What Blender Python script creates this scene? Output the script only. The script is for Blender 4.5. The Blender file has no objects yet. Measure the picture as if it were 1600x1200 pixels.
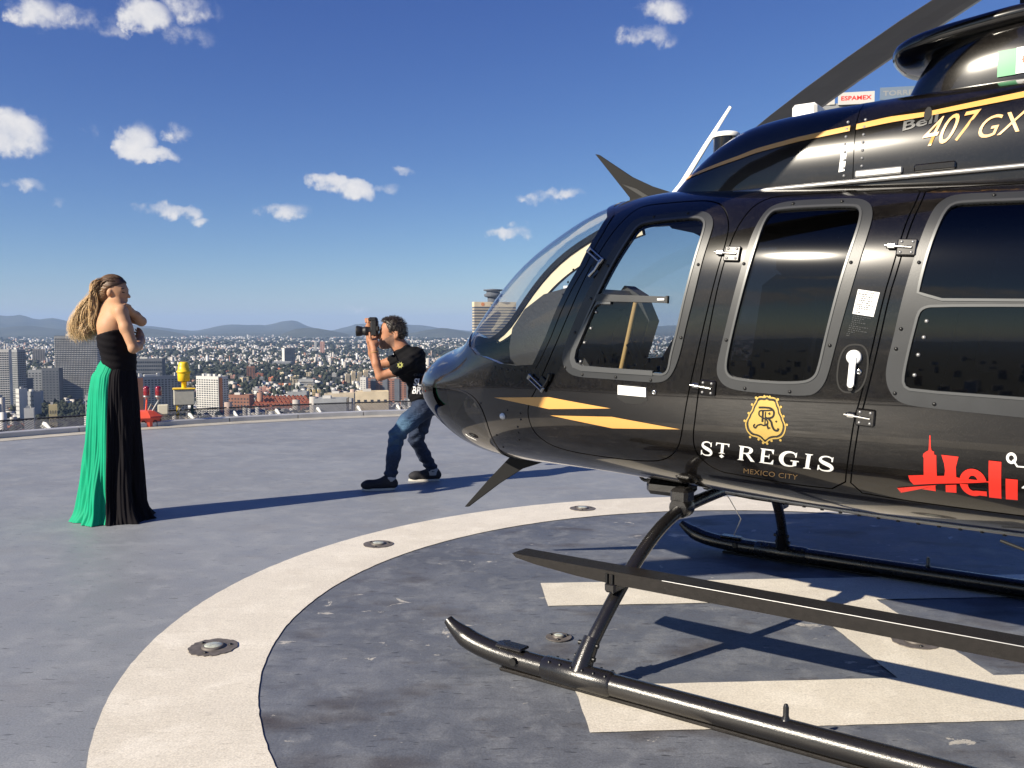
import bpy, bmesh, math, random
import numpy as np
from mathutils import Vector, Matrix, Quaternion
from mathutils.geometry import delaunay_2d_cdt

random.seed(7)
RNG = np.random.default_rng(7)
R = math.radians
SC = bpy.context.scene
COL = SC.collection

# ---------------------------------------------------------------- camera, sky, sun, exposure
SUN_EL, SUN_TRAVEL = R(28.7), R(33.0)          # elevation; azimuth the light travels towards (from +X to +Y)
cam_d = bpy.data.cameras.new('camera')
cam = bpy.data.objects.new('camera', cam_d)
COL.objects.link(cam)
cam_d.sensor_width = 36.0
cam_d.lens = 1384.0 * 36.0 / 1600.0
cam_d.clip_start = 0.05
cam_d.clip_end = 120000.0
cam.location = (0, 0, 1.403)
cam.rotation_euler = (R(90) - math.atan(88.0 / 1384.0), 0, 0)
SC.camera = cam

SC.view_settings.view_transform = 'Standard'
SC.view_settings.look = 'None'
SC.view_settings.exposure = 0.85
SC.view_settings.gamma = 1.0
SC.view_settings.use_curve_mapping = False
SC.render.engine = 'CYCLES'
SC.cycles.use_denoising = True
SC.cycles.max_bounces = 6
SC.cycles.diffuse_bounces = 2
SC.cycles.glossy_bounces = 3
SC.cycles.transmission_bounces = 4
SC.cycles.volume_bounces = 0
SC.cycles.transparent_max_bounces = 20
SC.cycles.caustics_reflective = False
SC.cycles.caustics_refractive = False
SC.cycles.sample_clamp_indirect = 6.0

sun_d = bpy.data.lights.new('sun', 'SUN')
sun_d.energy = 5.0
sun_d.angle = R(0.53)
sun_d.color = (1.0, 0.90, 0.74)
sun = bpy.data.objects.new('sun', sun_d)
COL.objects.link(sun)
sdir = Vector((math.cos(SUN_EL) * math.cos(SUN_TRAVEL), math.cos(SUN_EL) * math.sin(SUN_TRAVEL), -math.sin(SUN_EL)))
sun.rotation_euler = sdir.to_track_quat('-Z', 'Y').to_euler()
sun.location = -sdir * 50

world = bpy.data.worlds.new('World')
SC.world = world
world.use_nodes = True
WN, WL = world.node_tree.nodes, world.node_tree.links
for nd in list(WN):
    WN.remove(nd)


def wmath(op, a, b=None, c=None, clamp=False):
    n = WN.new('ShaderNodeMath'); n.operation = op; n.use_clamp = clamp
    for i, v in enumerate((a, b, c)):
        if v is None:
            continue
        if isinstance(v, (int, float)):
            n.inputs[i].default_value = v
        else:
            WL.new(v, n.inputs[i])
    return n.outputs[0]


w_out = WN.new('ShaderNodeOutputWorld')
w_bg = WN.new('ShaderNodeBackground')
w_bg.inputs['Strength'].default_value = 0.0645
w_sky = WN.new('ShaderNodeTexSky')
w_sky.sky_type = 'NISHITA'
w_sky.sun_disc = False
w_sky.sun_elevation = SUN_EL
# the sky's sun sits where the lamp's light comes from (rotation is clockwise from +Y)
w_sky.sun_rotation = math.atan2(-sdir.x, -sdir.y)
w_sky.altitude = 2300
w_sky.air_density = 1.0
w_sky.dust_density = 1.2
w_sky.ozone_density = 3.0
w_tc = WN.new('ShaderNodeTexCoord')
w_sep = WN.new('ShaderNodeSeparateXYZ')
WL.new(w_tc.outputs['Generated'], w_sep.inputs[0])
w_az = wmath('ARCTAN2', w_sep.outputs[0], w_sep.outputs[1])
w_el = wmath('ARCSINE', w_sep.outputs[2])
# fluffy fair-weather clouds: (azimuth deg, elevation deg, half width deg, half height deg, solidity)
CLOUDS = [(-27.72, 17.04, 1.56, 1.03, 0.97), (-25.62, 17.18, 2.54, 0.77, 0.6), (-22.07, 17.72, 1.83, 1.21, 1.21), (-19.42, 18.25, 1.89, 0.94, 0.73), (-19.81, 16.86, 1.97, 0.73, 0.49), (-23.98, 16.73, 1.67, 0.5, 0.43), (-29.08, 10.71, 2.07, 1.6, 1.26), (-22.71, 10.76, 1.37, 1.38, 1.16), (-21.92, 10.17, 1.93, 0.63, 0.97), (-20.47, 11.46, 0.93, 0.7, 0.67), (-25.04, 11.17, 0.58, 0.45, 0.34), (-28.54, 8.01, 1.25, 0.45, 0.58), (-20.69, 6.93, 2.2, 0.53, 0.92), (-19.14, 6.43, 0.88, 0.41, 0.58), (-14.32, 7.21, 1.84, 0.67, 0.97), (-11.3, 9.05, 1.8, 0.74, 1.07), (-9.65, 8.55, 1.47, 0.85, 0.97), (-6.71, 9.79, 0.71, 0.38, 0.43), (-7.73, 8.71, 1.14, 0.34, 0.34), (3.27, 8.5, 1.5, 0.46, 0.87), (1.88, 8.27, 1.34, 0.51, 0.53), (-0.21, 6.0, 1.87, 0.48, 0.82), (0.49, 6.56, 0.72, 0.3, 0.49), (-10.01, 1.18, 1.3, 0.3, 0.49), (8.24, 17.68, 1.8, 0.92, 1.01), (9.21, 18.87, 2.13, 0.97, 0.97), (9.7, 17.23, 0.84, 0.54, 0.49), (-26.9, 7.14, 0.64, 0.3, 0.29), (68.1, 17.6, 4.8, 2.7, 0.75), (150.6, 31.3, 3.5, 1.9, 1.07), (45.4, 53.7, 3.0, 1.4, 1.15), (146.0, 10.5, 4.3, 2.9, 0.8), (-90.9, 38.2, 4.4, 2.8, 0.91), (174.5, 13.2, 4.4, 2.0, 1.14), (93.7, 42.6, 4.6, 2.5, 1.16), (-92, 9, 10, 2.6, 1.1), (-106, 10.5, 9, 3.0, 1.2), (-118, 9, 11, 3.2, 1.25), (-131, 11, 9, 2.8, 1.2), (-143, 9, 11, 3.0, 1.2), (-157, 8, 10, 2.6, 1.1), (-172, 8.5, 10, 2.4, 1.1), (-126, 16.5, 5, 1.0, 1.0), (-112, 21, 7, 1.1, 0.8)]
w_n = WN.new('ShaderNodeTexNoise'); w_n.noise_dimensions = '3D'
w_n.inputs['Scale'].default_value = 26.0; w_n.inputs['Detail'].default_value = 6.0
w_n.inputs['Roughness'].default_value = 0.62
WL.new(w_tc.outputs['Generated'], w_n.inputs['Vector'])
w_n2 = WN.new('ShaderNodeTexNoise'); w_n2.inputs['Scale'].default_value = 62.0; w_n2.inputs['Detail'].default_value = 4.0
w_n2.inputs['Roughness'].default_value = 0.6
WL.new(w_tc.outputs['Generated'], w_n2.inputs['Vector'])
# warp the cloud outline with noise
w_wx = wmath('MULTIPLY', wmath('SUBTRACT', w_n.outputs['Fac'], 0.5), 0.050)
w_wy = wmath('MULTIPLY', wmath('SUBTRACT', w_n2.outputs['Fac'], 0.5), 0.022)
w_azw, w_elw = wmath('ADD', w_az, w_wx), wmath('ADD', w_el, w_wy)
w_cv = WN.new('ShaderNodeCombineXYZ')
WL.new(w_azw, w_cv.inputs[0]); WL.new(w_elw, w_cv.inputs[1])
dens = None
for (caz, cel, chw, chh, sol) in CLOUDS:
    va = WN.new('ShaderNodeVectorMath'); va.operation = 'MULTIPLY_ADD'
    WL.new(w_cv.outputs[0], va.inputs[0])
    va.inputs[1].default_value = (1 / R(chw), 1 / R(chh), 0); va.inputs[2].default_value = (-caz / chw, -cel / chh, 0)
    vd = WN.new('ShaderNodeVectorMath'); vd.operation = 'DOT_PRODUCT'
    WL.new(va.outputs[0], vd.inputs[0]); WL.new(va.outputs[0], vd.inputs[1])
    m = wmath('MULTIPLY_ADD', vd.outputs['Value'], -sol, sol)
    dens = m if dens is None else wmath('MAXIMUM', dens, m)
dens = wmath('MAXIMUM', dens, 0.0)
rag = wmath('MULTIPLY_ADD', wmath('SUBTRACT', w_n.outputs['Fac'], 0.5), 2.3, wmath('MULTIPLY', wmath('SUBTRACT', w_n2.outputs['Fac'], 0.5), 0.9))
# a cloud exists only where a blob does; noise eats into it
cov = wmath('ADD', dens, wmath('MULTIPLY', rag, wmath('MULTIPLY', dens, 2.2, clamp=True)))
w_sm = WN.new('ShaderNodeMapRange'); w_sm.interpolation_type = 'SMOOTHSTEP'
w_sm.inputs['From Min'].default_value = 0.06; w_sm.inputs['From Max'].default_value = 1.08
WL.new(cov, w_sm.inputs['Value'])
w_rel = wmath('MULTIPLY_ADD', w_n.outputs['Fac'], 1.1, 0.12)
w_shade = wmath('MULTIPLY_ADD', wmath('SUBTRACT', w_n2.outputs['Fac'], 0.5), 0.9, w_rel, clamp=True)
w_cc = WN.new('ShaderNodeMix'); w_cc.data_type = 'RGBA'
w_cc.inputs['A'].default_value = (4.6, 4.9, 5.8, 1)
w_cc.inputs['B'].default_value = (8.2, 7.9, 7.6, 1)
WL.new(w_shade, w_cc.inputs['Factor'])
w_mix = WN.new('ShaderNodeMix'); w_mix.data_type = 'RGBA'
WL.new(wmath('MULTIPLY', w_sm.outputs['Result'], 0.93), w_mix.inputs['Factor'])
# the phone's rendering of the sky: a contrast curve per channel (deeper blue overhead, pale at the horizon)
w_sc = WN.new('ShaderNodeSeparateColor'); WL.new(w_sky.outputs['Color'], w_sc.inputs[0])
w_tint = WN.new('ShaderNodeCombineColor')
for i_, (pw_, kk_) in enumerate(((1.40, .424), (1.29, .486), (.80, 1.27))):
    WL.new(wmath('MULTIPLY', wmath('POWER', w_sc.outputs[i_], pw_), kk_), w_tint.inputs[i_])
WL.new(w_tint.outputs[0], w_mix.inputs['A'])
WL.new(w_cc.outputs['Result'], w_mix.inputs['B'])
WL.new(w_mix.outputs['Result'], w_bg.inputs['Color'])
WL.new(w_bg.outputs['Background'], w_out.inputs['Surface'])

world.cycles.sampling_method = 'MANUAL'
world.cycles.sample_map_resolution = 256

# ---------------------------------------------------------------- helpers
def tag(o, label=None, cat=None, group=None, kind=None):
    if label: o['label'] = label
    if cat: o['category'] = cat
    if group: o['group'] = group
    if kind: o['kind'] = kind
    return o


def root(name, label, cat, loc=(0, 0, 0), rz=0.0, group=None):
    o = bpy.data.objects.new(name, None)
    o.empty_display_size = 0.2
    COL.objects.link(o)
    o.location = loc
    o.rotation_euler = (0, 0, rz)
    return tag(o, label, cat, group)


def mesh_obj(name, verts, faces, mat=None, parent=None, smooth=False, normals=None, mats=None, midx=None):
    me = bpy.data.meshes.new(name)
    me.from_pydata([tuple(v) for v in verts], [], [tuple(f) for f in faces])
    if mats:
        for m in mats:
            me.materials.append(m)
    elif mat is not None:
        me.materials.append(mat)
    if midx is not None:
        me.polygons.foreach_set('material_index', np.asarray(midx, dtype=np.int32))
    if smooth:
        me.polygons.foreach_set('use_smooth', np.ones(len(me.polygons), dtype=bool))
    me.update()
    if normals is not None:
        me.normals_split_custom_set_from_vertices([tuple(n) for n in normals])
    o = bpy.data.objects.new(name, me)
    COL.objects.link(o)
    o.parent = parent
    return o


def copy_tree(o, parent=None, label=None):
    c = o.copy()
    COL.objects.link(c)
    c.parent = parent
    for ch in o.children:
        copy_tree(ch, c)
    if label:
        c['label'] = label
    return c


class MB:
    """collects primitives, builds ONE mesh object"""
    def __init__(s):
        s.v, s.f, s.m, s.sm = [], [], [], []

    def add(s, v, f, mi=0, smooth=False):
        b = len(s.v)
        s.v += [Vector(p) for p in v]
        s.f += [tuple(i + b for i in q) for q in f]
        s.m += [mi] * len(f)
        s.sm += [smooth] * len(f)
        return s

    def box(s, c, size, rot=None, mi=0, bevel=0.0):
        x, y, z = (d / 2 for d in size)
        if bevel > 0:
            b = min(bevel, x * .9, y * .9, z * .9)
            pts = []
            for sx in (-1, 1):
                for sy in (-1, 1):
                    for sz in (-1, 1):
                        pts += [(sx * x, sy * (y - b), sz * (z - b)), (sx * (x - b), sy * y, sz * (z - b)), (sx * (x - b), sy * (y - b), sz * z)]
            bm = bmesh.new()
            for p in pts:
                bm.verts.new(p)
            bmesh.ops.convex_hull(bm, input=bm.verts)
            bmesh.ops.dissolve_limit(bm, angle_limit=0.01, verts=bm.verts, edges=bm.edges)
            bm.verts.index_update()
            v = [q.co.copy() for q in bm.verts]
            f = [[q.index for q in fa.verts] for fa in bm.faces]
            bm.free()
        else:
            v = [(sx * x, sy * y, sz * z) for sx in (-1, 1) for sy in (-1, 1) for sz in (-1, 1)]
            f = [(0, 1, 3, 2), (4, 6, 7, 5), (0, 4, 5, 1), (2, 3, 7, 6), (0, 2, 6, 4), (1, 5, 7, 3)]
        M = rot if rot is not None else Matrix.Identity(3)
        return s.add([M @ Vector(p) + Vector(c) for p in v], f, mi)

    def tube(s, path, rad, n=12, mi=0, caps=True, flat=1.0, up=None):
        path = [Vector(p) for p in path]
        if isinstance(rad, (int, float)):
            rad = [rad] * len(path)
        rings = []
        prev = None
        for i, p in enumerate(path):
            t = (path[min(i + 1, len(path) - 1)] - path[max(i - 1, 0)]).normalized()
            if prev is None:
                ref = Vector(up) if up is not None else (Vector((0, 0, 1)) if abs(t.z) < .9 else Vector((1, 0, 0)))
                b = t.cross(ref).normalized()
            else:
                b = (prev - t * prev.dot(t)).normalized()
            prev = b
            c = t.cross(b)
            rings.append([p + (b * math.cos(2 * math.pi * k / n) + c * math.sin(2 * math.pi * k / n) * flat) * rad[i] for k in range(n)])
        v = [q for r in rings for q in r]
        f = [(i * n + k, i * n + (k + 1) % n, (i + 1) * n + (k + 1) % n, (i + 1) * n + k) for i in range(len(path) - 1) for k in range(n)]
        s.add(v, f, mi, True)
        if caps:
            s.add(rings[0], [tuple(range(n))[::-1]], mi)
            s.add(rings[-1], [tuple(range(n))], mi)
        return s

    def lathe(s, prof, n=20, c=(0, 0, 0), rot=None, mi=0, smooth=True):
        M = rot if rot is not None else Matrix.Identity(3)
        v, f = [], []
        for (r, z) in prof:
            for k in range(n):
                t = 2 * math.pi * k / n
                v.append(M @ Vector((r * math.cos(t), r * math.sin(t), z)) + Vector(c))
        for i in range(len(prof) - 1):
            for k in range(n):
                f.append((i * n + k, i * n + (k + 1) % n, (i + 1) * n + (k + 1) % n, (i + 1) * n + k))
        s.add(v, f, mi, smooth)
        if prof[0][0] > 1e-5: s.add(v[:n], [tuple(range(n))[::-1]], mi)
        if prof[-1][0] > 1e-5: s.add(v[-n:], [tuple(range(n))], mi)
        return s

    def prism(s, poly, d, o=(0, 0, 0), ex=(1, 0, 0), ey=(0, 0, 1), mi=0):
        """2D polygon in plane (ex, ey) through o, extruded by vector d"""
        o, ex, ey, d = Vector(o), Vector(ex), Vector(ey), Vector(d)
        a = [o + ex * p[0] + ey * p[1] for p in poly]
        n = len(a)
        v = a + [p + d for p in a]
        f = [tuple(range(n))[::-1], tuple(range(n, 2 * n))] + [(i, (i + 1) % n, n + (i + 1) % n, n + i) for i in range(n)]
        return s.add(v, f, mi)

    def build(s, name, mat=None, parent=None, mats=None):
        me = bpy.data.meshes.new(name)
        me.from_pydata([tuple(v) for v in s.v], [], s.f)
        for m in (mats or ([mat] if mat else [])):
            me.materials.append(m)
        me.polygons.foreach_set('material_index', np.array(s.m, dtype=np.int32))
        me.polygons.foreach_set('use_smooth', np.array(s.sm, dtype=bool))
        me.update()
        bm = bmesh.new(); bm.from_mesh(me)
        bmesh.ops.recalc_face_normals(bm, faces=bm.faces)
        bm.to_mesh(me); bm.free()
        o = bpy.data.objects.new(name, me)
        COL.objects.link(o)
        o.parent = parent
        return o


# ---------------------------------------------------------------- materials
def new_mat(name):
    m = bpy.data.materials.new(name)
    m.use_nodes = True
    nt = m.node_tree
    return m, nt.nodes, nt.links, nt.nodes['Principled BSDF']


def mat(name, col, rough=.5, metal=0.0, spec=None, coat=0.0, var=0.0, vscale=20.0, bump=0.0, bscale=80.0, emit=None, rvar=0.0):
    m, N, L, b = new_mat(name)
    b.inputs['Base Color'].default_value = (*col, 1)
    b.inputs['Roughness'].default_value = rough
    b.inputs['Metallic'].default_value = metal
    if spec is not None: b.inputs['Specular IOR Level'].default_value = spec
    if coat:
        b.inputs['Coat Weight'].default_value = coat
        b.inputs['Coat Roughness'].default_value = 0.03
    if var or rvar:
        tc = N.new('ShaderNodeTexCoord')
        n = N.new('ShaderNodeTexNoise'); n.inputs['Scale'].default_value = vscale; n.inputs['Detail'].default_value = 6
        L.new(tc.outputs['Object'], n.inputs['Vector'])
        if var:
            mr = N.new('ShaderNodeMapRange')
            mr.inputs['From Min'].default_value = .3; mr.inputs['From Max'].default_value = .7
            mr.inputs['To Min'].default_value = 1 - var; mr.inputs['To Max'].default_value = 1 + var
            L.new(n.outputs['Fac'], mr.inputs['Value'])
            hs = N.new('ShaderNodeHueSaturation')
            hs.inputs['Color'].default_value = (*col, 1)
            L.new(mr.outputs['Result'], hs.inputs['Value'])
            L.new(hs.outputs['Color'], b.inputs['Base Color'])
        if rvar:
            mr = N.new('ShaderNodeMapRange')
            mr.inputs['To Min'].default_value = max(0, rough - rvar); mr.inputs['To Max'].default_value = rough + rvar
            L.new(n.outputs['Fac'], mr.inputs['Value']); L.new(mr.outputs['Result'], b.inputs['Roughness'])
    if bump:
        tc = N.new('ShaderNodeTexCoord')
        n = N.new('ShaderNodeTexNoise'); n.inputs['Scale'].default_value = bscale; n.inputs['Detail'].default_value = 4
        L.new(tc.outputs['Object'], n.inputs['Vector'])
        bp = N.new('ShaderNodeBump'); bp.inputs['Strength'].default_value = bump; bp.inputs['Distance'].default_value = .004
        L.new(n.outputs['Fac'], bp.inputs['Height']); L.new(bp.outputs['Normal'], b.inputs['Normal'])
    if emit:
        b.inputs['Emission Color'].default_value = (*emit[:3], 1); b.inputs['Emission Strength'].default_value = emit[3]
    return m


def glass_mat(name, tint, refl_tint=(1, 1, 1), f0=0.045, rough=0.0, wave=0.0, haze=0.0):
    """thin pane: tinted see-through plus mirror reflection that grows at grazing angles (Schlick)"""
    m = bpy.data.materials.new(name); m.use_nodes = True
    N, L = m.node_tree.nodes, m.node_tree.links
    N.clear()
    out = N.new('ShaderNodeOutputMaterial')
    tr = N.new('ShaderNodeBsdfTransparent'); tr.inputs['Color'].default_value = (*tint, 1)
    gl = N.new('ShaderNodeBsdfGlossy'); gl.inputs['Color'].default_value = (*refl_tint, 1); gl.inputs['Roughness'].default_value = rough
    geo = N.new('ShaderNodeNewGeometry')
    dp = N.new('ShaderNodeVectorMath'); dp.operation = 'DOT_PRODUCT'
    L.new(geo.outputs['Normal'], dp.inputs[0]); L.new(geo.outputs['Incoming'], dp.inputs[1])

    def mth(op, a, b=None, clamp=False):
        n = N.new('ShaderNodeMath'); n.operation = op; n.use_clamp = clamp
        for i, v in enumerate((a, b)):
            if v is None: continue
            if isinstance(v, (int, float)): n.inputs[i].default_value = v
            else: L.new(v, n.inputs[i])
        return n.outputs[0]
    c = mth('ABSOLUTE', dp.outputs['Value'])
    p = mth('POWER', mth('SUBTRACT', 1.0, c, True), 5.0)
    fr = mth('ADD', mth('MULTIPLY', p, 1 - f0), f0, True)
    mx = N.new('ShaderNodeMixShader')
    refl = gl
    if haze:                                   # rougher lobes widen the sun's glint into a bloom-like glow
        refl = gl
        for (rg_, an_, wt_) in ((.085, 0.0, haze), (.16, 0.0, haze * .10)):
            g2 = N.new('ShaderNodeBsdfAnisotropic'); g2.inputs['Roughness'].default_value = rg_; g2.inputs['Anisotropy'].default_value = an_
            tv = N.new('ShaderNodeCombineXYZ'); tv.inputs[2].default_value = 1.0
            L.new(tv.outputs[0], g2.inputs['Tangent'])
            m2 = N.new('ShaderNodeMixShader'); m2.inputs[0].default_value = wt_
            L.new(refl.outputs[0], m2.inputs[1]); L.new(g2.outputs[0], m2.inputs[2]); refl = m2
    L.new(fr, mx.inputs[0]); L.new(tr.outputs[0], mx.inputs[1]); L.new(refl.outputs[0], mx.inputs[2])
    if wave:
        tc = N.new('ShaderNodeTexCoord')
        n = N.new('ShaderNodeTexNoise'); n.inputs['Scale'].default_value = 3.0; n.inputs['Detail'].default_value = 2
        L.new(tc.outputs['Object'], n.inputs['Vector'])
        bp = N.new('ShaderNodeBump'); bp.inputs['Strength'].default_value = wave; bp.inputs['Distance'].default_value = .01
        L.new(n.outputs['Fac'], bp.inputs['Height']); L.new(bp.outputs['Normal'], gl.inputs['Normal'])
    L.new(mx.outputs[0], out.inputs['Surface'])
    return m


def black_paint():
    m, N, L, b = new_mat('black_flake_paint')
    tc = N.new('ShaderNodeTexCoord')
    vo = N.new('ShaderNodeTexVoronoi'); vo.inputs['Scale'].default_value = 700.0
    L.new(tc.outputs['Object'], vo.inputs['Vector'])
    cr = N.new('ShaderNodeMapRange')
    cr.inputs['From Min'].default_value = .82; cr.inputs['From Max'].default_value = 1.0
    cr.inputs['To Min'].default_value = 0.0; cr.inputs['To Max'].default_value = 1.0
    sp = N.new('ShaderNodeSeparateColor'); L.new(vo.outputs['Color'], sp.inputs[0])
    L.new(sp.outputs[0], cr.inputs['Value'])
    mx = N.new('ShaderNodeMix'); mx.data_type = 'RGBA'
    mx.inputs['A'].default_value = (.0035, .003, .0028, 1); mx.inputs['B'].default_value = (.022, .020, .019, 1)
    L.new(cr.outputs['Result'], mx.inputs['Factor'])
    # faint dust and smears
    n = N.new('ShaderNodeTexNoise'); n.inputs['Scale'].default_value = 2.6; n.inputs['Detail'].default_value = 9; n.inputs['Roughness'].default_value = .7
    mp = N.new('ShaderNodeMapping'); mp.inputs['Scale'].default_value = (1.0, 1.0, 4.0)
    L.new(tc.outputs['Object'], mp.inputs[0]); L.new(mp.outputs[0], n.inputs['Vector'])
    du = N.new('ShaderNodeMapRange'); du.inputs['From Min'].default_value = .48; du.inputs['From Max'].default_value = .8
    du.inputs['To Max'].default_value = .06
    L.new(n.outputs['Fac'], du.inputs['Value'])
    m2 = N.new('ShaderNodeMix'); m2.data_type = 'RGBA'; m2.inputs['B'].default_value = (.24, .20, .16, 1)
    L.new(du.outputs['Result'], m2.inputs['Factor']); L.new(mx.outputs['Result'], m2.inputs['A'])
    L.new(m2.outputs['Result'], b.inputs['Base Color'])
    b.inputs['Roughness'].default_value = .20
    b.inputs['Specular IOR Level'].default_value = .22
    b.inputs['Coat Weight'].default_value = 1.0
    rr = N.new('ShaderNodeMapRange'); rr.inputs['To Min'].default_value = .012; rr.inputs['To Max'].default_value = .06
    L.new(n.outputs['Fac'], rr.inputs['Value']); L.new(rr.outputs['Result'], b.inputs['Coat Roughness'])
    b.inputs['Coat IOR'].default_value = 1.47
    return m


M = {}
M['paint'] = black_paint()
M['gold'] = mat('gold_decal', (.66, .35, .095), .35, 0, coat=.5)
M['gold2'] = mat('gold_metal_decal', (.60, .42, .12), .38, .5)
M['white'] = mat('white_decal', (.82, .82, .80), .4, coat=.3)
M['red'] = mat('red_decal', (.80, .035, .022), .4, coat=.3)
M['brown'] = mat('dim_gold_lettering', (.19, .12, .055), .5)
M['seal'] = mat('black_rubber_seal', (.006, .006, .006), .7)
M['frame'] = mat('grey_window_frame', (.031, .033, .036), .40, .2, var=.12, vscale=9, bump=.05, bscale=220)
M['frame2'] = mat('dark_window_rail', (.09, .093, .096), .38, .5)
M['chrome'] = mat('polished_steel', (.46, .45, .43), .20, 1.0)
M['bolt'] = mat('dark_screw', (.03, .03, .03), .35, .6)
M['clear'] = glass_mat('clear_acrylic', (.86, .88, .90), f0=.05)
M['doorglass'] = glass_mat('door_acrylic', (.66, .70, .74), f0=.05)
M['tint'] = glass_mat('dark_tinted_acrylic', (.030, .030, .038), f0=.045, rough=.02, haze=.20)
M['chin'] = glass_mat('chin_acrylic', (.22, .22, .22), f0=.06, rough=.02)
M['cream'] = mat('cream_interior_trim', (.80, .70, .48), .55, var=.05)
M['lining'] = mat('dark_cabin_lining', (.035, .033, .032), .8, var=.2, bump=.1)
M['tan'] = mat('tan_interior_strap', (.42, .27, .10), .6)
M['leather'] = mat('black_seat_leather', (.012, .012, .013), .45, bump=.2, bscale=60)
M['skid'] = mat('black_skid_enamel', (.011, .010, .010), .26, 0, coat=.25, rvar=.1, vscale=30, bump=.16, bscale=320)
M['step'] = mat('dark_grit_step', (.013, .011, .010), .5, 0, spec=.25, bump=.5, bscale=500, var=.25, vscale=40)
M['blade'] = mat('dark_grey_blade', (.06, .058, .06), .42, var=.12, vscale=6)
M['blademetal'] = mat('blade_leading_strip', (.22, .20, .19), .35, .7)
M['rubber'] = mat('black_rubber', (.01, .01, .01), .6)
M['greymetal'] = mat('grey_metal', (.32, .32, .32), .4, .6)
M['lens'] = mat('pale_lamp_glass', (.40, .42, .36), .22, 0, coat=.4, var=.35, vscale=60)
M['wirewhite'] = mat('white_antenna_paint', (.82, .81, .78), .35)
# ---------------------------------------------------------------- helipad
PAD = Vector((1.66, 4.00))          # centre of the painted circle
R_IN, R_OUT, R_EDGE, R_KERB = 2.72, 3.27, 10.52, 10.84
DECK_H = 140.0                       # height of the deck above the streets


def painted_deck(name, base, dark, light, wear, scale=1.0, stain=0.5, dirt_col=(.16, .15, .15), blot=.35):
    m, N, L, b = new_mat(name)
    tc = N.new('ShaderNodeTexCoord')

    def noise(sc, det=8, rough=.6, stretch=None, rot=0.0, dist=0.0):
        n = N.new('ShaderNodeTexNoise'); n.inputs['Scale'].default_value = sc; n.inputs['Detail'].default_value = det
        n.inputs['Roughness'].default_value = rough; n.inputs['Distortion'].default_value = dist
        if stretch:
            mp = N.new('ShaderNodeMapping'); mp.inputs['Scale'].default_value = stretch; mp.inputs['Rotation'].default_value = (0, 0, rot)
            L.new(tc.outputs['Object'], mp.inputs[0]); L.new(mp.outputs[0], n.inputs['Vector'])
        else:
            L.new(tc.outputs['Object'], n.inputs['Vector'])
        return n.outputs['Fac']

    def rng(v, a, b_, lo=0.0, hi=1.0):
        r = N.new('ShaderNodeMapRange'); r.inputs['From Min'].default_value = a; r.inputs['From Max'].default_value = b_
        r.inputs['To Min'].default_value = lo; r.inputs['To Max'].default_value = hi
        L.new(v, r.inputs['Value']); return r.outputs['Result']

    def mix(f, a, c):
        x = N.new('ShaderNodeMix'); x.data_type = 'RGBA'
        for s, v in (('Factor', f), ('A', a), ('B', c)):
            if isinstance(v, tuple): x.inputs[s].default_value = (*v, 1)
            elif isinstance(v, float): x.inputs[s].default_value = v
            else: L.new(v, x.inputs[s])
        return x.outputs['Result']
    big = noise(.8 * scale, 5, .55)
    mid = noise(4.5 * scale, 8, .65, dist=.4)
    fine = noise(130, 3, .7)
    c = mix(rng(big, .35, .65), base, dark)
    c = mix(rng(mid, .50, .72, 0, .7), c, light)
    c = mix(rng(mid, .46, .30, 0, .65), c, dark)
    # long faint brush and scuff marks in two directions
    s1 = noise(5.0, 6, .6, (.6, 5.0, 1), .35)
    s2 = noise(7.0, 6, .6, (5.0, .5, 1), -.5)
    c = mix(rng(s1, .57, .70, 0, .25 + .3 * min(1.0, stain * blot * 2)), c, tuple(x * .85 for x in dark))
    c = mix(rng(s2, .63, .75, 0, .35), c, light)
    # soft oily blotches
    bl = noise(1.9, 3, .5, (1.0, 1.6, 1), .6)
    c = mix(rng(bl, .56, .74, 0, blot), c, dirt_col)
    b2 = noise(5.2, 4, .55, (1.0, 2.4, 1), -.35)
    c = mix(rng(b2, .62, .76, 0, blot * .8), c, dirt_col)
    # hairline scratches
    sc = noise(9.0, 3, .5, (.45, 7.0, 1), .8, .5)
    c = mix(rng(sc, .69, .715, 0, .32 * stain), c, tuple(x * .4 for x in dark))
    # dark rubber flecks
    fl = noise(24, 2, .5, (.5, 2.2, 1), .4)
    c = mix(rng(fl, .66, .70, 0, .6 * stain), c, tuple(x * .35 for x in dark))
    # chips where paint has gone down to pale screed
    if wear > 0:
        ch = noise(4.2, 10, .66, (1, 1.7, 1), -.2, .9)
        ch2 = noise(.9, 2, .5)
        th = N.new('ShaderNodeMath'); th.operation = 'MULTIPLY_ADD'
        L.new(ch2, th.inputs[0]); th.inputs[1].default_value = .30; L.new(ch, th.inputs[2])
        c = mix(rng(th.outputs[0], .900 - wear, .908 - wear, 0, .85), c, (.44, .42, .38))
    g = rng(fine, .25, .75, .74, 1.26)
    hs = N.new('ShaderNodeHueSaturation'); L.new(c, hs.inputs['Color']); L.new(g, hs.inputs['Value'])
    L.new(hs.outputs['Color'], b.inputs['Base Color'])
    L.new(rng(mid, .3, .7, .46, .66), b.inputs['Roughness'])
    b.inputs['Specular IOR Level'].default_value = .42
    hgt = N.new('ShaderNodeMath'); hgt.operation = 'MULTIPLY_ADD'
    L.new(fine, hgt.inputs[0]); hgt.inputs[1].default_value = .45; L.new(mid, hgt.inputs[2])
    bp = N.new('ShaderNodeBump'); bp.inputs['Strength'].default_value = .30; bp.inputs['Distance'].default_value = .006
    L.new(hgt.outputs[0], bp.inputs['Height']); L.new(bp.outputs['Normal'], b.inputs['Normal'])
    return m


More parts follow.
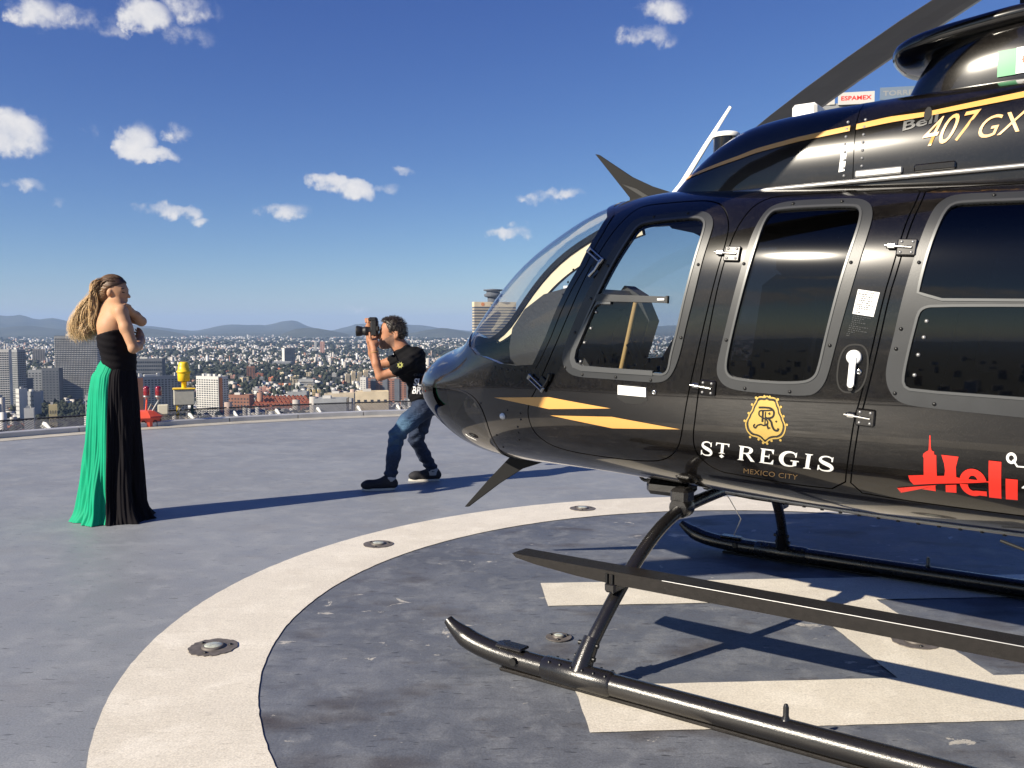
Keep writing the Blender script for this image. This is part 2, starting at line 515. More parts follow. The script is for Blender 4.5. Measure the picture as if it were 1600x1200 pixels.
M['deck'] = painted_deck('grey_deck_paint', (.240, .256, .280), (.200, .214, .238), (.285, .300, .322), 0.0, stain=1.0, blot=.22)
M['deckin'] = painted_deck('worn_grey_deck_paint', (.150, .162, .187), (.092, .101, .122), (.218, .230, .250), .096, 1.6, 1.2, (.060, .052, .050), .95)
M['cream_line'] = painted_deck('cream_line_paint', (.69, .645, .555), (.61, .565, .48), (.76, .72, .64), 0.0, 1.0, .35, (.46, .41, .33), .25)
M['band'] = painted_deck('beige_edge_paint', (.46, .43, .36), (.37, .35, .30), (.55, .52, .45), 0.0, 1.0, .3)
M['kerb'] = mat('galvanised_kerb', (.46, .46, .46), .45, .3, var=.15, vscale=3)
M['galv'] = mat('galvanised_bar', (.10, .10, .105), .6, .2, var=.2, vscale=12)
M['darkrail'] = mat('dark_rail', (.07, .07, .075), .5, .3)
M['bracket'] = mat('pale_bracket', (.60, .60, .58), .5)


def ring_mesh(r0, r1, z, n=160, c=PAD, wob=0.0):
    v, f = [], []
    for k in range(n):
        t = 2 * math.pi * k / n
        w0, w1 = (RNG.normal(0, wob), RNG.normal(0, wob)) if wob else (0, 0)
        v += [(c.x + (r0 + w0) * math.cos(t), c.y + (r0 + w0) * math.sin(t), z), (c.x + (r1 + w1) * math.cos(t), c.y + (r1 + w1) * math.sin(t), z)]
    for k in range(n):
        a, b = 2 * k, 2 * ((k + 1) % n)
        f.append((a, a + 1, b + 1, b))
    return v, f


v, f = ring_mesh(R_IN - .05, R_KERB, 0.0)
deck = tag(mesh_obj('deck', v, f, M['deck']), kind='structure')
n = 128
v = [(PAD.x + R_IN * math.cos(2 * math.pi * k / n), PAD.y + R_IN * math.sin(2 * math.pi * k / n), .002) for k in range(n)]
tag(mesh_obj('touchdown_area', v, [tuple(range(n))], M['deckin']), kind='structure')
v, f = ring_mesh(R_IN, R_OUT, .006, 420, wob=.0012)
tag(mesh_obj('circle_marking', v, f, M['cream_line']), kind='structure')
v, f = ring_mesh(R_EDGE, R_KERB, .004, 240, wob=.002)
tag(mesh_obj('edge_band', v, f, M['band']), kind='structure')
# the letter H: 3.0 x 1.8 m, strokes 0.4 m
HC, HR = Vector((1.71, 3.973)), .0626
hp = [(-1.5, .9), (-1.5, .5), (-.2, .5), (-.2, -.5), (-1.5, -.5), (-1.5, -.9), (1.5, -.9), (1.5, -.5), (.2, -.5), (.2, .5), (1.5, .5), (1.5, .9)]
hv, hs_ = [], []
for i in range(len(hp)):
    p, q = Vector(hp[i]), Vector(hp[(i + 1) % len(hp)])
    k = max(2, int((q - p).length / .05))
    nn = Vector((-(q - p).y, (q - p).x)).normalized()
    for j in range(k):
        hv.append(p.lerp(q, j / k) + nn * (random.gauss(0, .0013) if j else 0))
hv = [(HC.x + p.x * math.cos(HR) - p.y * math.sin(HR), HC.y + p.x * math.sin(HR) + p.y * math.cos(HR)) for p in hv]
res = delaunay_2d_cdt([Vector(p) for p in hv], [(i, (i + 1) % len(hv)) for i in range(len(hv))], [], 1, 1e-6)
tag(mesh_obj('letter_h_marking', [(p.x, p.y, .006) for p in res[0]], [t for t in res[2]], M['cream_line']), kind='structure')

# slab edge and the tower below
mb = MB()
mb.lathe([(R_KERB + .17, -.02), (R_KERB + .17, -.7), (R_KERB - 1.5, -1.6), (R_KERB - 1.5, -2.0), (0, -2.0)], 96, (PAD.x, PAD.y, 0), smooth=False)
M['concrete'] = mat('concrete', (.33, .33, .32), .8, var=.15, vscale=1.5)
M['towerglass'] = mat('tower_glass', (.05, .06, .08), .12, .2)
tag(mb.build('deck_slab', M['concrete']), kind='structure')
tr = root('hotel_tower', 'tall tower that carries the round rooftop helipad', 'tower', (PAD.x, PAD.y, -DECK_H))
mb = MB(); mb.box((0, 0, DECK_H / 2 - 3), (24, 20, DECK_H - 6)); mb.build('body', M['towerglass'], tr)
mb = MB(); mb.lathe([(5.2, DECK_H - 6), (5.2, DECK_H - 1.9)], 32, smooth=False); mb.build('deck_column', M['concrete'], tr)

# kerb of metal sections round the edge
kerb = root('deck_kerb', 'low grey metal kerb running round the helipad edge', 'kerb', (PAD.x, PAD.y, 0))
NK = 66
mb = MB()
da = 2 * math.pi / NK
g = .006 / R_KERB
pro = [(R_KERB, 0.0), (R_KERB, .062), (R_KERB + .012, .07), (R_KERB + .15, .07), (R_KERB + .16, .06), (R_KERB + .16, -.04)]
vv, ff = [], []
for k in range(5):
    t = -da / 2 + g + (da - 2 * g) * k / 4
    vv += [(r * math.cos(t), r * math.sin(t), z) for r, z in pro]
np_ = len(pro)
for k in range(4):
    for j in range(np_ - 1):
        ff.append((k * np_ + j, k * np_ + j + 1, (k + 1) * np_ + j + 1, (k + 1) * np_ + j))
ff += [tuple(range(np_)), tuple(range(4 * np_, 5 * np_))[::-1]]
mb.add(vv, ff)
seg0 = mb.build('kerb_section', M['kerb'], kerb)
for i in range(1, NK):
    s = seg0.copy(); COL.objects.link(s); s.parent = kerb; s.rotation_euler = (0, 0, i * da)

# safety net: sloping mesh panels between white brackets
net = root('safety_net', 'sloping metal mesh safety net outside the helipad kerb', 'safety net', (PAD.x, PAD.y, 0))
NB = 108
db = 2 * math.pi / NB
NR0, NR1, NZ0, NZ1 = R_KERB + .19, R_KERB + .92, .005, .125
def npt(t, s):
    r = NR0 + (NR1 - NR0) * s
    return Vector((r * math.cos(t), r * math.sin(t), NZ0 + (NZ1 - NZ0) * s))
mb = MB()
wid = db * NR0
def bar(p, q, w=.017):
    a, b = npt(*p), npt(*q)
    t = (b - a).normalized(); nrm = Vector((-.16, 0, 1)).normalized(); sd = t.cross(nrm) * w / 2
    mb.add([a - sd, a + sd, b + sd, b - sd], [(0, 1, 2, 3)])
for sgn in (-1, 1):
    k = -2.0
    while k < 3.0:
        # a slanting bar clipped to the panel: position u along the panel = k + sgn * s * .9
        pts = []
        for s in (0.0, 1.0):
            pts.append((k + sgn * s * .9, s))
        (u0, s0), (u1, s1) = pts
        def at_u(u): return s0 + (s1 - s0) * (u - u0) / (u1 - u0)
        lo, hi = (u0, u1) if u0 < u1 else (u1, u0)
        a_, b_ = max(lo, 0.0), min(hi, 1.0)
        if b_ - a_ > .02:
            bar(((a_ - .5) * db, at_u(a_)), ((b_ - .5) * db, at_u(b_)))
        k += .085
pan0 = mb.build('mesh_panel', M['galv'], net)
mb = MB()
a0, a1 = npt(-db / 2 + .0015, 1), npt(db / 2 - .0015, 1)
mb.tube([a0 + Vector((.0, 0, .012)), a1 + Vector((0, 0, .012))], .013, 6)
rail0 = mb.build('outer_rail', M['darkrail'], net)
mb = MB()
mb.prism([(NR0 + .02, NZ0 - .03), (NR0 + .02, NZ0 + .02), (NR0 + .30, NZ0 + .112), (NR0 + .40, NZ0 + .112), (NR0 + .52, NZ0 + .03)], (0, .012, 0), (0, -.006, 0), (1, 0, 0), (0, 0, 1))
br0 = mb.build('bracket', M['bracket'], net)
br0.rotation_euler = (0, 0, db / 2)
for i in range(1, NB):
    for o, off in ((pan0, 0), (rail0, 0), (br0, db / 2)):
        c = o.copy(); COL.objects.link(c); c.parent = net; c.rotation_euler = (0, 0, i * db + off)

# flush lights
def pad_light(x, y, label, r=.105, rz=0.0, scruff=1.0):
    t = root('helipad_light', label, 'light', (x, y, .006), rz, 'flush lights let into the helipad')
    mb = MB()
    nn = 40
    rim = [(r * (1 + scruff * random.uniform(-.10, .13)) * math.cos(2 * math.pi * k / nn), r * (1 + scruff * random.uniform(-.10, .13)) * math.sin(2 * math.pi * k / nn)) for k in range(nn)]
    mb.prism(rim, (0, 0, .004), (0, 0, 0), (1, 0, 0), (0, 1, 0))
    mb.build('base_plate', M['plate'], t)
    mb = MB(); mb.lathe([(r * .48, .004), (r * .46, .011), (r * .40, .013)], 24)
    mb.build('bezel', M['plate'], t)
    mb = MB(); mb.lathe([(r * .40, .010), (r * .36, .0135), (r * .22, .0165), (0.0005, .0175)], 24)
    mb.build('lens', M['lens'], t)
    mb = MB()
    for k in range(3):
        a = 2.1 * k + .4
        mb.lathe([(.008, .004), (.008, .008), (.004, .010)], 8, (r * .72 * math.cos(a), r * .72 * math.sin(a), 0))
    mb.build('screw', M['bolt'], t)
    return t
M['plate'] = mat('dull_bare_plate', (.13, .115, .105), .6, .2, var=.3, vscale=30)
pad_light(-1.308, 3.794, 'large flush lamp with scuffed plate in the cream circle, nearest the camera', .103, scruff=.55)
pad_light(-.864, 5.645, 'flush lamp in the cream circle in front of the photographer', .097, scruff=.3)
pad_light(.545, 6.776, 'flush lamp in the cream circle behind the helicopter nose', .097, scruff=.3)
pad_light(.211, 3.922, 'small flush lamp inside the circle behind the near skid', .058, scruff=.15)
pad_light(1.80, 3.87, 'flush lamp in the crossbar of the painted letter under the step', .10, scruff=.3)

# obstruction lights on the far edge
M['orange'] = mat('orange_enamel', (.68, .085, .045), .45, var=.15, vscale=10)
M['redglass'] = mat('red_lamp_glass', (.22, .008, .014), .12, coat=1)
M['yellow'] = mat('yellow_enamel', (.80, .53, .02), .4, var=.12, vscale=12)
M['boxgrey'] = mat('beige_grey_box', (.40, .39, .33), .5, var=.08)
M['boxlight'] = mat('pale_cream_enamel', (.66, .62, .48), .5)
M['green_post'] = mat('dark_green_post', (.05, .09, .075), .5)
M['cable'] = mat('beige_cable', (.38, .34, .26), .6)

t = root('obstruction_light', 'twin red obstruction lamps on an orange box beside the dress', 'lamp', (-5.25, 12.62, 0.0), R(38))
mb = MB()
nn = 8
for (z0, r0, z1, r1) in ((.0, .225, .13, .225),):
    mb.lathe([(r0, z0), (r1, z1)], nn, smooth=False)
mb.lathe([(.26, .13), (.25, .15), (.13, .22), (.0005, .225)], nn, smooth=False)
base = mb.build('base_box', M['orange'], t)
for k in range(nn):
    a = math.pi / nn + 2 * math.pi * k / nn
    d = Vector((math.cos(a), math.sin(a), 0)); ap = .225 * math.cos(math.pi / nn)
    mb = MB()
    rot = d.to_track_quat('Z', 'Y').to_matrix()
    mb.lathe([(.032, 0), (.032, .006), (.022, .006), (.022, -.004)], 14, d * ap + Vector((0, 0, .065)), rot)
    mb.build('vent', M['rubber'], base)
for sx in (-1, 1):
    c = Vector((math.cos(R(-38)), math.sin(R(-38)), 0)) * (.115 + .085 * sx)
    mb = MB(); mb.tube([c * .5 + Vector((0, 0, .20)), c * .8 + Vector((0, 0, .30)), c + Vector((0, 0, .36)), c + Vector((0, 0, .41))], .014, 8)
    stem = mb.build('stem', M['orange' if sx < 0 else 'greymetal'], t)
    mb = MB(); mb.lathe([(.02, .38), (.034, .40), (.05, .42), (.05, .435), (.02, .436)], 16, c); mb.build('lamp_holder', M['greymetal'], stem)
    mb = MB(); mb.lathe([(.043, .436), (.045, .47), (.045, .54), (.036, .565), (.0005, .572)], 16, c); mb.build('red_glass', M['redglass'], stem)
mb = MB(); mb.tube([(.05, .03, .21), (.11, .08, .30), (.16, .12, .25), (.26, .20, .05)], .010, 6); mb.build('conduit', M['cable'], t)

t = root('beacon_light', 'yellow beacon lamp on a grey control box behind the kerb', 'beacon', (-4.98, 13.42, 0.0), R(20))
mb = MB(); mb.box((0, 0, .355), (.30, .22, .24), bevel=.012); bx = mb.build('control_box', M['boxgrey'], t)
mb = MB(); mb.box((0, 0, .482), (.33, .25, .018), bevel=.006); mb.build('lid', M['yellow'], bx)
mb = MB(); mb.box((-.1515, 0, .355), (.006, .20, .21)); mb.build('end_plate', M['boxlight'], bx)
mb = MB()
mb.lathe([(.035, .490), (.035, .575), (.07, .59), (.087, .60), (.09, .70), (.092, .722), (.104, .728), (.104, .748), (.086, .755), (.080, .82), (.072, .85), (.066, .875), (.05, .885), (.0005, .888)], 24)
mb.build('yellow_beacon', M['yellow'], t)
mb = MB(); mb.lathe([(.075, .585), (.078, .60)], 20); mb.build('gasket', M['rubber'], t)
for sx in (-.10, .11):
    mb = MB(); mb.box((sx, .03, .08), (.04, .04, .33)); mb.build('leg', M['green_post'] if sx > 0 else M['yellow'], t)
for k, (ex, ez) in enumerate(((-.48, .12), (-.40, .10))):
    mb = MB(); mb.tube([(-.08 + .05 * k, -.04, .235), (-.10, -.08, .12), (-.22, -.10, .06 + .03 * k), (ex, -.12, ez)], .010, 6); mb.build('cable', M['cable'], t)
t = root('junction_box', 'small cream junction box between the red lamps and the beacon', 'box', (-5.24, 13.25, 0.0), R(15))
mb = MB(); mb.box((0, 0, .18), (.14, .09, .14), bevel=.006); mb.build('case', M['boxlight'], t)
mb = MB(); mb.box((0, 0, .05), (.03, .03, .14)); mb.build('post', M['greymetal'], t)
# ---------------------------------------------------------------- helicopter
# local frame: x runs aft from the nose tip, -y is the side towards the camera, z is up from the deck
HELI_LOC, HELI_ROT = (-0.4548, 5.3016, 0.0), R(-35.7)
heli = root('helicopter', 'glossy black helicopter with gold stripe and white and red lettering parked on the pad', 'helicopter', HELI_LOC, HELI_ROT)

KA = np.array([0, .012, .04, .09, .17, .26, .33, .39, .46, .56, .7, .9, 1.15, 1.4, 1.7, 2.1, 2.6, 3.2, 3.8])
KZT = [1.07, 1.118, 1.168, 1.216, 1.258, 1.293, 1.314, 1.330, 1.360, 1.437, 1.61, 1.788, 1.913, 2.003, 2.028, 2.006, 1.981, 1.952, 1.925]
KZB = [1.07, 1.04, 0.999, 0.939, 0.867, 0.814, 0.774, 0.744, 0.72, 0.7, 0.688, 0.686, 0.688, 0.686, 0.673, 0.656, 0.634, 0.625, 0.616]
KW = [0.0, 0.085, 0.155, 0.235, 0.319, 0.388, 0.429, 0.455, 0.482, 0.516, 0.566, 0.625, 0.675, 0.71, 0.735, 0.752, 0.759, 0.763, 0.767]
KZM = [1.07, 1.07, 1.07, 1.07, 1.07, 1.075, 1.084, 1.094, 1.105, 1.118, 1.14, 1.16, 1.164, 1.167, 1.17, 1.172, 1.175, 1.177, 1.18]
KEU = [2.0, 2.002, 2.008, 2.016, 2.028, 2.042, 2.055, 2.068, 2.087, 2.135, 2.298, 2.6, 3.01, 3.4, 3.784, 4.012, 4.052, 4.076, 4.1]
KEL = [2.0, 2.006, 2.02, 2.045, 2.085, 2.131, 2.167, 2.199, 2.237, 2.291, 2.364, 2.459, 2.559, 2.66, 2.759, 2.8, 2.8, 2.8, 2.8]


def pchip(xk, yk, x):
    xk, yk = np.asarray(xk, float), np.asarray(yk, float)
    d = np.diff(yk) / np.diff(xk)
    m = np.zeros_like(yk)
    for i in range(1, len(xk) - 1):
        if d[i - 1] * d[i] > 0:
            w1 = 2 * (xk[i + 1] - xk[i]) + (xk[i] - xk[i - 1]); w2 = (xk[i + 1] - xk[i]) + 2 * (xk[i] - xk[i - 1])
            m[i] = (w1 + w2) / (w1 / d[i - 1] + w2 / d[i])
    m[0], m[-1] = d[0], d[-1]
    i = np.clip(np.searchsorted(xk, x) - 1, 0, len(xk) - 2)
    h = xk[i + 1] - xk[i]; t = (x - xk[i]) / h
    return ((1 + 2 * t) * (1 - t) ** 2) * yk[i] + t * (1 - t) ** 2 * h * m[i] + t * t * (3 - 2 * t) * yk[i + 1] + t * t * (t - 1) * h * m[i + 1]


KR = np.sqrt(KA)
# dense smoothed tables, so that reflections run smoothly over the hull
_ta = np.linspace(0, math.sqrt(3.8), 900)
def _table(k, smooth, kink=False):
    y = pchip(KR, k, _ta)
    if smooth:
        ker = np.hanning(2 * smooth + 1); ker /= ker.sum()
        yp = np.concatenate([2 * y[0] - y[smooth:0:-1], y, 2 * y[-1] - y[-2:-smooth - 2:-1]])
        ys = np.convolve(yp, ker, 'valid')
        wgt = np.clip(np.maximum((_ta - .72) / .10, (.60 - _ta) / .08), 0, 1) if kink else 1.0     # keep the windscreen's foot crisp
        y = y * (1 - wgt) + ys * wgt
    return y
TAB = [_table(k, 45, i == 0) for i, k in enumerate((KZT, KZB, KW, KZM, KEU, KEL))]


def sec(a):
    s = np.sqrt(np.clip(a, 0, 3.8))
    return [np.interp(s, _ta, t) for t in TAB]


def hull(a, th):
    """surface point of the near half for station a and polar angle th (-90 belly .. 90 roof)"""
    zt, zb, w, zm, eu, el = sec(a)
    c, s = np.cos(th), np.sin(th)
    c = np.where(np.abs(c) < 1e-9, 0, c)
    e = np.where(s > 0, eu, el); H = np.where(s > 0, zt - zm, zm - zb)
    r = (np.abs(c) ** e + np.abs(s) ** e) ** (-1 / e)
    return np.stack([a, -w * c * r, zm + H * s * r], -1)


def hull_n(a, th):
    h = 1e-3
    ta = np.clip(a, .0008, 3.79); tt = np.clip(th, -math.pi / 2 + .004, math.pi / 2 - .004)
    da = (hull(ta + h * np.sqrt(ta), tt) - hull(np.maximum(ta - h * np.sqrt(ta), 1e-6), tt))
    dt = hull(ta, tt + h * 3) - hull(ta, tt - h * 3)
    n = np.cross(da, dt)
    n /= np.linalg.norm(n, axis=-1, keepdims=True) + 1e-12
    mid = hull(ta, tt); mid_c = np.stack([ta, 0 * ta, sec(ta)[3]], -1)
    sg = np.sign(((mid - mid_c) * n).sum(-1)); sg[sg == 0] = 1
    n = n * sg[..., None]
    top = np.abs(th) > math.pi / 2 - .004
    n[top, 1] = 0
    return n / np.linalg.norm(n, axis=-1, keepdims=True)


def th_of(a, z):
    a, z = np.asarray(a, float), np.asarray(z, float)
    zt, zb, w, zm, eu, el = sec(a)
    up = z > zm
    e = np.where(up, eu, el); H = np.where(up, zt - zm, zm - zb)
    q = np.clip(np.abs(z - zm) / H, 0, 1)
    y = (1 - q ** e) ** (1 / e)
    return np.where(up, 1, -1) * np.arctan2(q, y)


SIG = 1.55
def az2dom(P):
    P = np.asarray(P, float)
    return np.stack([np.sqrt(P[:, 0]) * SIG, th_of(P[:, 0], P[:, 1])], -1)
def at2dom(P):
    P = np.asarray(P, float)
    return np.stack([np.sqrt(P[:, 0]) * SIG, np.radians(P[:, 1])], -1)


def chaikin(P, n=2):
    P = np.asarray(P, float)
    for _ in range(n):
        Q = np.roll(P, -1, 0)
        P = np.stack([.75 * P + .25 * Q, .25 * P + .75 * Q], 1).reshape(-1, 2)
    return P


def resample(P, step=.02, closed=True):
    P = np.asarray(P, float); out = []
    for i in range(len(P) if closed else len(P) - 1):
        a, b = P[i], P[(i + 1) % len(P)]
        k = max(1, int(round(np.linalg.norm(b - a) / step)))
        for j in range(k):
            out.append(a + (b - a) * j / k)
    if not closed: out.append(P[-1])
    return np.array(out)


def area2(P):
    x, y = P[:, 0], P[:, 1]
    return (x * np.roll(y, -1) - np.roll(x, -1) * y).sum()


def offset(P, d):
    """move a closed outline outwards by d (inwards if negative)"""
    P = np.asarray(P, float)
    t = np.roll(P, -1, 0) - np.roll(P, 1, 0)
    n = np.stack([t[:, 1], -t[:, 0]], -1); n /= np.linalg.norm(n, axis=1, keepdims=True) + 1e-12
    return P + n * d * (1 if area2(P) > 0 else -1)


def inside(P, Q):
    """which points Q lie in polygon P"""
    x, y = Q[:, 0], Q[:, 1]; r = np.zeros(len(Q), bool)
    x0, y0 = P[:, 0], P[:, 1]; x1, y1 = np.roll(x0, -1), np.roll(y0, -1)
    for i in range(len(P)):
        if y0[i] == y1[i]: continue
        c = ((y0[i] > y) != (y1[i] > y)) & (x < (x1[i] - x0[i]) * (y - y0[i]) / (y1[i] - y0[i]) + x0[i])
        r ^= c
    return r


def triangulate(poly, holes=(), step=.045):
    """constrained triangulation in the (sigma, theta) domain with a filling grid"""
    loops = [poly] + list(holes)
    V, E = [], []
    for L_ in loops:
        b = len(V); n = len(L_)
        V += [tuple(p) for p in L_]; E += [(b + i, b + (i + 1) % n) for i in range(n)]
    bnd = np.array(V)
    lo, hi = poly.min(0), poly.max(0)
    if step:
        gx = np.arange(math.floor(lo[0] / step) * step, hi[0] + step, step); gy = np.arange(math.floor(lo[1] / step) * step, hi[1] + step, step)
        G = np.stack(np.meshgrid(gx, gy, indexing='ij'), -1).reshape(-1, 2)
        k = inside(poly, G)
        for h in holes: k &= ~inside(h, G)
        G = G[k]
        if len(G):
            keep = np.ones(len(G), bool)
            for i in range(0, len(bnd), 200):
                d = np.linalg.norm(G[:, None] - bnd[None, i:i + 200], axis=2).min(1)
                keep &= d > step * .45
            V += [tuple(p) for p in G[keep]]
    r = delaunay_2d_cdt([Vector(p) for p in V], E, [], 0, 1e-7)
    PV = np.array([tuple(p) for p in r[0]]); T = np.array([t for t in r[2] if len(t) == 3])
    c = PV[T].mean(1)
    k = inside(poly, c)
    for h in holes: k &= ~inside(h, c)
    return PV, T[k]


def skin(name, poly, holes, material, parent, off=0.0, thick=0.0, sides=(1,), step=.045, edge_mat=None):
    """a sheet lying on the hull at height off, with an edge of depth thick; side 1 is near, -1 the mirrored far side"""
    PV, T = triangulate(poly, holes, step)
    a, th = (np.maximum(PV[:, 0], 0) / SIG) ** 2, PV[:, 1]
    S, N_ = hull(a, th), hull_n(a, th)
    verts, faces, norms, mi = [], [], [], []
    cnt = {}
    for t in T:
        for i in range(3):
            e = (t[i], t[(i + 1) % 3]); kk = (min(e), max(e))
            cnt.setdefault(kk, []).append(e)
    border = [v[0] for v in cnt.values() if len(v) == 1]
    for sd in sides:
        F = np.array([1, sd, 1.0])
        top = (S + N_ * off) * F; nn = N_ * F; b = len(verts)
        verts += list(top); norms += list(nn)
        # face winding so that the geometric normal agrees with the hull normal
        q = T[len(T) // 2]
        g = np.cross(top[q[1]] - top[q[0]], top[q[2]] - top[q[0]])
        fl = (g @ nn[q[0]]) < 0
        fs = T[:, ::-1] if fl else T
        faces += [tuple(int(x) + b for x in t) for t in fs]; mi += [0] * len(fs)
        if thick > 0:
            bot = (S + N_ * (off - thick)) * F
            for (i, j) in border:
                if abs(th[i]) > math.pi / 2 - 1e-4 and abs(th[j]) > math.pi / 2 - 1e-4: continue
                k = len(verts)
                quad = [top[i], top[j], bot[j], bot[i]]
                nq = np.cross(quad[1] - quad[0], quad[3] - quad[0]); nq /= np.linalg.norm(nq) + 1e-12
                # outward = away from the sheet
                verts += quad; norms += [nq] * 4
                faces.append((k, k + 1, k + 2, k + 3)); mi.append(1 if edge_mat else 0)
    return mesh_obj(name, verts, faces, None, parent, True, norms, [material] + ([edge_mat] if edge_mat else []), mi)


def frame_at(a, z, off=0.0, side=1):
    """matrix whose x runs aft along the skin, y up the skin, z out of it"""
    a_, t_ = np.array([a]), th_of([a], [z])
    p = hull(a_, t_)[0]; n = hull_n(a_, t_)[0]
    p2 = hull(a_ + .01, th_of([a + .01], [z]))[0]
    F = np.array([1, side, 1.0]); p, n, p2 = p * F, n * F, p2 * F
    n = Vector(n); x = Vector(p2 - p); x = (x - n * x.dot(n)).normalized(); y = n.cross(x)
    if y.z < 0: y = -y
    m = Matrix((x, y, n)).transposed().to_4x4()
    m.translation = Vector(p) + n * off
    return m


def xmb(mb, m):
    mb.v = [m @ v for v in mb.v]
    return mb


def decal(name, polys, material, parent, off=.0015, fn=None, step=.05):
    """flat coloured pieces lying on the skin; polys in (a, z) or mapped through fn"""
    verts, faces, norms = [], [], []
    for k, P in enumerate(polys):
        P = np.array([fn(*q) for q in P]) if fn else np.asarray(P, float)
        D = az2dom(resample(P, .015))
        PV, T = triangulate(D, (), step)
        if not len(T): continue
        a, th = (PV[:, 0] / SIG) ** 2, PV[:, 1]
        S, N_ = hull(a, th), hull_n(a, th)
        b = len(verts); verts += list(S + N_ * (off + .0002 * (k % 9))); norms += list(N_)
        q = T[0]; g = np.cross(S[q[1]] - S[q[0]], S[q[2]] - S[q[0]])
        faces += [tuple(int(x) + b for x in (t[::-1] if (g @ N_[q[0]]) < 0 else t)) for t in T]
    return mesh_obj(name, verts, faces, material, parent, True, norms)


def text_polys(txt, shear=0.0, bold=0.0, spacing=1.0):
    """triangles of a line of text, cap height 1, left aligned"""
    cu = bpy.data.curves.new('lettering', 'FONT'); cu.body = txt; cu.size = 1.0; cu.shear = shear; cu.space_character = spacing
    cu.offset = bold; cu.resolution_u = 4
    ob = bpy.data.objects.new('lettering', cu); COL.objects.link(ob)
    dg = bpy.context.evaluated_depsgraph_get(); ev = ob.evaluated_get(dg); me = ev.to_mesh()
    v = np.array([tuple(p.co)[:2] for p in me.vertices]); f = [tuple(p.vertices) for p in me.polygons]
    ev.to_mesh_clear(); bpy.data.objects.remove(ob); bpy.data.curves.remove(cu)
    v = v / .72
    v[:, 0] -= v[:, 0].min()
    return v, f


def text_on_hull(name, txt, material, parent, o, ex, ey, off=.0028, shear=0.0, bold=0.0, spacing=1.0):
    """text mapped on the hull: o = (a, z) of the baseline start, ex = (a, z) step for its whole width, ey for its height"""
    v, f = text_polys(txt, shear, bold, spacing)
    wd = v[:, 0].max()
    P = np.array(o)[None] + v[:, :1] / wd * np.array(ex)[None] + v[:, 1:] * np.array(ey)[None]
    th = th_of(P[:, 0], P[:, 1]); S, N_ = hull(P[:, 0], th), hull_n(P[:, 0], th)
    return mesh_obj(name, S + N_ * off, f, material, parent, True, N_)


def stroke(pts, wid, closed=False):
    """outline of a pen stroke of varying width"""
    P = np.asarray(pts, float); wid = np.asarray(wid, float) * np.ones(len(P))
    t = np.gradient(P, axis=0); n = np.stack([-t[:, 1], t[:, 0]], -1); n /= np.linalg.norm(n, axis=1, keepdims=True) + 1e-12
    return np.concatenate([P + n * wid[:, None] / 2, (P - n * wid[:, None] / 2)[::-1]])


def curve(pts, n=6):
    """smooth a polyline (Catmull-Rom)"""
    P = np.asarray(pts, float); P = np.concatenate([[2 * P[0] - P[1]], P, [2 * P[-1] - P[-2]]]); out = []
    for i in range(1, len(P) - 2):
        for k in range(n):
            t = k / n
            out.append(.5 * ((2 * P[i]) + (-P[i - 1] + P[i + 1]) * t + (2 * P[i - 1] - 5 * P[i] + 4 * P[i + 1] - P[i + 2]) * t * t + (-P[i - 1] + 3 * P[i] - 3 * P[i + 1] + P[i + 2]) * t ** 3))
    out.append(P[-2])
    return np.array(out)
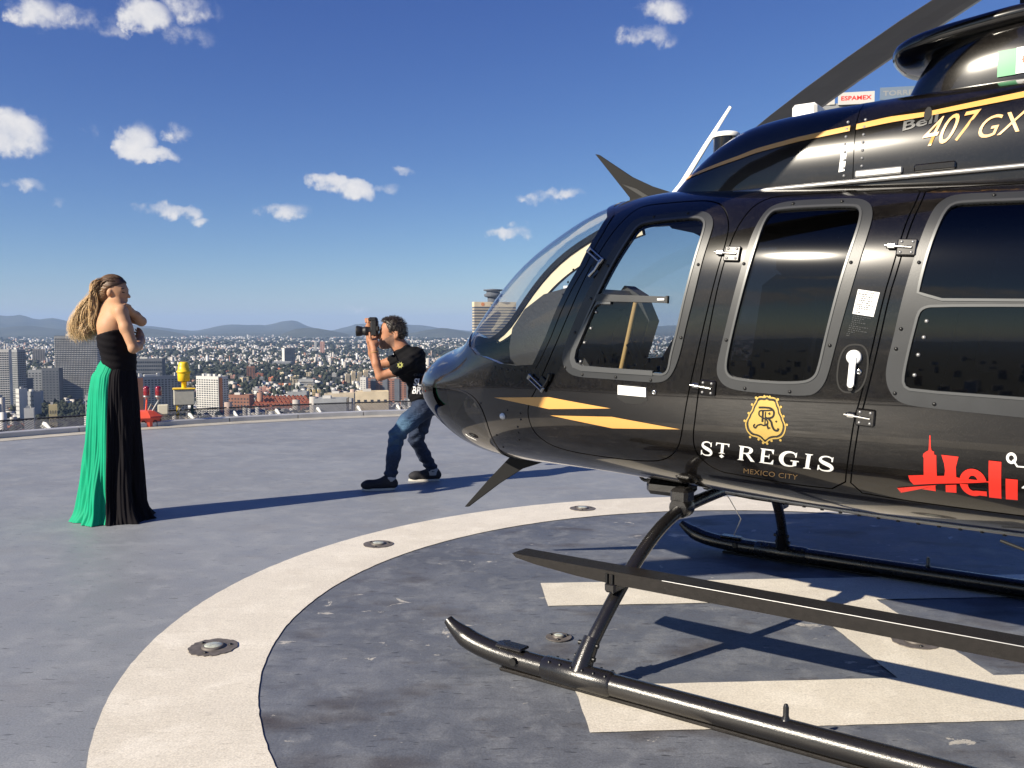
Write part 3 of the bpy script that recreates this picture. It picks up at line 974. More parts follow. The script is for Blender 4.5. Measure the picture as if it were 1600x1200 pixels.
# outlines on the near side, (distance aft of the nose, height), metres
TRACE = {
 'door1': [(1.336,1.397),(1.241,1.223),(1.182,1.121),(1.144,1.072),(1.122,1.028),(1.117,0.985),(1.122,0.935),(1.144,0.892),(1.212,0.846),(1.338,0.826),(1.553,0.821),(1.723,0.825),(1.825,0.843),(1.896,0.891),(1.936,0.961),(1.981,1.186),(2.033,1.403),(2.078,1.608),(2.108,1.746),(2.102,1.824),(2.056,1.891),(2.011,1.916),(1.938,1.932),(1.755,1.934),(1.676,1.933),(1.627,1.916),(1.587,1.866),(1.55,1.81),(1.504,1.725),(1.464,1.66)],
 'win1_out': [(1.64,1.846),(1.664,1.867),(1.741,1.874),(1.903,1.879),(1.961,1.875),(2.008,1.859),(2.035,1.824),(2.035,1.776),(2.011,1.656),(1.987,1.53),(1.955,1.403),(1.934,1.305),(1.909,1.235),(1.881,1.195),(1.843,1.178),(1.777,1.178),(1.539,1.185),(1.426,1.187),(1.372,1.205),(1.343,1.252),(1.346,1.295),(1.398,1.409),(1.482,1.575),(1.553,1.692),(1.61,1.786)],
 'win1_in': [(1.683,1.826),(1.722,1.842),(1.915,1.845),(1.964,1.841),(1.988,1.826),(1.995,1.808),(1.992,1.761),(1.966,1.633),(1.933,1.485),(1.913,1.39),(1.885,1.291),(1.877,1.234),(1.857,1.215),(1.807,1.219),(1.453,1.224),(1.408,1.237),(1.397,1.268),(1.407,1.305),(1.458,1.403),(1.53,1.541),(1.599,1.675),(1.66,1.782)],
 'rail1': [(1.536,1.543),(1.865,1.525),(1.866,1.504),(1.531,1.516)],
 'rail2': [(1.408,1.24),(1.807,1.216),(1.807,1.2),(1.408,1.223)],
 'bolts1': [(1.75,1.866),(1.908,1.868),(1.569,1.667),(1.495,1.528),(1.415,1.382),(1.361,1.227),(1.457,1.199),(1.631,1.194),(1.8,1.187),(1.936,1.363),(1.998,1.652)],
 'win2_out': [(2.239,1.855),(2.271,1.878),(2.333,1.887),(2.525,1.88),(2.588,1.872),(2.627,1.847),(2.642,1.81),(2.64,1.759),(2.617,1.643),(2.583,1.497),(2.552,1.369),(2.524,1.245),(2.507,1.195),(2.477,1.162),(2.446,1.152),(2.363,1.151),(2.182,1.159),(2.126,1.174),(2.097,1.206),(2.09,1.239),(2.096,1.28),(2.141,1.472),(2.185,1.662),(2.21,1.781)],
 'win2_in': [(2.263,1.843),(2.293,1.851),(2.41,1.85),(2.566,1.842),(2.589,1.83),(2.597,1.8),(2.59,1.737),(2.555,1.596),(2.53,1.486),(2.503,1.363),(2.481,1.25),(2.466,1.222),(2.432,1.206),(2.329,1.201),(2.168,1.208),(2.136,1.227),(2.133,1.267),(2.151,1.36),(2.199,1.57),(2.229,1.7),(2.246,1.799)],
 'bolts2': [(2.338,1.872),(2.52,1.866),(2.188,1.647),(2.587,1.635),(2.129,1.355),(2.525,1.339),(2.208,1.17),(2.382,1.165)],
 'door2': [(2.014,1.177),(2.07,1.501),(2.106,1.68),(2.132,1.785),(2.155,1.841),(2.181,1.886),(2.222,1.914),(2.279,1.921),(2.463,1.917),(2.693,1.907),(2.784,1.902),(2.78,1.847),(2.764,1.785),(2.747,1.697),(2.73,1.61),(2.708,1.519),(2.677,1.349),(2.66,1.263),(2.632,1.127),(2.622,1.097),(2.597,0.944),(2.561,0.793),(2.362,0.792),(2.22,0.804),(2.109,0.812),(2.077,0.814),(2.029,0.835),(1.991,0.878),(1.977,0.915),(1.98,0.97),(1.997,1.05)],
 'door3_front': [(2.797,1.901),(2.793,1.846),(2.777,1.784),(2.759,1.696),(2.743,1.609),(2.72,1.519),(2.69,1.349),(2.673,1.263),(2.645,1.128),(2.635,1.098),(2.61,0.945),(2.575,0.792)],
 'win3_out': [(3.095,1.852),(2.939,1.86),(2.888,1.857),(2.862,1.84),(2.843,1.817),(2.825,1.762),(2.806,1.684),(2.782,1.579),(2.76,1.476),(2.74,1.363),(2.725,1.296),(2.718,1.24),(2.726,1.195),(2.748,1.158),(2.784,1.137),(2.864,1.129),(3.133,1.114)],
 'win3_up': [(3.1,1.816),(2.938,1.823),(2.9,1.819),(2.882,1.797),(2.866,1.748),(2.847,1.673),(2.83,1.588),(2.816,1.504),(3.12,1.496)],
 'win3_lo': [(3.121,1.469),(2.862,1.472),(2.836,1.466),(2.823,1.451),(2.812,1.399),(2.801,1.348),(2.783,1.248),(2.782,1.206),(2.805,1.192),(3.131,1.18)],
 'bolts3': [(3.02,1.845),(2.813,1.625),(2.765,1.399),(2.751,1.33),(2.751,1.175),(2.878,1.144)],
 'ws': [(1.425,1.946),(1.483,1.892),(1.465,1.814),(1.41,1.679),(1.345,1.574),(1.294,1.478),(1.239,1.362),(1.162,1.233),(1.055,1.226),(0.94,1.232),(0.863,1.251),(0.755,1.27),(0.677,1.309)],
 'strip': [(1.523,1.919),(1.522,1.872),(1.514,1.822),(1.472,1.727),(1.442,1.661),(1.314,1.397),(1.226,1.24),(1.195,1.175)],
 'chin': [(0.195,1.087),(0.379,1.083),(0.567,1.084),(0.66,1.073),(0.724,1.052),(0.769,1.009),(0.788,0.945),(0.78,0.876),(0.761,0.802),(0.735,0.745)],
 'flash1': [(0.899,1.066),(1.263,1.089),(1.6,1.058),(1.258,1.034)],
 'flash2': [(1.261,1.005),(1.604,1.022),(1.928,0.991),(1.6,0.971)],
 'dhandle': [(1.641,1.16),(1.777,1.155),(1.778,1.114),(1.641,1.118)],
}
TR = {k: np.array(v) for k, v in TRACE.items()}
door3 = np.array(TRACE['door3_front'] + [(2.75, .776), (2.95, .768), (3.25, .76), (3.5, .762), (3.58, .80), (3.62, .90), (3.65, 1.2), (3.66, 1.5), (3.65, 1.75), (3.62, 1.83), (3.55, 1.868), (3.3, 1.885), (3.0, 1.895)])
win3o = np.array([(3.40, 1.845)] + TRACE['win3_out'] + [(3.40, 1.10), (3.46, 1.115), (3.50, 1.16), (3.51, 1.4), (3.51, 1.7), (3.49, 1.80), (3.46, 1.835)])
win3u = np.array(TRACE['win3_up'] + [(3.44, 1.488), (3.455, 1.50), (3.46, 1.72), (3.44, 1.785), (3.39, 1.808)])
win3l = np.array(TRACE['win3_lo'] + [(3.40, 1.168), (3.44, 1.185), (3.455, 1.22), (3.455, 1.45), (3.44, 1.462)])


def outline(P, d=0.0, n=2):
    """smoothed outline in (a, z), grown by d"""
    Q = resample(chaikin(P, n), .018)
    if d: Q = offset(Q, d)
    return Q


D1, D2, D3 = outline(TR['door1']), outline(TR['door2'], 0, 1), outline(door3, 0, 1)
W1o, W1i = outline(TR['win1_out']), outline(TR['win1_in'])
W2o, W2i = outline(TR['win2_out']), outline(TR['win2_in'])
W3o, W3u, W3l = outline(win3o), outline(win3u, 0, 1), outline(win3l, 0, 1)

# windscreen: pillar edge, foot, centre post, top edge; in the (sigma, theta) domain
ws_dom = az2dom(TR['ws'])
ws_c = at2dom([(.60, 42), (.52, 62), (.455, 78), (.43, 87.2), (.6, 87.3), (.8, 87.3), (1.0, 87.4), (1.2, 87.6), (1.37, 87.8), (1.385, 80), (1.40, 70)])
WS = resample(np.concatenate([ws_dom, ws_c]), .03)
# lower nose glazing
ch_dom = az2dom(TR['chin'])
CH = resample(chaikin(np.concatenate([ch_dom, at2dom([(.70, -84), (.5, -84), (.3, -84), (.2, -82), (.12, -72), (.08, -50), (.07, -25), (.09, -4)])]), 1), .03)

amax, amin = 3.8, .0003
s0, s1, hp_ = math.sqrt(amin) * SIG, math.sqrt(amax) * SIG, math.pi / 2
DOM = resample(np.array([(s0, -hp_), (s1, -hp_), (s1, hp_), (s0, hp_)]), .045)
d1, d2, d3 = az2dom(D1), az2dom(D2), az2dom(D3)

body = skin('fuselage', DOM, [d1, d2, d3, WS, CH], M['paint'], heli, 0, .028, (1, -1), .045)
# dark cabin lining a hand's breadth inside the skin
grow = [az2dom(outline(TR['door1'], -.035)), az2dom(outline(TR['door2'], -.03, 1)), az2dom(outline(door3, -.03, 1))]
DOM2 = resample(np.array([(math.sqrt(.45) * SIG, -hp_), (s1, -hp_), (s1, hp_), (math.sqrt(.45) * SIG, hp_)]), .06)
WSL = resample(np.concatenate([az2dom(TR['ws']), at2dom([(.60, 42), (.52, 62), (.47, 80), (.462, 87.2), (.6, 87.3), (1.0, 87.4), (1.37, 87.8), (1.40, 70)])]), .05)
CHL = resample(np.concatenate([az2dom(offset(TR['chin'][3:], 0)), at2dom([(.70, -84), (.5, -84), (.462, -70), (.462, -30)])]), .06)
skin('cabin_lining', DOM2, [az2dom(outline(TR['door1'], .012)), az2dom(outline(TR['door2'], .012, 1)), az2dom(outline(door3, .012, 1)), WSL, CHL], M['lining'], body, -.030, 0, (1, -1), .07)


def door(name, D, wins_out, wins_in, panes, bolts, side, label=None):
    P = skin(name, az2dom(offset(D, -.0055)), [az2dom(w) for w in wins_in], M['paint'], heli, 0, .025, (side,), .045)
    if label: P['label'] = label
    skin('door_seal', az2dom(offset(D, .004)), [az2dom(offset(D, -.016))], M['seal'], P, -.011, 0, (side,), .045)
    skin('door_lining', az2dom(offset(D, -.012)), [az2dom(offset(w, .004)) for w in wins_in], M['lining'], P, -.027, 0, (side,), .07)
    fr = None
    for wo in wins_out:
        fr = skin('window_frame', az2dom(wo), [az2dom(w) for w in wins_in], M['frame'], P, .0055, .012, (side,), .045)
        # thin raised lip round the glass
        for w in wins_in:
            skin('glazing_bead', az2dom(offset(w, .0095)), [az2dom(offset(w, .001))], M['frame2'], fr, .0085, .006, (side,), 0)
    for w, m in zip(wins_in, panes):
        skin('window_pane', az2dom(offset(w, .003)), [], m, P, -.002, 0, (side,), .04)
    for (a, z) in bolts:
        mb = MB(); mb.lathe([(.0066, 0), (.0066, .002), (.005, .0042), (.0005, .005)], 12)
        xmb(mb, frame_at(a, z, .0055, side)); mb.build('frame_screw', M['bolt'], fr)
    return P


for side in (1, -1):
    dA = door('crew_door', D1, [W1o], [W1i], [M['doorglass']], TRACE['bolts1'] if side == 1 else [], side)
    dB = door('passenger_door', D2, [W2o], [W2i], [M['tint']], TRACE['bolts2'] if side == 1 else [], side)
    dC = door('cabin_door', D3, [W3o], [W3u, W3l], [M['tint'], M['tint']], TRACE['bolts3'] if side == 1 else [], side)
    if side == 1: doors = (dA, dB, dC)
    g = skin('windscreen_pane', offset(WS, .004), [], M['clear'], heli, -.003, 0, (side,), .05)
    g = skin('chin_window', offset(CH, .004), [], M['chin'], heli, -.003, 0, (side,), .05)
    skin('windscreen_retainer', offset(WS, .024), [offset(WS, .002)], M['paint'], body, .003, .006, (side,), 0)
    skin('chin_retainer', offset(CH, .018), [offset(CH, .002)], M['paint'], body, .003, .006, (side,), 0)
dA, dB, dC = doors

# the sliding pane in the crew door: rails and bead
pts = np.array(TRACE['rail1']); c = np.array([(1.527, 1.546), (1.872, 1.528), (1.872, 1.503), (1.523, 1.516)])
rl = skin('sliding_window_rail', az2dom(resample(c, .02)), [], M['frame'], dA, .012, .016, (1,), .05)
mb = MB(); mb.box((0, 0, 0), (.008, .03, .016)); xmb(mb, frame_at(1.874, 1.5155, .012)); mb.build('rail_end_cap', M['rubber'], rl)
mb = MB(); mb.box((0, 0, 0), (.032, .008, .004)); xmb(mb, frame_at(1.845, 1.517, .0135)); mb.build('rail_label', M['white'], rl)
sl = np.array([(1.528, 1.516), (1.60, 1.512), (1.60, 1.502), (1.535, 1.503), (1.517, 1.49), (1.47, 1.395), (1.424, 1.305), (1.416, 1.27), (1.425, 1.25), (1.455, 1.238), (1.60, 1.232), (1.81, 1.226), (1.81, 1.206), (1.455, 1.214), (1.405, 1.228), (1.390, 1.265), (1.40, 1.31)])
skin('sliding_window_track', az2dom(resample(sl, .015)), [], M['frame2'], dA, .010, .014, (1,), 0)
for (a, z) in ((1.452, 1.338), (1.485, 1.40), (1.432, 1.255), (1.51, 1.47)):
    mb = MB(); mb.lathe([(.0065, 0), (.0065, .003), (.003, .006), (.0005, .0062)], 10); xmb(mb, frame_at(a + .012, z, .0)); mb.build('pane_stud', M['greymetal'], dA)
for (a, z) in ((2.845, 1.425), (2.838, 1.37), (2.822, 1.31), (2.812, 1.24)):
    mb = MB(); mb.lathe([(.007, 0), (.007, .003), (.003, .006), (.0005, .0062)], 10); xmb(mb, frame_at(a, z, .0)); mb.build('pane_stud', M['greymetal'], dC)

# rivets along the windscreen pillar and the skin below it
mbs = []
for i in range(9):
    t = i / 8
    mbs.append((1.375 - .165 * t - .03 * t * t, 1.66 - .44 * t))
mbs += [(1.045, 1.205), (1.0, 1.204), (.955, 1.207), (.91, 1.214), (1.09, 1.203), (1.13, 1.20)]
mbs += [(1.03, .93), (1.02, .90), (1.07, 1.0), (1.065, .97), (.985, 1.01), (.845, .87), (.83, .80), (1.0, .86), (.79, 1.03)]
for (a, z) in mbs:
    mb = MB(); mb.lathe([(.0055, 0), (.005, .002), (.0005, .0034)], 8); xmb(mb, frame_at(a, z)); mb.build('rivet', M['bolt'], body)
mb = MB(); mb.lathe([(.016, 0), (.015, .008), (.009, .014), (.0005, .016)], 14); xmb(mb, frame_at(.945, .978)); mb.build('static_port', M['white'], body)

# hinges
def plate_hinge(a, z, parent, tilt=0.0):
    m = frame_at(a, z, .001) @ Matrix.Rotation(tilt, 4, 'Z')
    mb = MB(); mb.box((.032, 0, .005), (.066, .062, .010), bevel=.006); xmb(mb, m); h = mb.build('hinge_plate', M['paint'], parent)
    mb = MB(); mb.tube([(-.040, .004, .012), (.050, -.002, .012)], .0048, 10); xmb(mb, m); mb.build('hinge_pin', M['chrome'], h)
    mb = MB(); mb.box((-.018, .003, .008), (.03, .02, .016), bevel=.004); xmb(mb, m); mb.build('hinge_knuckle', M['chrome'], h)
    for sx, sy in ((.014, .019), (.05, .019), (.014, -.019), (.05, -.019)):
        mb = MB(); mb.lathe([(.0055, .010), (.005, .013), (.0005, .0135)], 8, (sx, sy, 0))
        xmb(mb, m); mb.build('hinge_screw', M['greymetal'], h)
plate_hinge(2.105, 1.690, dB, R(-4)); plate_hinge(2.022, 1.168, dB, R(-4))
plate_hinge(2.738, 1.681, dC, R(-4)); plate_hinge(2.622, 1.086, dC, R(-4))
def strap_hinge(a, z, tilt, parent, flip=1):
    m = frame_at(a, z, .002) @ Matrix.Rotation(tilt, 4, 'Z')
    mb = MB()
    for dy in (-.009, .009):
        mb.box((.0, dy, .012), (.105, .007, .012), bevel=.002)
    mb.box((-.05, 0, .012), (.016, .03, .016), bevel=.004); mb.box((.05, 0, .012), (.016, .03, .016), bevel=.004)
    xmb(mb, m); h = mb.build('hinge_strap', M['chrome'], parent)
    mb = MB(); mb.tube([(.045, .0, .013), (.052, -.05 * flip, .013), (.045, -.085 * flip, .012)], [.008, .007, .009], 8); xmb(mb, m); mb.build('hinge_arm', M['chrome' if flip > 0 else 'bolt'], h)
    mb = MB(); mb.box((.03, -.02 * flip, .004), (.05, .05, .006), bevel=.003); xmb(mb, m); mb.build('hinge_plate', M['bolt'], h)
strap_hinge(1.500, 1.712, R(-34), dA); strap_hinge(1.196, 1.150, R(-34), dA, -1)

# recessed latch with white placard on the crew door, key locks
q = np.array([(1.636, 1.165), (1.783, 1.160), (1.784, 1.082), (1.636, 1.086)])
rc = skin('latch_recess', az2dom(resample(chaikin(q, 1), .02)), [], M['seal'], dA, .0012, 0, (1,), .05)
q = np.array([(1.641, 1.160), (1.777, 1.155), (1.778, 1.116), (1.641, 1.120)])
skin('latch_flap', az2dom(resample(q, .02)), [], M['white'], rc, .006, .006, (1,), .05)
for (a, z, p) in ((1.815, 1.137, dA), (2.628, 1.246, dB)):
    mb = MB(); mb.lathe([(.011, 0), (.011, .004), (.008, .006), (.003, .006), (.003, .002)], 14); xmb(mb, frame_at(a, z, .001)); mb.build('key_lock', M['chrome'], p)
# passenger door handle in its oval dish
ov = np.array([(2.605 + .051 * math.copysign(abs(math.cos(t)) ** .7, math.cos(t)), 1.257 + .086 * math.copysign(abs(math.sin(t)) ** .85, math.sin(t)) ) for t in np.linspace(0, 2 * math.pi, 40, endpoint=False)])
ov[:, 0] += (ov[:, 1] - 1.257) * .10
dish = skin('handle_dish', az2dom(offset(ov, .003)), [az2dom(offset(ov, -.003))], M['seal'], dB, .0015, 0, (1,), 0)
m = frame_at(2.611, 1.298, .002)
mb = MB(); mb.lathe([(.026, 0), (.026, .010), (.022, .014), (.0005, .015)], 22); xmb(mb, m); hd = mb.build('door_handle', M['white'], dB)
mb = MB(); mb.prism([(-.011, .0), (.011, .0), (.004, -.100), (-.018, -.100)], (0, 0, .013), (0, 0, .006), (1, 0, 0), (0, 1, 0)); mb.tube([(-.008, -.098, .0), (-.008, -.098, .016)], .011, 10); xmb(mb, m); mb.build('handle_lever', M['white'], hd)
mb = MB(); mb.tube([(-.0085, -.112, .002), (-.0085, -.112, .014)], .009, 10); xmb(mb, m); mb.build('lever_stop', M['rubber'], hd)

# ---- flat decals on the doors
decal('gold_flash', [TRACE['flash1']], M['gold'], body, .0018)
decal('gold_flash', [TRACE['flash2']], M['gold'], dA, .0018)
# placards
pl = np.array([(2.616, 1.539), (2.690, 1.526), (2.672, 1.441), (2.600, 1.453)])
pc = decal('placard', [pl], M['white'], dB, .0018)
def inpl(u, v): return tuple(pl[3] + (pl[2] - pl[3]) * u + (pl[0] - pl[3]) * v)
rows = []
for i, (u0, u1) in enumerate(((.22, .78), (.08, .92), (.14, .80), (.14, .66), (.14, .86), (.30, .70), (.08, .88), (.14, .74), (.14, .80), (.10, .30), (.10, .42))):
    v = .93 - i * .083; u = u0
    while u < u1 - .02:
        w = min(random.uniform(.04, .13), u1 - u); rows.append([inpl(u, v), inpl(u + w, v), inpl(u + w, v - .032), inpl(u, v - .032)]); u += w + .03
decal('placard_print', rows, M['bolt'], pc, .0026, step=0)
rows = []
for i, (u0, u1) in enumerate(((.05, .95), (.05, .6), (.05, .5), (.05, .75), (.05, .3), (-.02, .9), (-.02, .55), (-.02, .9), (-.02, .35), (-.06, .1), (-.06, .12))):
    v = -.07 - i * .082; u = u0
    while u < u1 - .02:
        w = min(random.uniform(.04, .13), u1 - u); rows.append([inpl(u, v), inpl(u + w, v), inpl(u + w, v - .028), inpl(u, v - .028)]); u += w + .03
decal('instruction_print', rows, M['frame'], dB, .0022, step=0)

# ---- serif lettering
def glyph_S(x, w):
    P = curve([(.80, .70), (.74, .88), (.55, .965), (.34, .955), (.18, .86), (.16, .70), (.30, .58), (.55, .47), (.76, .36), (.84, .21), (.74, .07), (.52, .025), (.30, .05), (.15, .17), (.09, .32)], 4)
    t = np.linspace(0, 1, len(P)); wd = .07 + .17 * np.exp(-((t - .5) / .20) ** 2)
    o = [stroke(P, wd), [(.75, .66), (.83, .66), (.82, 1.0), (.77, .93)], [(.07, .36), (.14, .36), (.15, .07), (.06, 0.0)]]
    return [[(x + p[0] * w, p[1]) for p in q] for q in o]
def glyph_T(x, w):
    o = [[(.40, .05), (.60, .05), (.60, .93), (.40, .93)], [(.02, .90), (.98, .90), (.98, 1.0), (.02, 1.0)], [(.02, .70), (.06, .70), (.14, .91), (.02, .91)], [(.98, .70), (.94, .70), (.86, .91), (.98, .91)], [(.26, 0), (.74, 0), (.66, .07), (.34, .07)]]
    return [[(x + p[0] * w, p[1]) for p in q] for q in o]
def stem(x0, x1):
    return [[(x0, .04), (x1, .04), (x1, .96), (x0, .96)], [(x0 - .10, 0), (x1 + .08, 0), (x1 + .02, .07), (x0 - .02, .07)], [(x0 - .10, 1), (x1 + .06, 1), (x1 + .02, .93), (x0 - .02, .93)]]
def glyph_R(x, w):
    B = curve([(.28, .955), (.55, .95), (.72, .86), (.74, .72), (.66, .58), (.50, .52), (.28, .52)], 4)
    t = np.linspace(0, 1, len(B)); o = stem(.12, .32) + [stroke(B, .07 + .13 * np.exp(-((t - .48) / .22) ** 2)), [(.42, .53), (.60, .55), (.96, .05), (1.0, 0), (.78, 0)]]
    return [[(x + p[0] * w, p[1]) for p in q] for q in o]
def glyph_E(x, w):
    o = stem(.12, .34) + [[(.3, .91), (.90, .91), (.90, 1), (.3, 1)], [(.90, .70), (.86, .70), (.74, .92), (.90, .92)], [(.3, .465), (.66, .465), (.66, .545), (.3, .545)], [(.66, .36), (.63, .36), (.60, .5), (.63, .66), (.66, .66)], [(.3, 0), (.94, 0), (.94, .09), (.3, .09)], [(.95, .32), (.91, .32), (.76, .08), (.94, .06)]]
    return [[(x + p[0] * w, p[1]) for p in q] for q in o]
def glyph_G(x, w):
    C_ = curve([(.84, .74), (.74, .91), (.54, .97), (.32, .91), (.17, .72), (.13, .50), (.18, .26), (.33, .08), (.54, .03), (.72, .06), (.86, .14)], 4)
    t = np.linspace(0, 1, len(C_)); o = [stroke(C_, .07 + .16 * np.exp(-((t - .48) / .25) ** 2)), [(.80, .66), (.86, .66), (.86, 1.0), (.80, .93)], [(.72, .06), (.90, .10), (.90, .40), (.72, .40)], [(.60, .38), (1.0, .38), (1.0, .45), (.60, .45)]]
    return [[(x + p[0] * w, p[1]) for p in q] for q in o]
def glyph_I(x, w):
    return [[(x + p[0] * w, p[1]) for p in q] for q in [[(.28, .04), (.72, .04), (.72, .96), (.28, .96)], [(.02, 0), (.98, 0), (.84, .07), (.16, .07)], [(.02, 1), (.98, 1), (.84, .93), (.16, .93)]]]
o_, ex_, ey_ = np.array([2.000, .8895]), np.array([.534, -.0205]), np.array([.016, .0605])
def lay(px, h): return tuple(o_ + ex_ * ((px - 80) / 1030.0) + ey_ * h)
for P in (glyph_S(80, 110), [[(p[0], .30 + p[1] * .72) for p in q] for q in glyph_T(203, 112)], [[(238, .10), (258, .24), (278, .10), (258, -.04)]], glyph_R(383, 140), glyph_E(553, 118), glyph_G(700, 150), glyph_I(884, 62), glyph_S(980, 130)):
    decal('white_letter', P, M['white'], dB, .0018, lay, 0)
text_on_hull('gold_city_name', 'MEXICO CITY', M['brown'], dB, (2.169, .8255), (.216, -.0045), (.0085, .0235), .0022, spacing=1.06)

# ---- crest
def cr(u, v): return (2.289 + u * .085 + v * .006, 1.053 - u * .0025 + v * .091)
hc = [(0, .97), (.10, .90), (.30, .92), (.42, .86), (.47, .70), (.58, .52), (.60, .36), (.72, .20), (.76, .05), (.86, -.10), (.88, -.30), (.80, -.55), (.60, -.70), (.36, -.72), (.16, -.80), (0, -.98)]
out = np.array(hc + [(-u, v) for u, v in hc[-2:0:-1]])
outs = chaikin(out, 2)
decal('crest', [outs * .90], M['gold2'], dB, .0018, cr, .05)
bord = []
no = 44
C2 = resample(outs * 1.04, .05)
for k in range(0, len(C2)):
    a, b = C2[k], C2[(k + 1) % len(C2)]
    bord.append(stroke([a, b], .06))
for (u, v) in ((.12, .98), (.5, .90), (.66, .60), (.80, .22), (.97, -.12), (.70, -.80), (.30, -.86), (.10, -1.0)):
    for sg in (1, -1):
        bord.append([(sg * u + .055 * math.cos(t), v + .055 * math.sin(t)) for t in np.linspace(0, 2 * math.pi, 10, endpoint=False)])
decal('crest_border', bord, M['gold2'], dB, .0018, cr, 0)
mono = [stroke(curve([(-.35, .50), (-.05, .52), (.22, .50), (.36, .36), (.32, .16), (.12, .08), (-.02, .10)]), .085),
        stroke([(-.14, .36), (-.14, -.10)], .085), stroke([(-.02, .34), (-.02, -.22)], .05),
        stroke(curve([(.30, .44), (.02, .40), (-.28, .36), (-.30, .18), (-.12, .08), (.06, .0), (.10, -.16), (-.06, -.24), (-.20, -.20)]), .06),
        stroke(curve([(.12, .08), (.26, -.06), (.32, -.24), (.42, -.38), (.56, -.40), (.60, -.30)]), .085),
        stroke(curve([(-.20, -.20), (-.36, -.26), (-.46, -.38), (-.54, -.30), (-.48, -.22)]), .06), stroke([(.06, -.14), (.14, -.36), (.22, -.30)], .07),
        [(.44, -.02), (.49, .03), (.54, -.02), (.49, -.07)], stroke([(.10, .28), (.22, .28)], .035), stroke([(.16, .34), (.16, .22)], .035)]
decal('crest_monogram', mono, M['seal'], dB, .0030, cr, 0)

# ---- red tour logo on the cabin door
red = [[(2.791, .884), (2.842, .891), (2.845, .954), (2.842, .96), (2.845, .97), (2.853, .977), (2.861, .982), (2.862, .994), (2.864, 1.035), (2.867, 1.036), (2.868, .994), (2.87, .983), (2.878, .979), (2.878, .969), (2.885, .967), (2.884, .892), (2.908, .895), (2.911, .914), (2.909, .94), (2.901, .97), (2.954, .968), (2.945, .93), (2.945, .894), (2.956, .892), (3.044, .889), (3.044, .886), (2.975, .875), (2.883, .863), (2.806, .85), (2.795, .864)],
       [(2.748, .83), (2.759, .812), (2.828, .836), (2.883, .858), (2.817, .845)], [(2.831, .836), (2.877, .856), (2.876, .833)], [(2.91, .861), (2.944, .866), (2.942, .835), (2.908, .834)],
       [(3.045, .963), (3.082, .962), (3.079, .83), (3.042, .83)], [(3.094, .905), (3.129, .905), (3.127, .831), (3.092, .83)]]
ec = np.array([2.996, .880]); ra, rb = .0415, .0500
up = [tuple(ec + (ra * math.cos(t), rb * math.sin(t))) for t in np.linspace(0.12, math.pi, 16)]
ui = [tuple(ec + (.014 * math.cos(t), .006 + .020 * math.sin(t))) for t in np.linspace(math.pi, 0, 8)]
red.append(up + [tuple(ec + (-ra, .004)), tuple(ec + (-.014, .006))] + ui + [tuple(ec + (.0415, .006))])
lo = [tuple(ec + (ra * math.cos(t), rb * math.sin(t))) for t in np.linspace(math.pi + .16, 2 * math.pi - 1.15, 14)]
li = [tuple(ec + (.016 * math.cos(t), -.008 + .022 * math.sin(t))) for t in np.linspace(2 * math.pi - 1.2, math.pi, 8)]
red.append(lo + [tuple(ec + (.040, -.046)), tuple(ec + (.040, -.028))] + li)
decal('red_logo', red, M['red'], dC, .0018, step=0)
wh = [[(3.111 + .0155 * math.cos(t), .977 + .0195 * math.sin(t)) for t in np.linspace(0, 2 * math.pi, 20)] + [(3.111 + .0075 * math.cos(t), .977 + .0100 * math.sin(t)) for t in np.linspace(2 * math.pi, 0, 16)],
      stroke([(3.115, .972), (3.128, .9505)], .0055), [(3.126, .953), (3.30, .953), (3.30, .948), (3.126, .948)]]
decal('white_logo_line', wh, M['white'], dC, .0018, step=0)
text_on_hull('white_logo_name', 'tours', M['white'], dC, (3.140, .832), (.26, .0), (0, .088), .0022, bold=.012)
# ---- engine cowling and mast fairing: lofts of superelliptic sections
def loft(name, rows, material, parent, n=28, z0=None, cap=True, full=False):
    """rows: (a, base z, top z, half width, exponent) - an arch from the near base over the top to the far base"""
    verts, faces = [], []
    m = n + 1
    for (a, zb, zt, w, e) in rows:
        for k in range(m):
            t = math.pi * k / n
            c, s = math.cos(t), math.sin(t)
            r = (abs(c) ** e + abs(s) ** e) ** (-1 / e)
            verts.append((a, -w * c * r, zb + (zt - zb) * s * r))
    for i in range(len(rows) - 1):
        for k in range(n):
            faces.append((i * m + k, (i + 1) * m + k, (i + 1) * m + k + 1, i * m + k + 1))
    if cap:
        faces.append(tuple(range(m))); faces.append(tuple(range((len(rows) - 1) * m, len(rows) * m))[::-1])
    o = mesh_obj(name, verts, faces, material, parent, True)
    return o


def interp_rows(K, st):
    K = np.array(K); xs = np.arange(K[0, 0], K[-1, 0] + 1e-6, st)
    return [tuple([x] + [float(pchip(K[:, 0], K[:, j], np.array([x]))[0]) for j in range(1, K.shape[1])]) for x in xs]


CK = [(1.60, 1.93, 1.985, .20, 2.2), (1.66, 1.93, 2.02, .33, 2.5), (1.74, 1.92, 2.085, .405, 2.9), (1.84, 1.91, 2.165, .45, 3.3), (1.95, 1.90, 2.235, .475, 3.6), (2.08, 1.89, 2.282, .488, 3.8), (2.25, 1.88, 2.30, .496, 4.0), (2.5, 1.87, 2.31, .50, 4.1), (3.2, 1.85, 2.32, .505, 4.2), (3.9, 1.84, 2.31, .50, 4.0)]
CROWS = interp_rows(CK, .03)
SEAM = 2.523
fwd = [r for r in CROWS if r[0] < SEAM - .012]
aft = [r for r in CROWS if r[0] > SEAM - .012]
def at_row(a): return tuple([a] + [float(pchip([k[0] for k in CK], [k[j] for k in CK], np.array([a]))[0]) for j in range(1, 5)])
cowl = loft('forward_cowling', fwd + [at_row(SEAM - .003)], M['paint'], heli, cap=False)
cowl2 = loft('engine_cowling', [at_row(SEAM)] + aft, M['paint'], heli, cap=False)


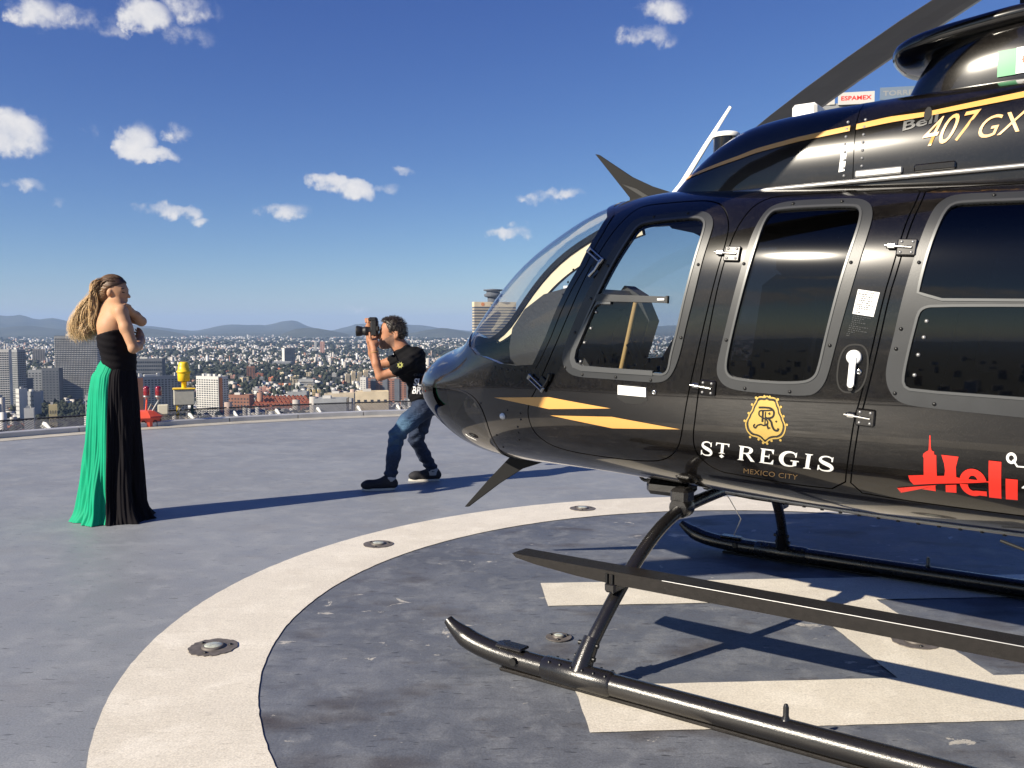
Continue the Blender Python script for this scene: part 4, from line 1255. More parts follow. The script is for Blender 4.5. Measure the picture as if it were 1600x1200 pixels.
def cowl_pt(a, z, off=0.0):
    _, zb, zt, w, e = at_row(a)
    q = min(1.0, max(0.0, (z - zb) / (zt - zb)))
    y = w * (1 - q ** e) ** (1 / e)
    d = 1e-3
    q2 = min(1, q + d); y2 = w * (1 - q2 ** e) ** (1 / e)
    tz = Vector((0, -(y2 - y), d * (zt - zb))).normalized()
    _, zb3, zt3, w3, e3 = at_row(a + .004)
    q3 = min(1, max(0, (z - zb3) / (zt3 - zb3))); y3 = w3 * (1 - q3 ** e3) ** (1 / e3)
    ta = Vector((.004, -(y3 - y), 0)).normalized()
    n = ta.cross(tz).normalized()
    if n.y > 0: n = -n
    return Vector((a, -y, z)) + n * off, n, ta


def on_cowl(name, polys, material, parent, off=.0025, seg=.02):
    verts, faces = [], []
    for P in polys:
        b = len(verts)
        for p in P: verts.append(cowl_pt(p[0], p[1], off)[0])
        faces.append(tuple(range(b, b + len(P))))
    return mesh_obj(name, verts, faces, material, parent, True)


# gold cheat line: lower and upper edge along the cowling side
SA = [1.77, 1.90, 2.05, 2.13, 2.30, 2.507, 2.64, 2.77, 3.08, 3.3, 3.88]
SU = [2.058, 2.081, 2.112, 2.133, 2.158, 2.178, 2.192, 2.192, 2.222, 2.24, 2.26]
SL = [2.047, 2.068, 2.096, 2.114, 2.138, 2.156, 2.168, 2.174, 2.198, 2.215, 2.235]
def strip_on_cowl(a0, a1, par):
    v, f = [], []
    xs = np.arange(a0, a1, .025)
    for x in xs:
        v += [cowl_pt(x, float(np.interp(x, SA, SL)), .003)[0], cowl_pt(x, float(np.interp(x, SA, SL)) * .5 + float(np.interp(x, SA, SU)) * .5, .003)[0], cowl_pt(x, float(np.interp(x, SA, SU)), .003)[0]]
    for i in range(len(xs) - 1):
        for k in range(2): f.append((3 * i + k, 3 * i + 3 + k, 3 * i + 4 + k, 3 * i + 1 + k))
    mesh_obj('gold_stripe', v, f, M['gold'], par, True)
strip_on_cowl(1.775, SEAM - .004, cowl); strip_on_cowl(SEAM, 3.85, cowl2)
on_cowl('white_marker', [[(2.468, 2.00), (2.490, 2.003), (2.498, 2.108), (2.476, 2.105)]], M['white'], cowl)
# rivets beside the cowling seam
for par, dx in ((cowl, -.035), (cowl2, .03)):
    for k in range(8):
        p, n, t = cowl_pt(SEAM + dx, 1.985 + k * .030, 0)
        mb = MB(); mb.lathe([(.006, 0), (.005, .003), (.0005, .004)], 8, p, n.to_track_quat('Z', 'Y').to_matrix()); mb.build('rivet', M['greymetal'], par)
p, n, t = cowl_pt(2.775, 2.182, .002)
mb = MB(); ov = [(.013 * math.cos(k * .2618), .030 * math.sin(k * .2618)) for k in range(24)]
up = n.cross(t); up = up if up.z > 0 else -up
mb.prism(ov, n * .003, p, t, up); mb.build('vent_slot', M['seal'], cowl2)
# sill rail with latches at the cowling foot
for (a0, a1, nm) in ((2.53, 2.70, 'cowl_latch'), (2.74, 2.88, 'cowl_latch')):
    p, n, t = cowl_pt((a0 + a1) / 2, 1.985, .006)
    up = n.cross(t); up = up if up.z > 0 else -up
    rot = Matrix((t, up, n)).transposed()
    mb = MB(); mb.box(p, (a1 - a0, .028, .014), rot, bevel=.005); mb.build(nm, M['greymetal' if a0 < 2.6 else 'paint'], cowl2)
mb = MB(); mb.tube([cowl_pt(a, 1.958, .006)[0] for a in np.arange(2.0, 3.85, .1)], .010, 8); mb.build('sill_rail', M['greymetal'], cowl2)
# lettering on the cowling
def text_on_cowl(name, txt, material, o, ex, ey, shear=0.0, bold=0.0, spacing=1.0, off=.003):
    v, f = text_polys(txt, shear, bold, spacing); wd = v[:, 0].max()
    P = np.array(o)[None] + v[:, :1] / wd * np.array(ex)[None] + v[:, 1:] * np.array(ey)[None]
    mesh_obj(name, [cowl_pt(float(p[0]), float(p[1]), off)[0] for p in P], f, material, cowl2, True)
text_on_cowl('silver_maker_name', 'Bell', M['frame'], (2.692, 2.130), (.118, .018), (.002, .036), bold=.02)
text_on_cowl('gold_model_number', '407', M['gold'], (2.762, 2.060), (.185, .016), (.004, .105), shear=.45)
text_on_cowl('gold_model_letters', 'GX', M['gold'], (2.945, 2.068), (.150, .012), (.004, .078), shear=.35)

# mast fairing above the engine cowling, with an overhanging intake lip
PK = [(2.60, 2.22, 2.26, .16, 2.5), (2.64, 2.22, 2.345, .205, 3.0), (2.70, 2.22, 2.455, .248, 3.2), (2.78, 2.22, 2.53, .285, 3.4), (2.9, 2.22, 2.58, .305, 3.5), (3.1, 2.22, 2.605, .318, 3.6), (3.5, 2.22, 2.61, .318, 3.5), (4.1, 2.22, 2.40, .24, 2.8), (4.4, 2.22, 2.30, .16, 2.5)]
fair = loft('mast_fairing', interp_rows(PK, .04), M['paint'], heli)
# intake lip: a rounded pod lying on the fairing
def pod(name, K, material, parent, n=26):
    rows = K; verts, faces = [], []
    for (a, zc, h, w, e) in rows:
        for k in range(n):
            t = 2 * math.pi * k / n; c, s = math.cos(t), math.sin(t)
            r = (abs(c) ** e + abs(s) ** e) ** (-1 / e)
            verts.append((a, -w * c * r, zc + h * s * r))
    for i in range(len(rows) - 1):
        for k in range(n): faces.append((i * n + k, (i + 1) * n + k, (i + 1) * n + (k + 1) % n, i * n + (k + 1) % n))
    faces.append(tuple(range(n))); faces.append(tuple(range((len(rows) - 1) * n, len(rows) * n))[::-1])
    return mesh_obj(name, verts, faces, material, parent, True)
LK = [(2.555, 2.505, .006, .03, 2), (2.562, 2.505, .024, .10, 2.1), (2.580, 2.505, .040, .165, 2.2), (2.61, 2.507, .052, .215, 2.3), (2.66, 2.513, .058, .25, 2.5), (2.74, 2.522, .058, .275, 2.7), (2.85, 2.532, .056, .292, 2.8), (3.05, 2.548, .054, .305, 3.0), (3.4, 2.56, .055, .305, 3.0), (3.9, 2.50, .05, .27, 2.8), (4.2, 2.42, .02, .2, 2.4)]
lip = pod('intake_cap', [tuple([x] + [float(pchip([k[0] for k in LK], [k[j] for k in LK], np.array([x]))[0]) for j in range(1, 5)]) for x in np.concatenate([[2.555, 2.558, 2.562, 2.57, 2.58, 2.595, 2.61, 2.635], np.arange(2.66, 4.21, .05)])], M['paint'], fair)
# flag decal on the fairing flank
def fair_pt(a, z, off):
    _, zb, zt, w, e = tuple([a] + [float(pchip([k[0] for k in PK], [k[j] for k in PK], np.array([a]))[0]) for j in range(1, 5)])
    q = min(1, (z - zb) / (zt - zb)); y = w * (1 - q ** e) ** (1 / e); q2 = min(1, q + .01); y2 = w * (1 - q2 ** e) ** (1 / e)
    n = Vector((0, -(zt - zb) * .01, (y - y2))).normalized()
    return Vector((a, -y, z)) + n * off
M['flaggreen'] = mat('flag_green', (.04, .30, .12), .45)
M['flagred'] = mat('flag_red', (.55, .03, .04), .45)
M['eagle'] = mat('flag_emblem_brown', (.30, .12, .05), .5)
def flag_piece(nm, a0, a1, z0, z1, m, off=.005):
    v = []; f = []
    for i in range(4):
        for j in range(6): v.append(fair_pt(a0 + (a1 - a0) * i / 3, z0 + (z1 - z0) * j / 5, off))
    for i in range(3):
        for j in range(5): f.append((i * 6 + j, (i + 1) * 6 + j, (i + 1) * 6 + j + 1, i * 6 + j + 1))
    mesh_obj(nm, v, f, m, fair, True)
flag_piece('flag_green_band', 2.975, 3.035, 2.318, 2.412, M['flaggreen'])
flag_piece('flag_white_band', 3.035, 3.100, 2.320, 2.414, M['white'])
flag_piece('flag_red_band', 3.100, 3.160, 2.322, 2.416, M['flagred'])
v = [fair_pt(3.068 + .017 * r * math.cos(t), 2.368 + .022 * r * math.sin(t), .0065) for k, t in enumerate(np.linspace(0, 2 * math.pi, 22, endpoint=False)) for r in [1.0 if k % 2 else .72]]
mesh_obj('flag_emblem', v, [tuple(range(22))], M['eagle'], fair)
mb = MB(); mb.tube([(3.02, -.05, 2.55), (3.02, -.05, 2.95)], .011, 10); mb.build('cap_mast', M['step'], fair)

# roof furniture
mb = MB(); mb.box((2.19, 0, 2.345), (.11, .13, .09), bevel=.012); mb.box((2.275, .02, 2.325), (.05, .08, .045), bevel=.008); mb.build('roof_antenna_box', M['wirewhite'], cowl)
mb = MB(); mb.tube([(1.50, 0, 2.01), (1.58, 0, 2.10), (1.70, 0, 2.27), (1.825, 0, 2.44)], [.020, .016, .013, .008], 8, flat=.35, up=(0, 1, 0)); mb.build('whip_antenna', M['wirewhite'], body)
mb = MB(); mb.lathe([(.062, 2.05), (.058, 2.30)], 24, (1.805, 0, 0)); bc = mb.build('roof_beacon', M['paint'], cowl)
mb = MB(); mb.lathe([(.064, 2.297), (.066, 2.312), (.055, 2.320), (.0005, 2.324)], 24, (1.805, 0, 0)); mb.build('beacon_cap', M['wirewhite'], bc)
# wire cutters above and below
M['cutter'] = mat('dull_black_cutter', (.012, .012, .0125), .6, spec=.12)
wc = [(1.097, 2.300), (1.115, 2.296), (1.309, 2.164), (1.42, 2.108), (1.56, 2.055), (1.66, 2.028), (1.60, 2.0), (1.30, 2.0), (1.30, 2.06)]
mb = MB(); mb.prism(wc, (0, .016, 0), (0, -.008, 0)); wcu = mb.build('upper_wire_cutter', M['cutter'], body)
mb = MB(); mb.prism([(1.26, 2.13), (1.34, 2.10), (1.42, 2.05), (1.40, 2.04)], (0, .03, 0), (0, -.015, 0)); mb.build('cutter_jaw', M['bolt'], wcu)
wl = [(.222, .350), (.246, .352), (.47, .512), (.63, .612), (.80, .672), (.80, .72), (.56, .72), (.55, .672), (.40, .53)]
mb = MB(); mb.prism(wl, (0, .016, 0), (0, -.008, 0)); mb.build('lower_wire_cutter', M['cutter'], body)
# belly details
mb = MB(); mb.tube([(1.40 + .03 * math.sin(t), 0, .655 + .03 * math.cos(t)) for t in np.linspace(.4, 2 * math.pi - .4, 14)], .009, 8); mb.build('tie_down_ring', M['bolt'], body)
mb = MB(); mb.box((1.68, -.28, .665), (.20, .16, .07), bevel=.02); mb.build('belly_lamp_housing', M['paint'], body)
mb = MB(); mb.tube([(1.74, .05, .67), (1.73, .30, .52), (1.62, .75, .32), (1.45, 1.08, .14), (1.50, 1.15, .11), (1.72, 1.16, .11)], .0030, 6); mb.build('belly_glint_wire', M['wirewhite'], body)  # cable to the far skid; its white stands for sun glints along it
# belly panel edge strip and its screws
mb = MB()
mb.tube([hull(np.array([a]), np.array([R(-68)]))[0] + np.array([0, 0, -.004]) for a in np.arange(1.95, 3.75, .06)], .010, 8); strip_ = mb.build('belly_strip', M['greymetal'], body)
for a in np.arange(2.0, 3.7, .075):
    q = hull(np.array([a]), np.array([R(-68)]))[0]
    mb = MB(); mb.lathe([(.008, -.018), (.008, -.006)], 8, q); mb.build('strip_screw', M['bolt'], strip_)
mb = MB(); mb.tube([(3.05, -.42, .63), (3.2, -.42, .585), (3.45, -.40, .58), (3.7, -.3, .63)], .006, 6); mb.build('belly_cable', M['rubber'], body)
mb = MB()
for k in range(26):
    x, y = 3.42 + random.uniform(-.10, .12), random.uniform(-.12, .12)
    mb.tube([(x, y, .66), (x + random.uniform(-.03, .03), y + random.uniform(-.03, .03), .56), (x + random.uniform(-.05, .05), y, .47 + random.uniform(-.04, .05))], [.018, .014, .004], 5)
tag(mb.build('brush_tuft', M['rubber'], body), kind='stuff')

# ---- landing gear
def crosstube(a, sweep):
    P = [(1.16, .085), (1.10, .19), (1.0, .30), (.905, .39), (.80, .475), (.66, .555), (.50, .60), (.30, .618)]
    pts = [(a + sweep * (z - .085), -l, z) for l, z in P]
    pts += [(a + sweep * (z - .085), l, z) for l, z in P[::-1]]
    Q = np.array(pts); Q = np.stack([np.interp(np.linspace(0, 1, 60), np.linspace(0, 1, len(Q)), Q[:, i]) for i in range(3)], -1)
    ker = np.array([1, 2, 3, 2, 1]) / 9.0
    Qs = Q.copy()
    for i in range(3): Qs[2:-2, i] = np.convolve(Q[:, i], ker, 'valid')
    return Qs
gear = []
for (ax, sw, nm) in ((1.725, .17, 'front_crosstube'), (4.05, .0, 'rear_crosstube')):
    mb = MB(); mb.tube(crosstube(ax, sw), .028, 16); xt = mb.build(nm, M['skid'], heli)
    for sd in (-1, 1):
        mb = MB(); mb.lathe([(.040, -.045), (.046, -.035), (.046, .035), (.040, .045)], 18, (ax + sw * .53, sd * .46, .612), Matrix.Rotation(R(90), 3, 'X')); cl = mb.build('crosstube_clamp', M['skid'], xt)
        mb = MB(); mb.box((ax + sw * .53, sd * .46, .665), (.085, .09, .07), bevel=.015); mb.build('clamp_saddle', M['skid'], cl)
        # socket on the skid
        mb = MB(); mb.tube([(ax - .004, sd * 1.168, .07), (ax + .005, sd * 1.135, .135), (ax + .012, sd * 1.10, .19)], [.044, .038, .034], 14)
        so = mb.build('skid_socket', M['skid'], xt)
        for (dz, dl) in ((.125, 1.142), (.17, 1.116)):
            for s2 in (-1, 1):
                mb = MB(); mb.tube([(ax + .005 + s2 * .028, sd * dl, dz), (ax + .005 + s2 * .044, sd * dl, dz)], .010, 8); mb.build('socket_bolt', M['bolt'], so)
for sd in (-1, 1):
    path = [(1.062, .152), (1.09, .131), (1.135, .107), (1.19, .086), (1.26, .072), (1.35, .062), (1.46, .058), (1.6, .057), (2.4, .057), (3.4, .057), (4.6, .057)]
    P = curve([(a, z) for a, z in path], 4)
    mb = MB(); rr = [.043 * min(1.0, .45 + .55 * ((p[0] - 1.055) / .10)) if p[0] < 1.155 else .043 for p in P]
    mb.tube([(p[0], sd * 1.168, p[1]) for p in P], rr, 18)
    sk = mb.build('skid', M['skid'], heli)
    mb = MB(); mb.tube([(a, sd * 1.168, .057) for a in (1.56, 1.57, 1.86, 1.87)], [.0435, .0495, .0495, .0435], 18); mb.build('skid_sleeve', M['skid'], sk)
    mb = MB(); mb.box((1.40, sd * 1.168, .108), (.13, .065, .012), bevel=.005); mb.build('toe_pad', M['skid'], sk)
    mb = MB(); mb.tube([(1.44, sd * 1.168 - .042, .066), (1.44, sd * 1.168 - .055, .066)], .016, 12); mb.build('tow_lug', M['bolt'], sk)
    for k in range(6):
        for s2 in (-.03, .03):
            mb = MB(); mb.lathe([(.007, .0), (.006, .008), (.0005, .010)], 8, (1.60 + .05 * k, sd * 1.168 + s2, .092)); mb.build('sleeve_bolt', M['bolt'], sk)
    mb = MB(); mb.lathe([(.020, .09), (.010, .11), (.010, .14), (.006, .15)], 10, (2.525, sd * 1.168, 0)); mb.build('wheel_stud', M['skid'], sk)
    mb = MB(); mb.box((2.3, sd * 1.168, .009), (1.9, .05, .014), bevel=.004); mb.build('wear_shoe', M['step'], sk)
    # boarding step along the gear
    y0, y1 = sd * .925, sd * 1.03
    prof = [(1.30, .448), (1.32, .432), (1.42, .418), (1.62, .403), (1.80, .397), (3.75, .397), (3.9, .41), (3.95, .448)]
    mb = MB(); mb.prism(prof, (0, y1 - y0, 0), (0, y0, 0)); stp = mb.build('boarding_step', M['step'], heli)
    mb = MB(); mb.box((1.775, sd * .975, .380), (.05, .12, .04), bevel=.008); mb.build('step_bracket', M['skid'], stp)
    mb = MB(); mb.tube([(2.0, y1 + sd * .001, .4475), (3.7, y1 + sd * .001, .4475)], .0022, 6); mb.build('worn_step_edge', M['greymetal'], stp)
    if sd < 0:
        for k in (-.012, .012):
            mb = MB(); mb.tube([(1.775 + k, y1 - .004, .437), (1.775 + k, y1 - .004, .40)], .006, 6); mb.build('step_u_bolt', M['bolt'], stp)

# ---- main rotor
HUB = Vector((3.30, 0, 2.95))
mb = MB(); mb.lathe([(.07, 2.45), (.055, 2.62), (.05, 2.95), (.04, 3.06)], 20, (HUB.x, 0, 0)); mast = mb.build('rotor_mast', M['greymetal'], heli)
mb = MB(); mb.lathe([(.10, 2.90), (.20, 2.925), (.21, 2.96), (.12, 3.0), (.0005, 3.01)], 24, (HUB.x, 0, 0)); mb.build('rotor_hub', M['step'], mast)
def blade(az):
    d = Vector((math.cos(az), math.sin(az), 0)); sdv = Vector((-d.y, d.x, 0))
    rs = [.30, .45, .62, .75, 1.0, 1.5, 2.0, 2.5, 3.2, 4.0, 4.8, 5.25, 5.33]
    ch = [.09, .10, .15, .34, .36, .36, .36, .36, .36, .36, .36, .34, .24]
    v, f = [], []
    prof = [(-.30, .0), (-.26, .045), (-.15, .065), (.05, .06), (.35, .032), (.70, .004), (.70, -.004), (.35, -.022), (.05, -.045), (-.15, -.050), (-.26, -.036)]
    for r, c in zip(rs, ch):
        z = HUB.z - .018 * r * r - .008 * r
        tw = R(14 - 1.3 * r)
        for (x, h) in prof:
            thick = h * c * (1.0 if r > .7 else 2.4)
            off = sdv * (x * c * math.cos(tw) + thick * math.sin(tw)) ; up = Vector((0, 0, -x * c * math.sin(tw) + thick * math.cos(tw)))
            v.append(HUB * 1 + d * r - Vector((0, 0, HUB.z)) + Vector((0, 0, z)) + off + up)
    n = len(prof)
    for i in range(len(rs) - 1):
        for k in range(n): f.append((i * n + k, i * n + (k + 1) % n, (i + 1) * n + (k + 1) % n, (i + 1) * n + k))
    f.append(tuple(range(n))[::-1]); f.append(tuple(range((len(rs) - 1) * n, len(rs) * n)))
    ml = [1 if (k % n in (0, 1, 9, 10)) and k < (len(rs) - 1) * n else 0 for k in range(len(f))]
    return mesh_obj('rotor_blade', v, f, None, heli, False, None, [M['blade'], M['blademetal']], ml)
AZ0 = R(97.2) - HELI_ROT
for k in range(4): blade(AZ0 + k * math.pi / 2)

# ---- tail, behind the frame of the photograph
def tube_loft(name, rows, material, parent, n=24):
    return pod(name, rows, material, parent, n)
tube_loft('rear_fuselage', [(3.803, 1.27, .655, .765, 3.2), (4.2, 1.30, .60, .72, 3.0), (4.7, 1.40, .46, .58, 2.6), (5.2, 1.52, .32, .40, 2.3), (5.7, 1.60, .22, .27, 2.1)], M['paint'], heli)
tube_loft('tail_boom', [(5.701, 1.60, .22, .27, 2.1), (7.5, 1.66, .17, .20, 2), (9.9, 1.72, .12, .13, 2), (10.1, 1.72, .05, .05, 2)], M['paint'], heli)
tube_loft('exhaust_cowling', [(3.903, 2.05, .255, .49, 3.2), (4.4, 2.02, .22, .42, 2.8), (4.9, 1.95, .18, .30, 2.4), (5.3, 1.90, .12, .18, 2.2)], M['paint'], heli)
mb = MB(); mb.prism([(9.4, 1.75), (10.0, 2.75), (10.35, 2.75), (10.1, 1.75), (10.2, .95), (9.95, .95), (9.6, 1.66)], (0, .07, 0), (0, -.035, 0)); mb.build('tail_fin', M['paint'], heli)
mb = MB(); mb.box((8.2, 0, 1.70), (.45, 2.5, .05), bevel=.02); mb.build('stabilizer', M['paint'], heli)
for sd in (-1, 1):
    mb = MB(); mb.prism([(8.0, 1.45), (8.35, 1.95), (8.55, 1.95), (8.45, 1.45)], (0, .04, 0), (0, sd * 1.25 - .02, 0)); mb.build('end_plate', M['paint'], heli)
mb = MB(); mb.box((9.95, -.18, 1.72), (.12, .04, 1.6), bevel=.015); mb.build('tail_rotor', M['blade'], heli)

# ---- inside the cabin
fl = []
for x in np.arange(.80, 3.76, .12):
    fl.append((x, float(abs(hull(np.array([x]), th_of([x], [.83]))[0][1])) - .035))
mb = MB(); mb.prism([(x, -w) for x, w in fl] + [(x, w) for x, w in fl[::-1]], (0, 0, .02), (0, 0, .81), (1, 0, 0), (0, 1, 0)); mb.build('cabin_floor', M['lining'], heli)
# instrument hood and panel
mb = MB()
hood = [(.70, 1.30), (.72, 1.40), (.80, 1.50), (.92, 1.575), (1.06, 1.605), (1.18, 1.60), (1.215, 1.56), (1.14, 1.50), (1.05, 1.30), (.98, 1.12), (.85, 1.05), (.72, 1.1)]
mb.prism(hood, (0, .55, 0), (0, -.22, 0)); ip = mb.build('instrument_panel', M['leather'], heli)
mb = MB(); mb.prism([(.90, .84), (1.45, .84), (1.40, 1.02), (1.18, 1.14), (1.06, 1.30), (.95, 1.3)], (0, .22, 0), (0, -.11, 0)); mb.build('centre_console', M['lining'], heli)
mb = MB(); mb.prism([(1.08, 1.16), (1.22, 1.20), (1.30, 1.44), (1.235, 1.58), (1.15, 1.63), (1.08, 1.55)], (0, .12, 0), (0, .22, 0)); mb.build('side_pod', M['leather'], ip)
mb = MB(); mb.box((1.02, -.12, 1.612), (.05, .06, .014)); mb.build('compass', M['white'], ip)
mb = MB(); mb.tube([(1.250, .0, 1.17), (1.335, .0, 1.53)], .013, 8); mb.build('tan_post', M['tan'], ip)
# windscreen centre post, cream inside
v, f = [], []
xs = np.arange(.45, 1.375, .03)
for x in xs:
    zt = float(sec(np.array([x]))[0][0]); dz = float(sec(np.array([x + .01]))[0][0]) - zt
    t = Vector((.01, 0, dz)).normalized(); nn = Vector((t.z, 0, -t.x))
    dep = float(np.interp(x, [.45, .7, 1.1, 1.37], [.03, .075, .105, .11]))
    c = Vector((x, 0, zt)) + nn * .012
    for (y, q) in ((-.022, 0), (.022, 0), (.016, dep), (-.016, dep)): v.append(c + Vector((0, y, 0)) + nn * q)
for i in range(len(xs) - 1):
    for k in range(4): f.append((4 * i + k, 4 * i + (k + 1) % 4, 4 * i + 4 + (k + 1) % 4, 4 * i + 4 + k))
mesh_obj('windscreen_centre_post', v, f, M['cream'], heli, False)
# cyclic sticks, pedals, seats
for sd in (-1, 1):
    mb = MB(); mb.tube([(1.62, sd * .30, .84), (1.56, sd * .30, 1.0), (1.52, sd * .30, 1.2)], .012, 8); st = mb.build('cyclic_stick', M['lining'], heli)
    mb = MB(); mb.tube([(1.525, sd * .30, 1.18), (1.50, sd * .30, 1.27), (1.47, sd * .30, 1.33)], [.018, .022, .026], 10); mb.build('stick_grip', M['rubber'], st)
    for (x0, nm) in ((2.12, 'crew_seat'), (3.10, 'passenger_seat')):
        mb = MB(); mb.box((x0 - .18, sd * .33, 1.02), (.48, .46, .14), bevel=.05); se = mb.build(nm, M['leather'], heli)
        mb = MB(); mb.box((x0 + .08, sd * .33, 1.32), (.12, .44, .60), Matrix.Rotation(R(8), 3, 'Y'), bevel=.05); mb.build('seat_back', M['leather'], se)
        mb = MB(); mb.box((x0 + .13, sd * .33, 1.69), (.09, .26, .16), bevel=.035); mb.build('headrest', M['leather'], se)
mb = MB(); mb.box((2.36, 0, 1.25), (.05, .30, .95), bevel=.01); mb.build('cabin_bulkhead', M['lining'], heli)
mb = MB(); mb.box((3.72, 0, 1.33), (.04, 1.25, 1.0)); mb.build('rear_bulkhead', M['lining'], heli)
mb = MB(); mb.box((1.75, 0, 1.90), (.34, .30, .05), bevel=.015); mb.build('overhead_panel', M['lining'], heli)
# ---------------------------------------------------------------- people: smooth implicit bodies
class Blob:
    """signed-distance body made of tapered capsules and ellipsoids that melt into each other"""
    def __init__(s, k=.03):
        s.p, s.k = [], k

    def cap(s, a, b, ra, rb, k=None):
        s.p.append(('c', np.array(a, float), np.array(b, float), ra, rb, k)); return s

    def chain(s, pts, rad, k=None):
        for i in range(len(pts) - 1): s.cap(pts[i], pts[i + 1], rad[i], rad[i + 1], k)
        return s

    def ell(s, c, r, rot=None, k=None):
        Rm = np.array(rot) if rot is not None else np.eye(3)
        s.p.append(('e', np.array(c, float), np.array(r, float), Rm, None, k)); return s

    def cut(s, c, r, rot=None, k=.01):
        Rm = np.array(rot) if rot is not None else np.eye(3)
        s.p.append(('x', np.array(c, float), np.array(r, float), Rm, None, k)); return s

    def dist(s, X):
        D = np.full(len(X), 9.0)
        for q in s.p:
            if q[0] == 'c':
                _, a, b, ra, rb, k = q
                ab = b - a; t = np.clip(((X - a) @ ab) / (ab @ ab + 1e-12), 0, 1)
                d = np.linalg.norm(X - a - t[:, None] * ab, axis=1) - (ra + (rb - ra) * t)
            else:
                _, c, r, Rm, _, k = q
                Y = (X - c) @ Rm
                k0 = np.linalg.norm(Y / r, axis=1); k1 = np.linalg.norm(Y / (r * r), axis=1)
                d = k0 * (k0 - 1) / np.maximum(k1, 1e-9)
            k = s.k if k is None else k
            if q[0] == 'x':
                h = np.clip(.5 - .5 * (D + d) / k, 0, 1); D = D * (1 - h) - d * h + k * h * (1 - h)
            else:
                h = np.clip(.5 + .5 * (D - d) / k, 0, 1); D = D * (1 - h) + d * h - k * h * (1 - h)
        return D

    def bounds(s):
        lo, hi = np.full(3, 9e9), np.full(3, -9e9)
        for q in s.p:
            if q[0] == 'x': continue
            if q[0] == 'c':
                for p, r in ((q[1], q[3]), (q[2], q[4])): lo = np.minimum(lo, p - r); hi = np.maximum(hi, p + r)
            else: m = q[2].max(); lo = np.minimum(lo, q[1] - m); hi = np.maximum(hi, q[1] + m)
        return lo - .03, hi + .03

    def mesh(s, vox, warp=None, clip=None):
        """naive surface nets"""
        lo, hi = s.bounds()
        n = np.ceil((hi - lo) / vox).astype(int) + 1
        ax = [lo[i] + np.arange(n[i]) * vox for i in range(3)]
        D = np.empty(n, np.float32)
        for i in range(n[0]):
            Yy, Zz = np.meshgrid(ax[1], ax[2], indexing='ij')
            X = np.stack([np.full(Yy.size, ax[0][i]), Yy.ravel(), Zz.ravel()], -1)
            d = s.dist(X)
            if warp is not None: d = d + warp(X)
            if clip is not None: d = np.maximum(d, clip(X))
            D[i] = d.reshape(n[1], n[2])
        ins = D < 0
        c = np.zeros(np.array(n) - 1, np.uint8)
        for dx in (0, 1):
            for dy in (0, 1):
                for dz in (0, 1): c += ins[dx:n[0] - 1 + dx, dy:n[1] - 1 + dy, dz:n[2] - 1 + dz]
        act = (c > 0) & (c < 8)
        idx = np.full(act.shape, -1, np.int64); ijk = np.argwhere(act); idx[act] = np.arange(len(ijk))
        acc = np.zeros((len(ijk), 3)); cnt = np.zeros(len(ijk))
        corners = [(0, 0, 0), (1, 0, 0), (0, 1, 0), (1, 1, 0), (0, 0, 1), (1, 0, 1), (0, 1, 1), (1, 1, 1)]
        for a in range(8):
            for b in range(a + 1, 8):
                df = np.abs(np.array(corners[a]) - np.array(corners[b]))
                if df.sum() != 1: continue
                A = D[tuple((ijk + corners[a]).T)]; B = D[tuple((ijk + corners[b]).T)]
                m = (A < 0) != (B < 0)
                t = np.where(m, A / np.where(m, A - B, 1), 0)
                p = np.array(corners[a]) + t[:, None] * (np.array(corners[b]) - np.array(corners[a]))
                acc[m] += p[m]; cnt[m] += 1
        V = (ijk + acc / np.maximum(cnt, 1)[:, None]) * vox + lo
        F = []
        for d in range(3):
            e = [0, 0, 0]; e[d] = 1
            sl0 = tuple(slice(0, n[i] - (1 if i == d else 0)) for i in range(3)); sl1 = tuple(slice(e[i], None) for i in range(3))
            cr = ins[sl0] != ins[sl1]
            q = np.argwhere(cr)
            u, v = (d + 1) % 3, (d + 2) % 3
            ok = (q[:, u] > 0) & (q[:, v] > 0) & (q[:, u] < n[u] - 1) & (q[:, v] < n[v] - 1)
            q = q[ok]
            def at(du, dv):
                w = q.copy(); w[:, u] += du; w[:, v] += dv; return idx[tuple(w.T)]
            quad = np.stack([at(-1, -1), at(0, -1), at(0, 0), at(-1, 0)], -1)
            fl = ins[tuple(q.T)]
            quad[~fl] = quad[~fl][:, ::-1]
            F.append(quad)
        F = np.concatenate(F); F = F[(F >= 0).all(1)]
        for _ in range(2):                                  # light smoothing
            nb = np.zeros_like(V); ct = np.zeros(len(V))
            for i in range(4):
                a, b = F[:, i], F[:, (i + 1) % 4]
                np.add.at(nb, a, V[b]); np.add.at(ct, a, 1); np.add.at(nb, b, V[a]); np.add.at(ct, b, 1)
            V = V * .5 + .5 * nb / np.maximum(ct, 1)[:, None]
        return V, F


def blob_obj(name, blob, vox, parent, mats, pick=None, warp=None, clip=None):
    V, F = blob.mesh(vox, warp, clip)
    mi = pick(V[F].mean(1)) if pick else None
    return mesh_obj(name, V, F, None, parent, True, None, mats if isinstance(mats, list) else [mats], mi)


def rotm(x=0, y=0, z=0):
    return np.array((Matrix.Rotation(R(z), 3, 'Z') @ Matrix.Rotation(R(y), 3, 'Y') @ Matrix.Rotation(R(x), 3, 'X')))


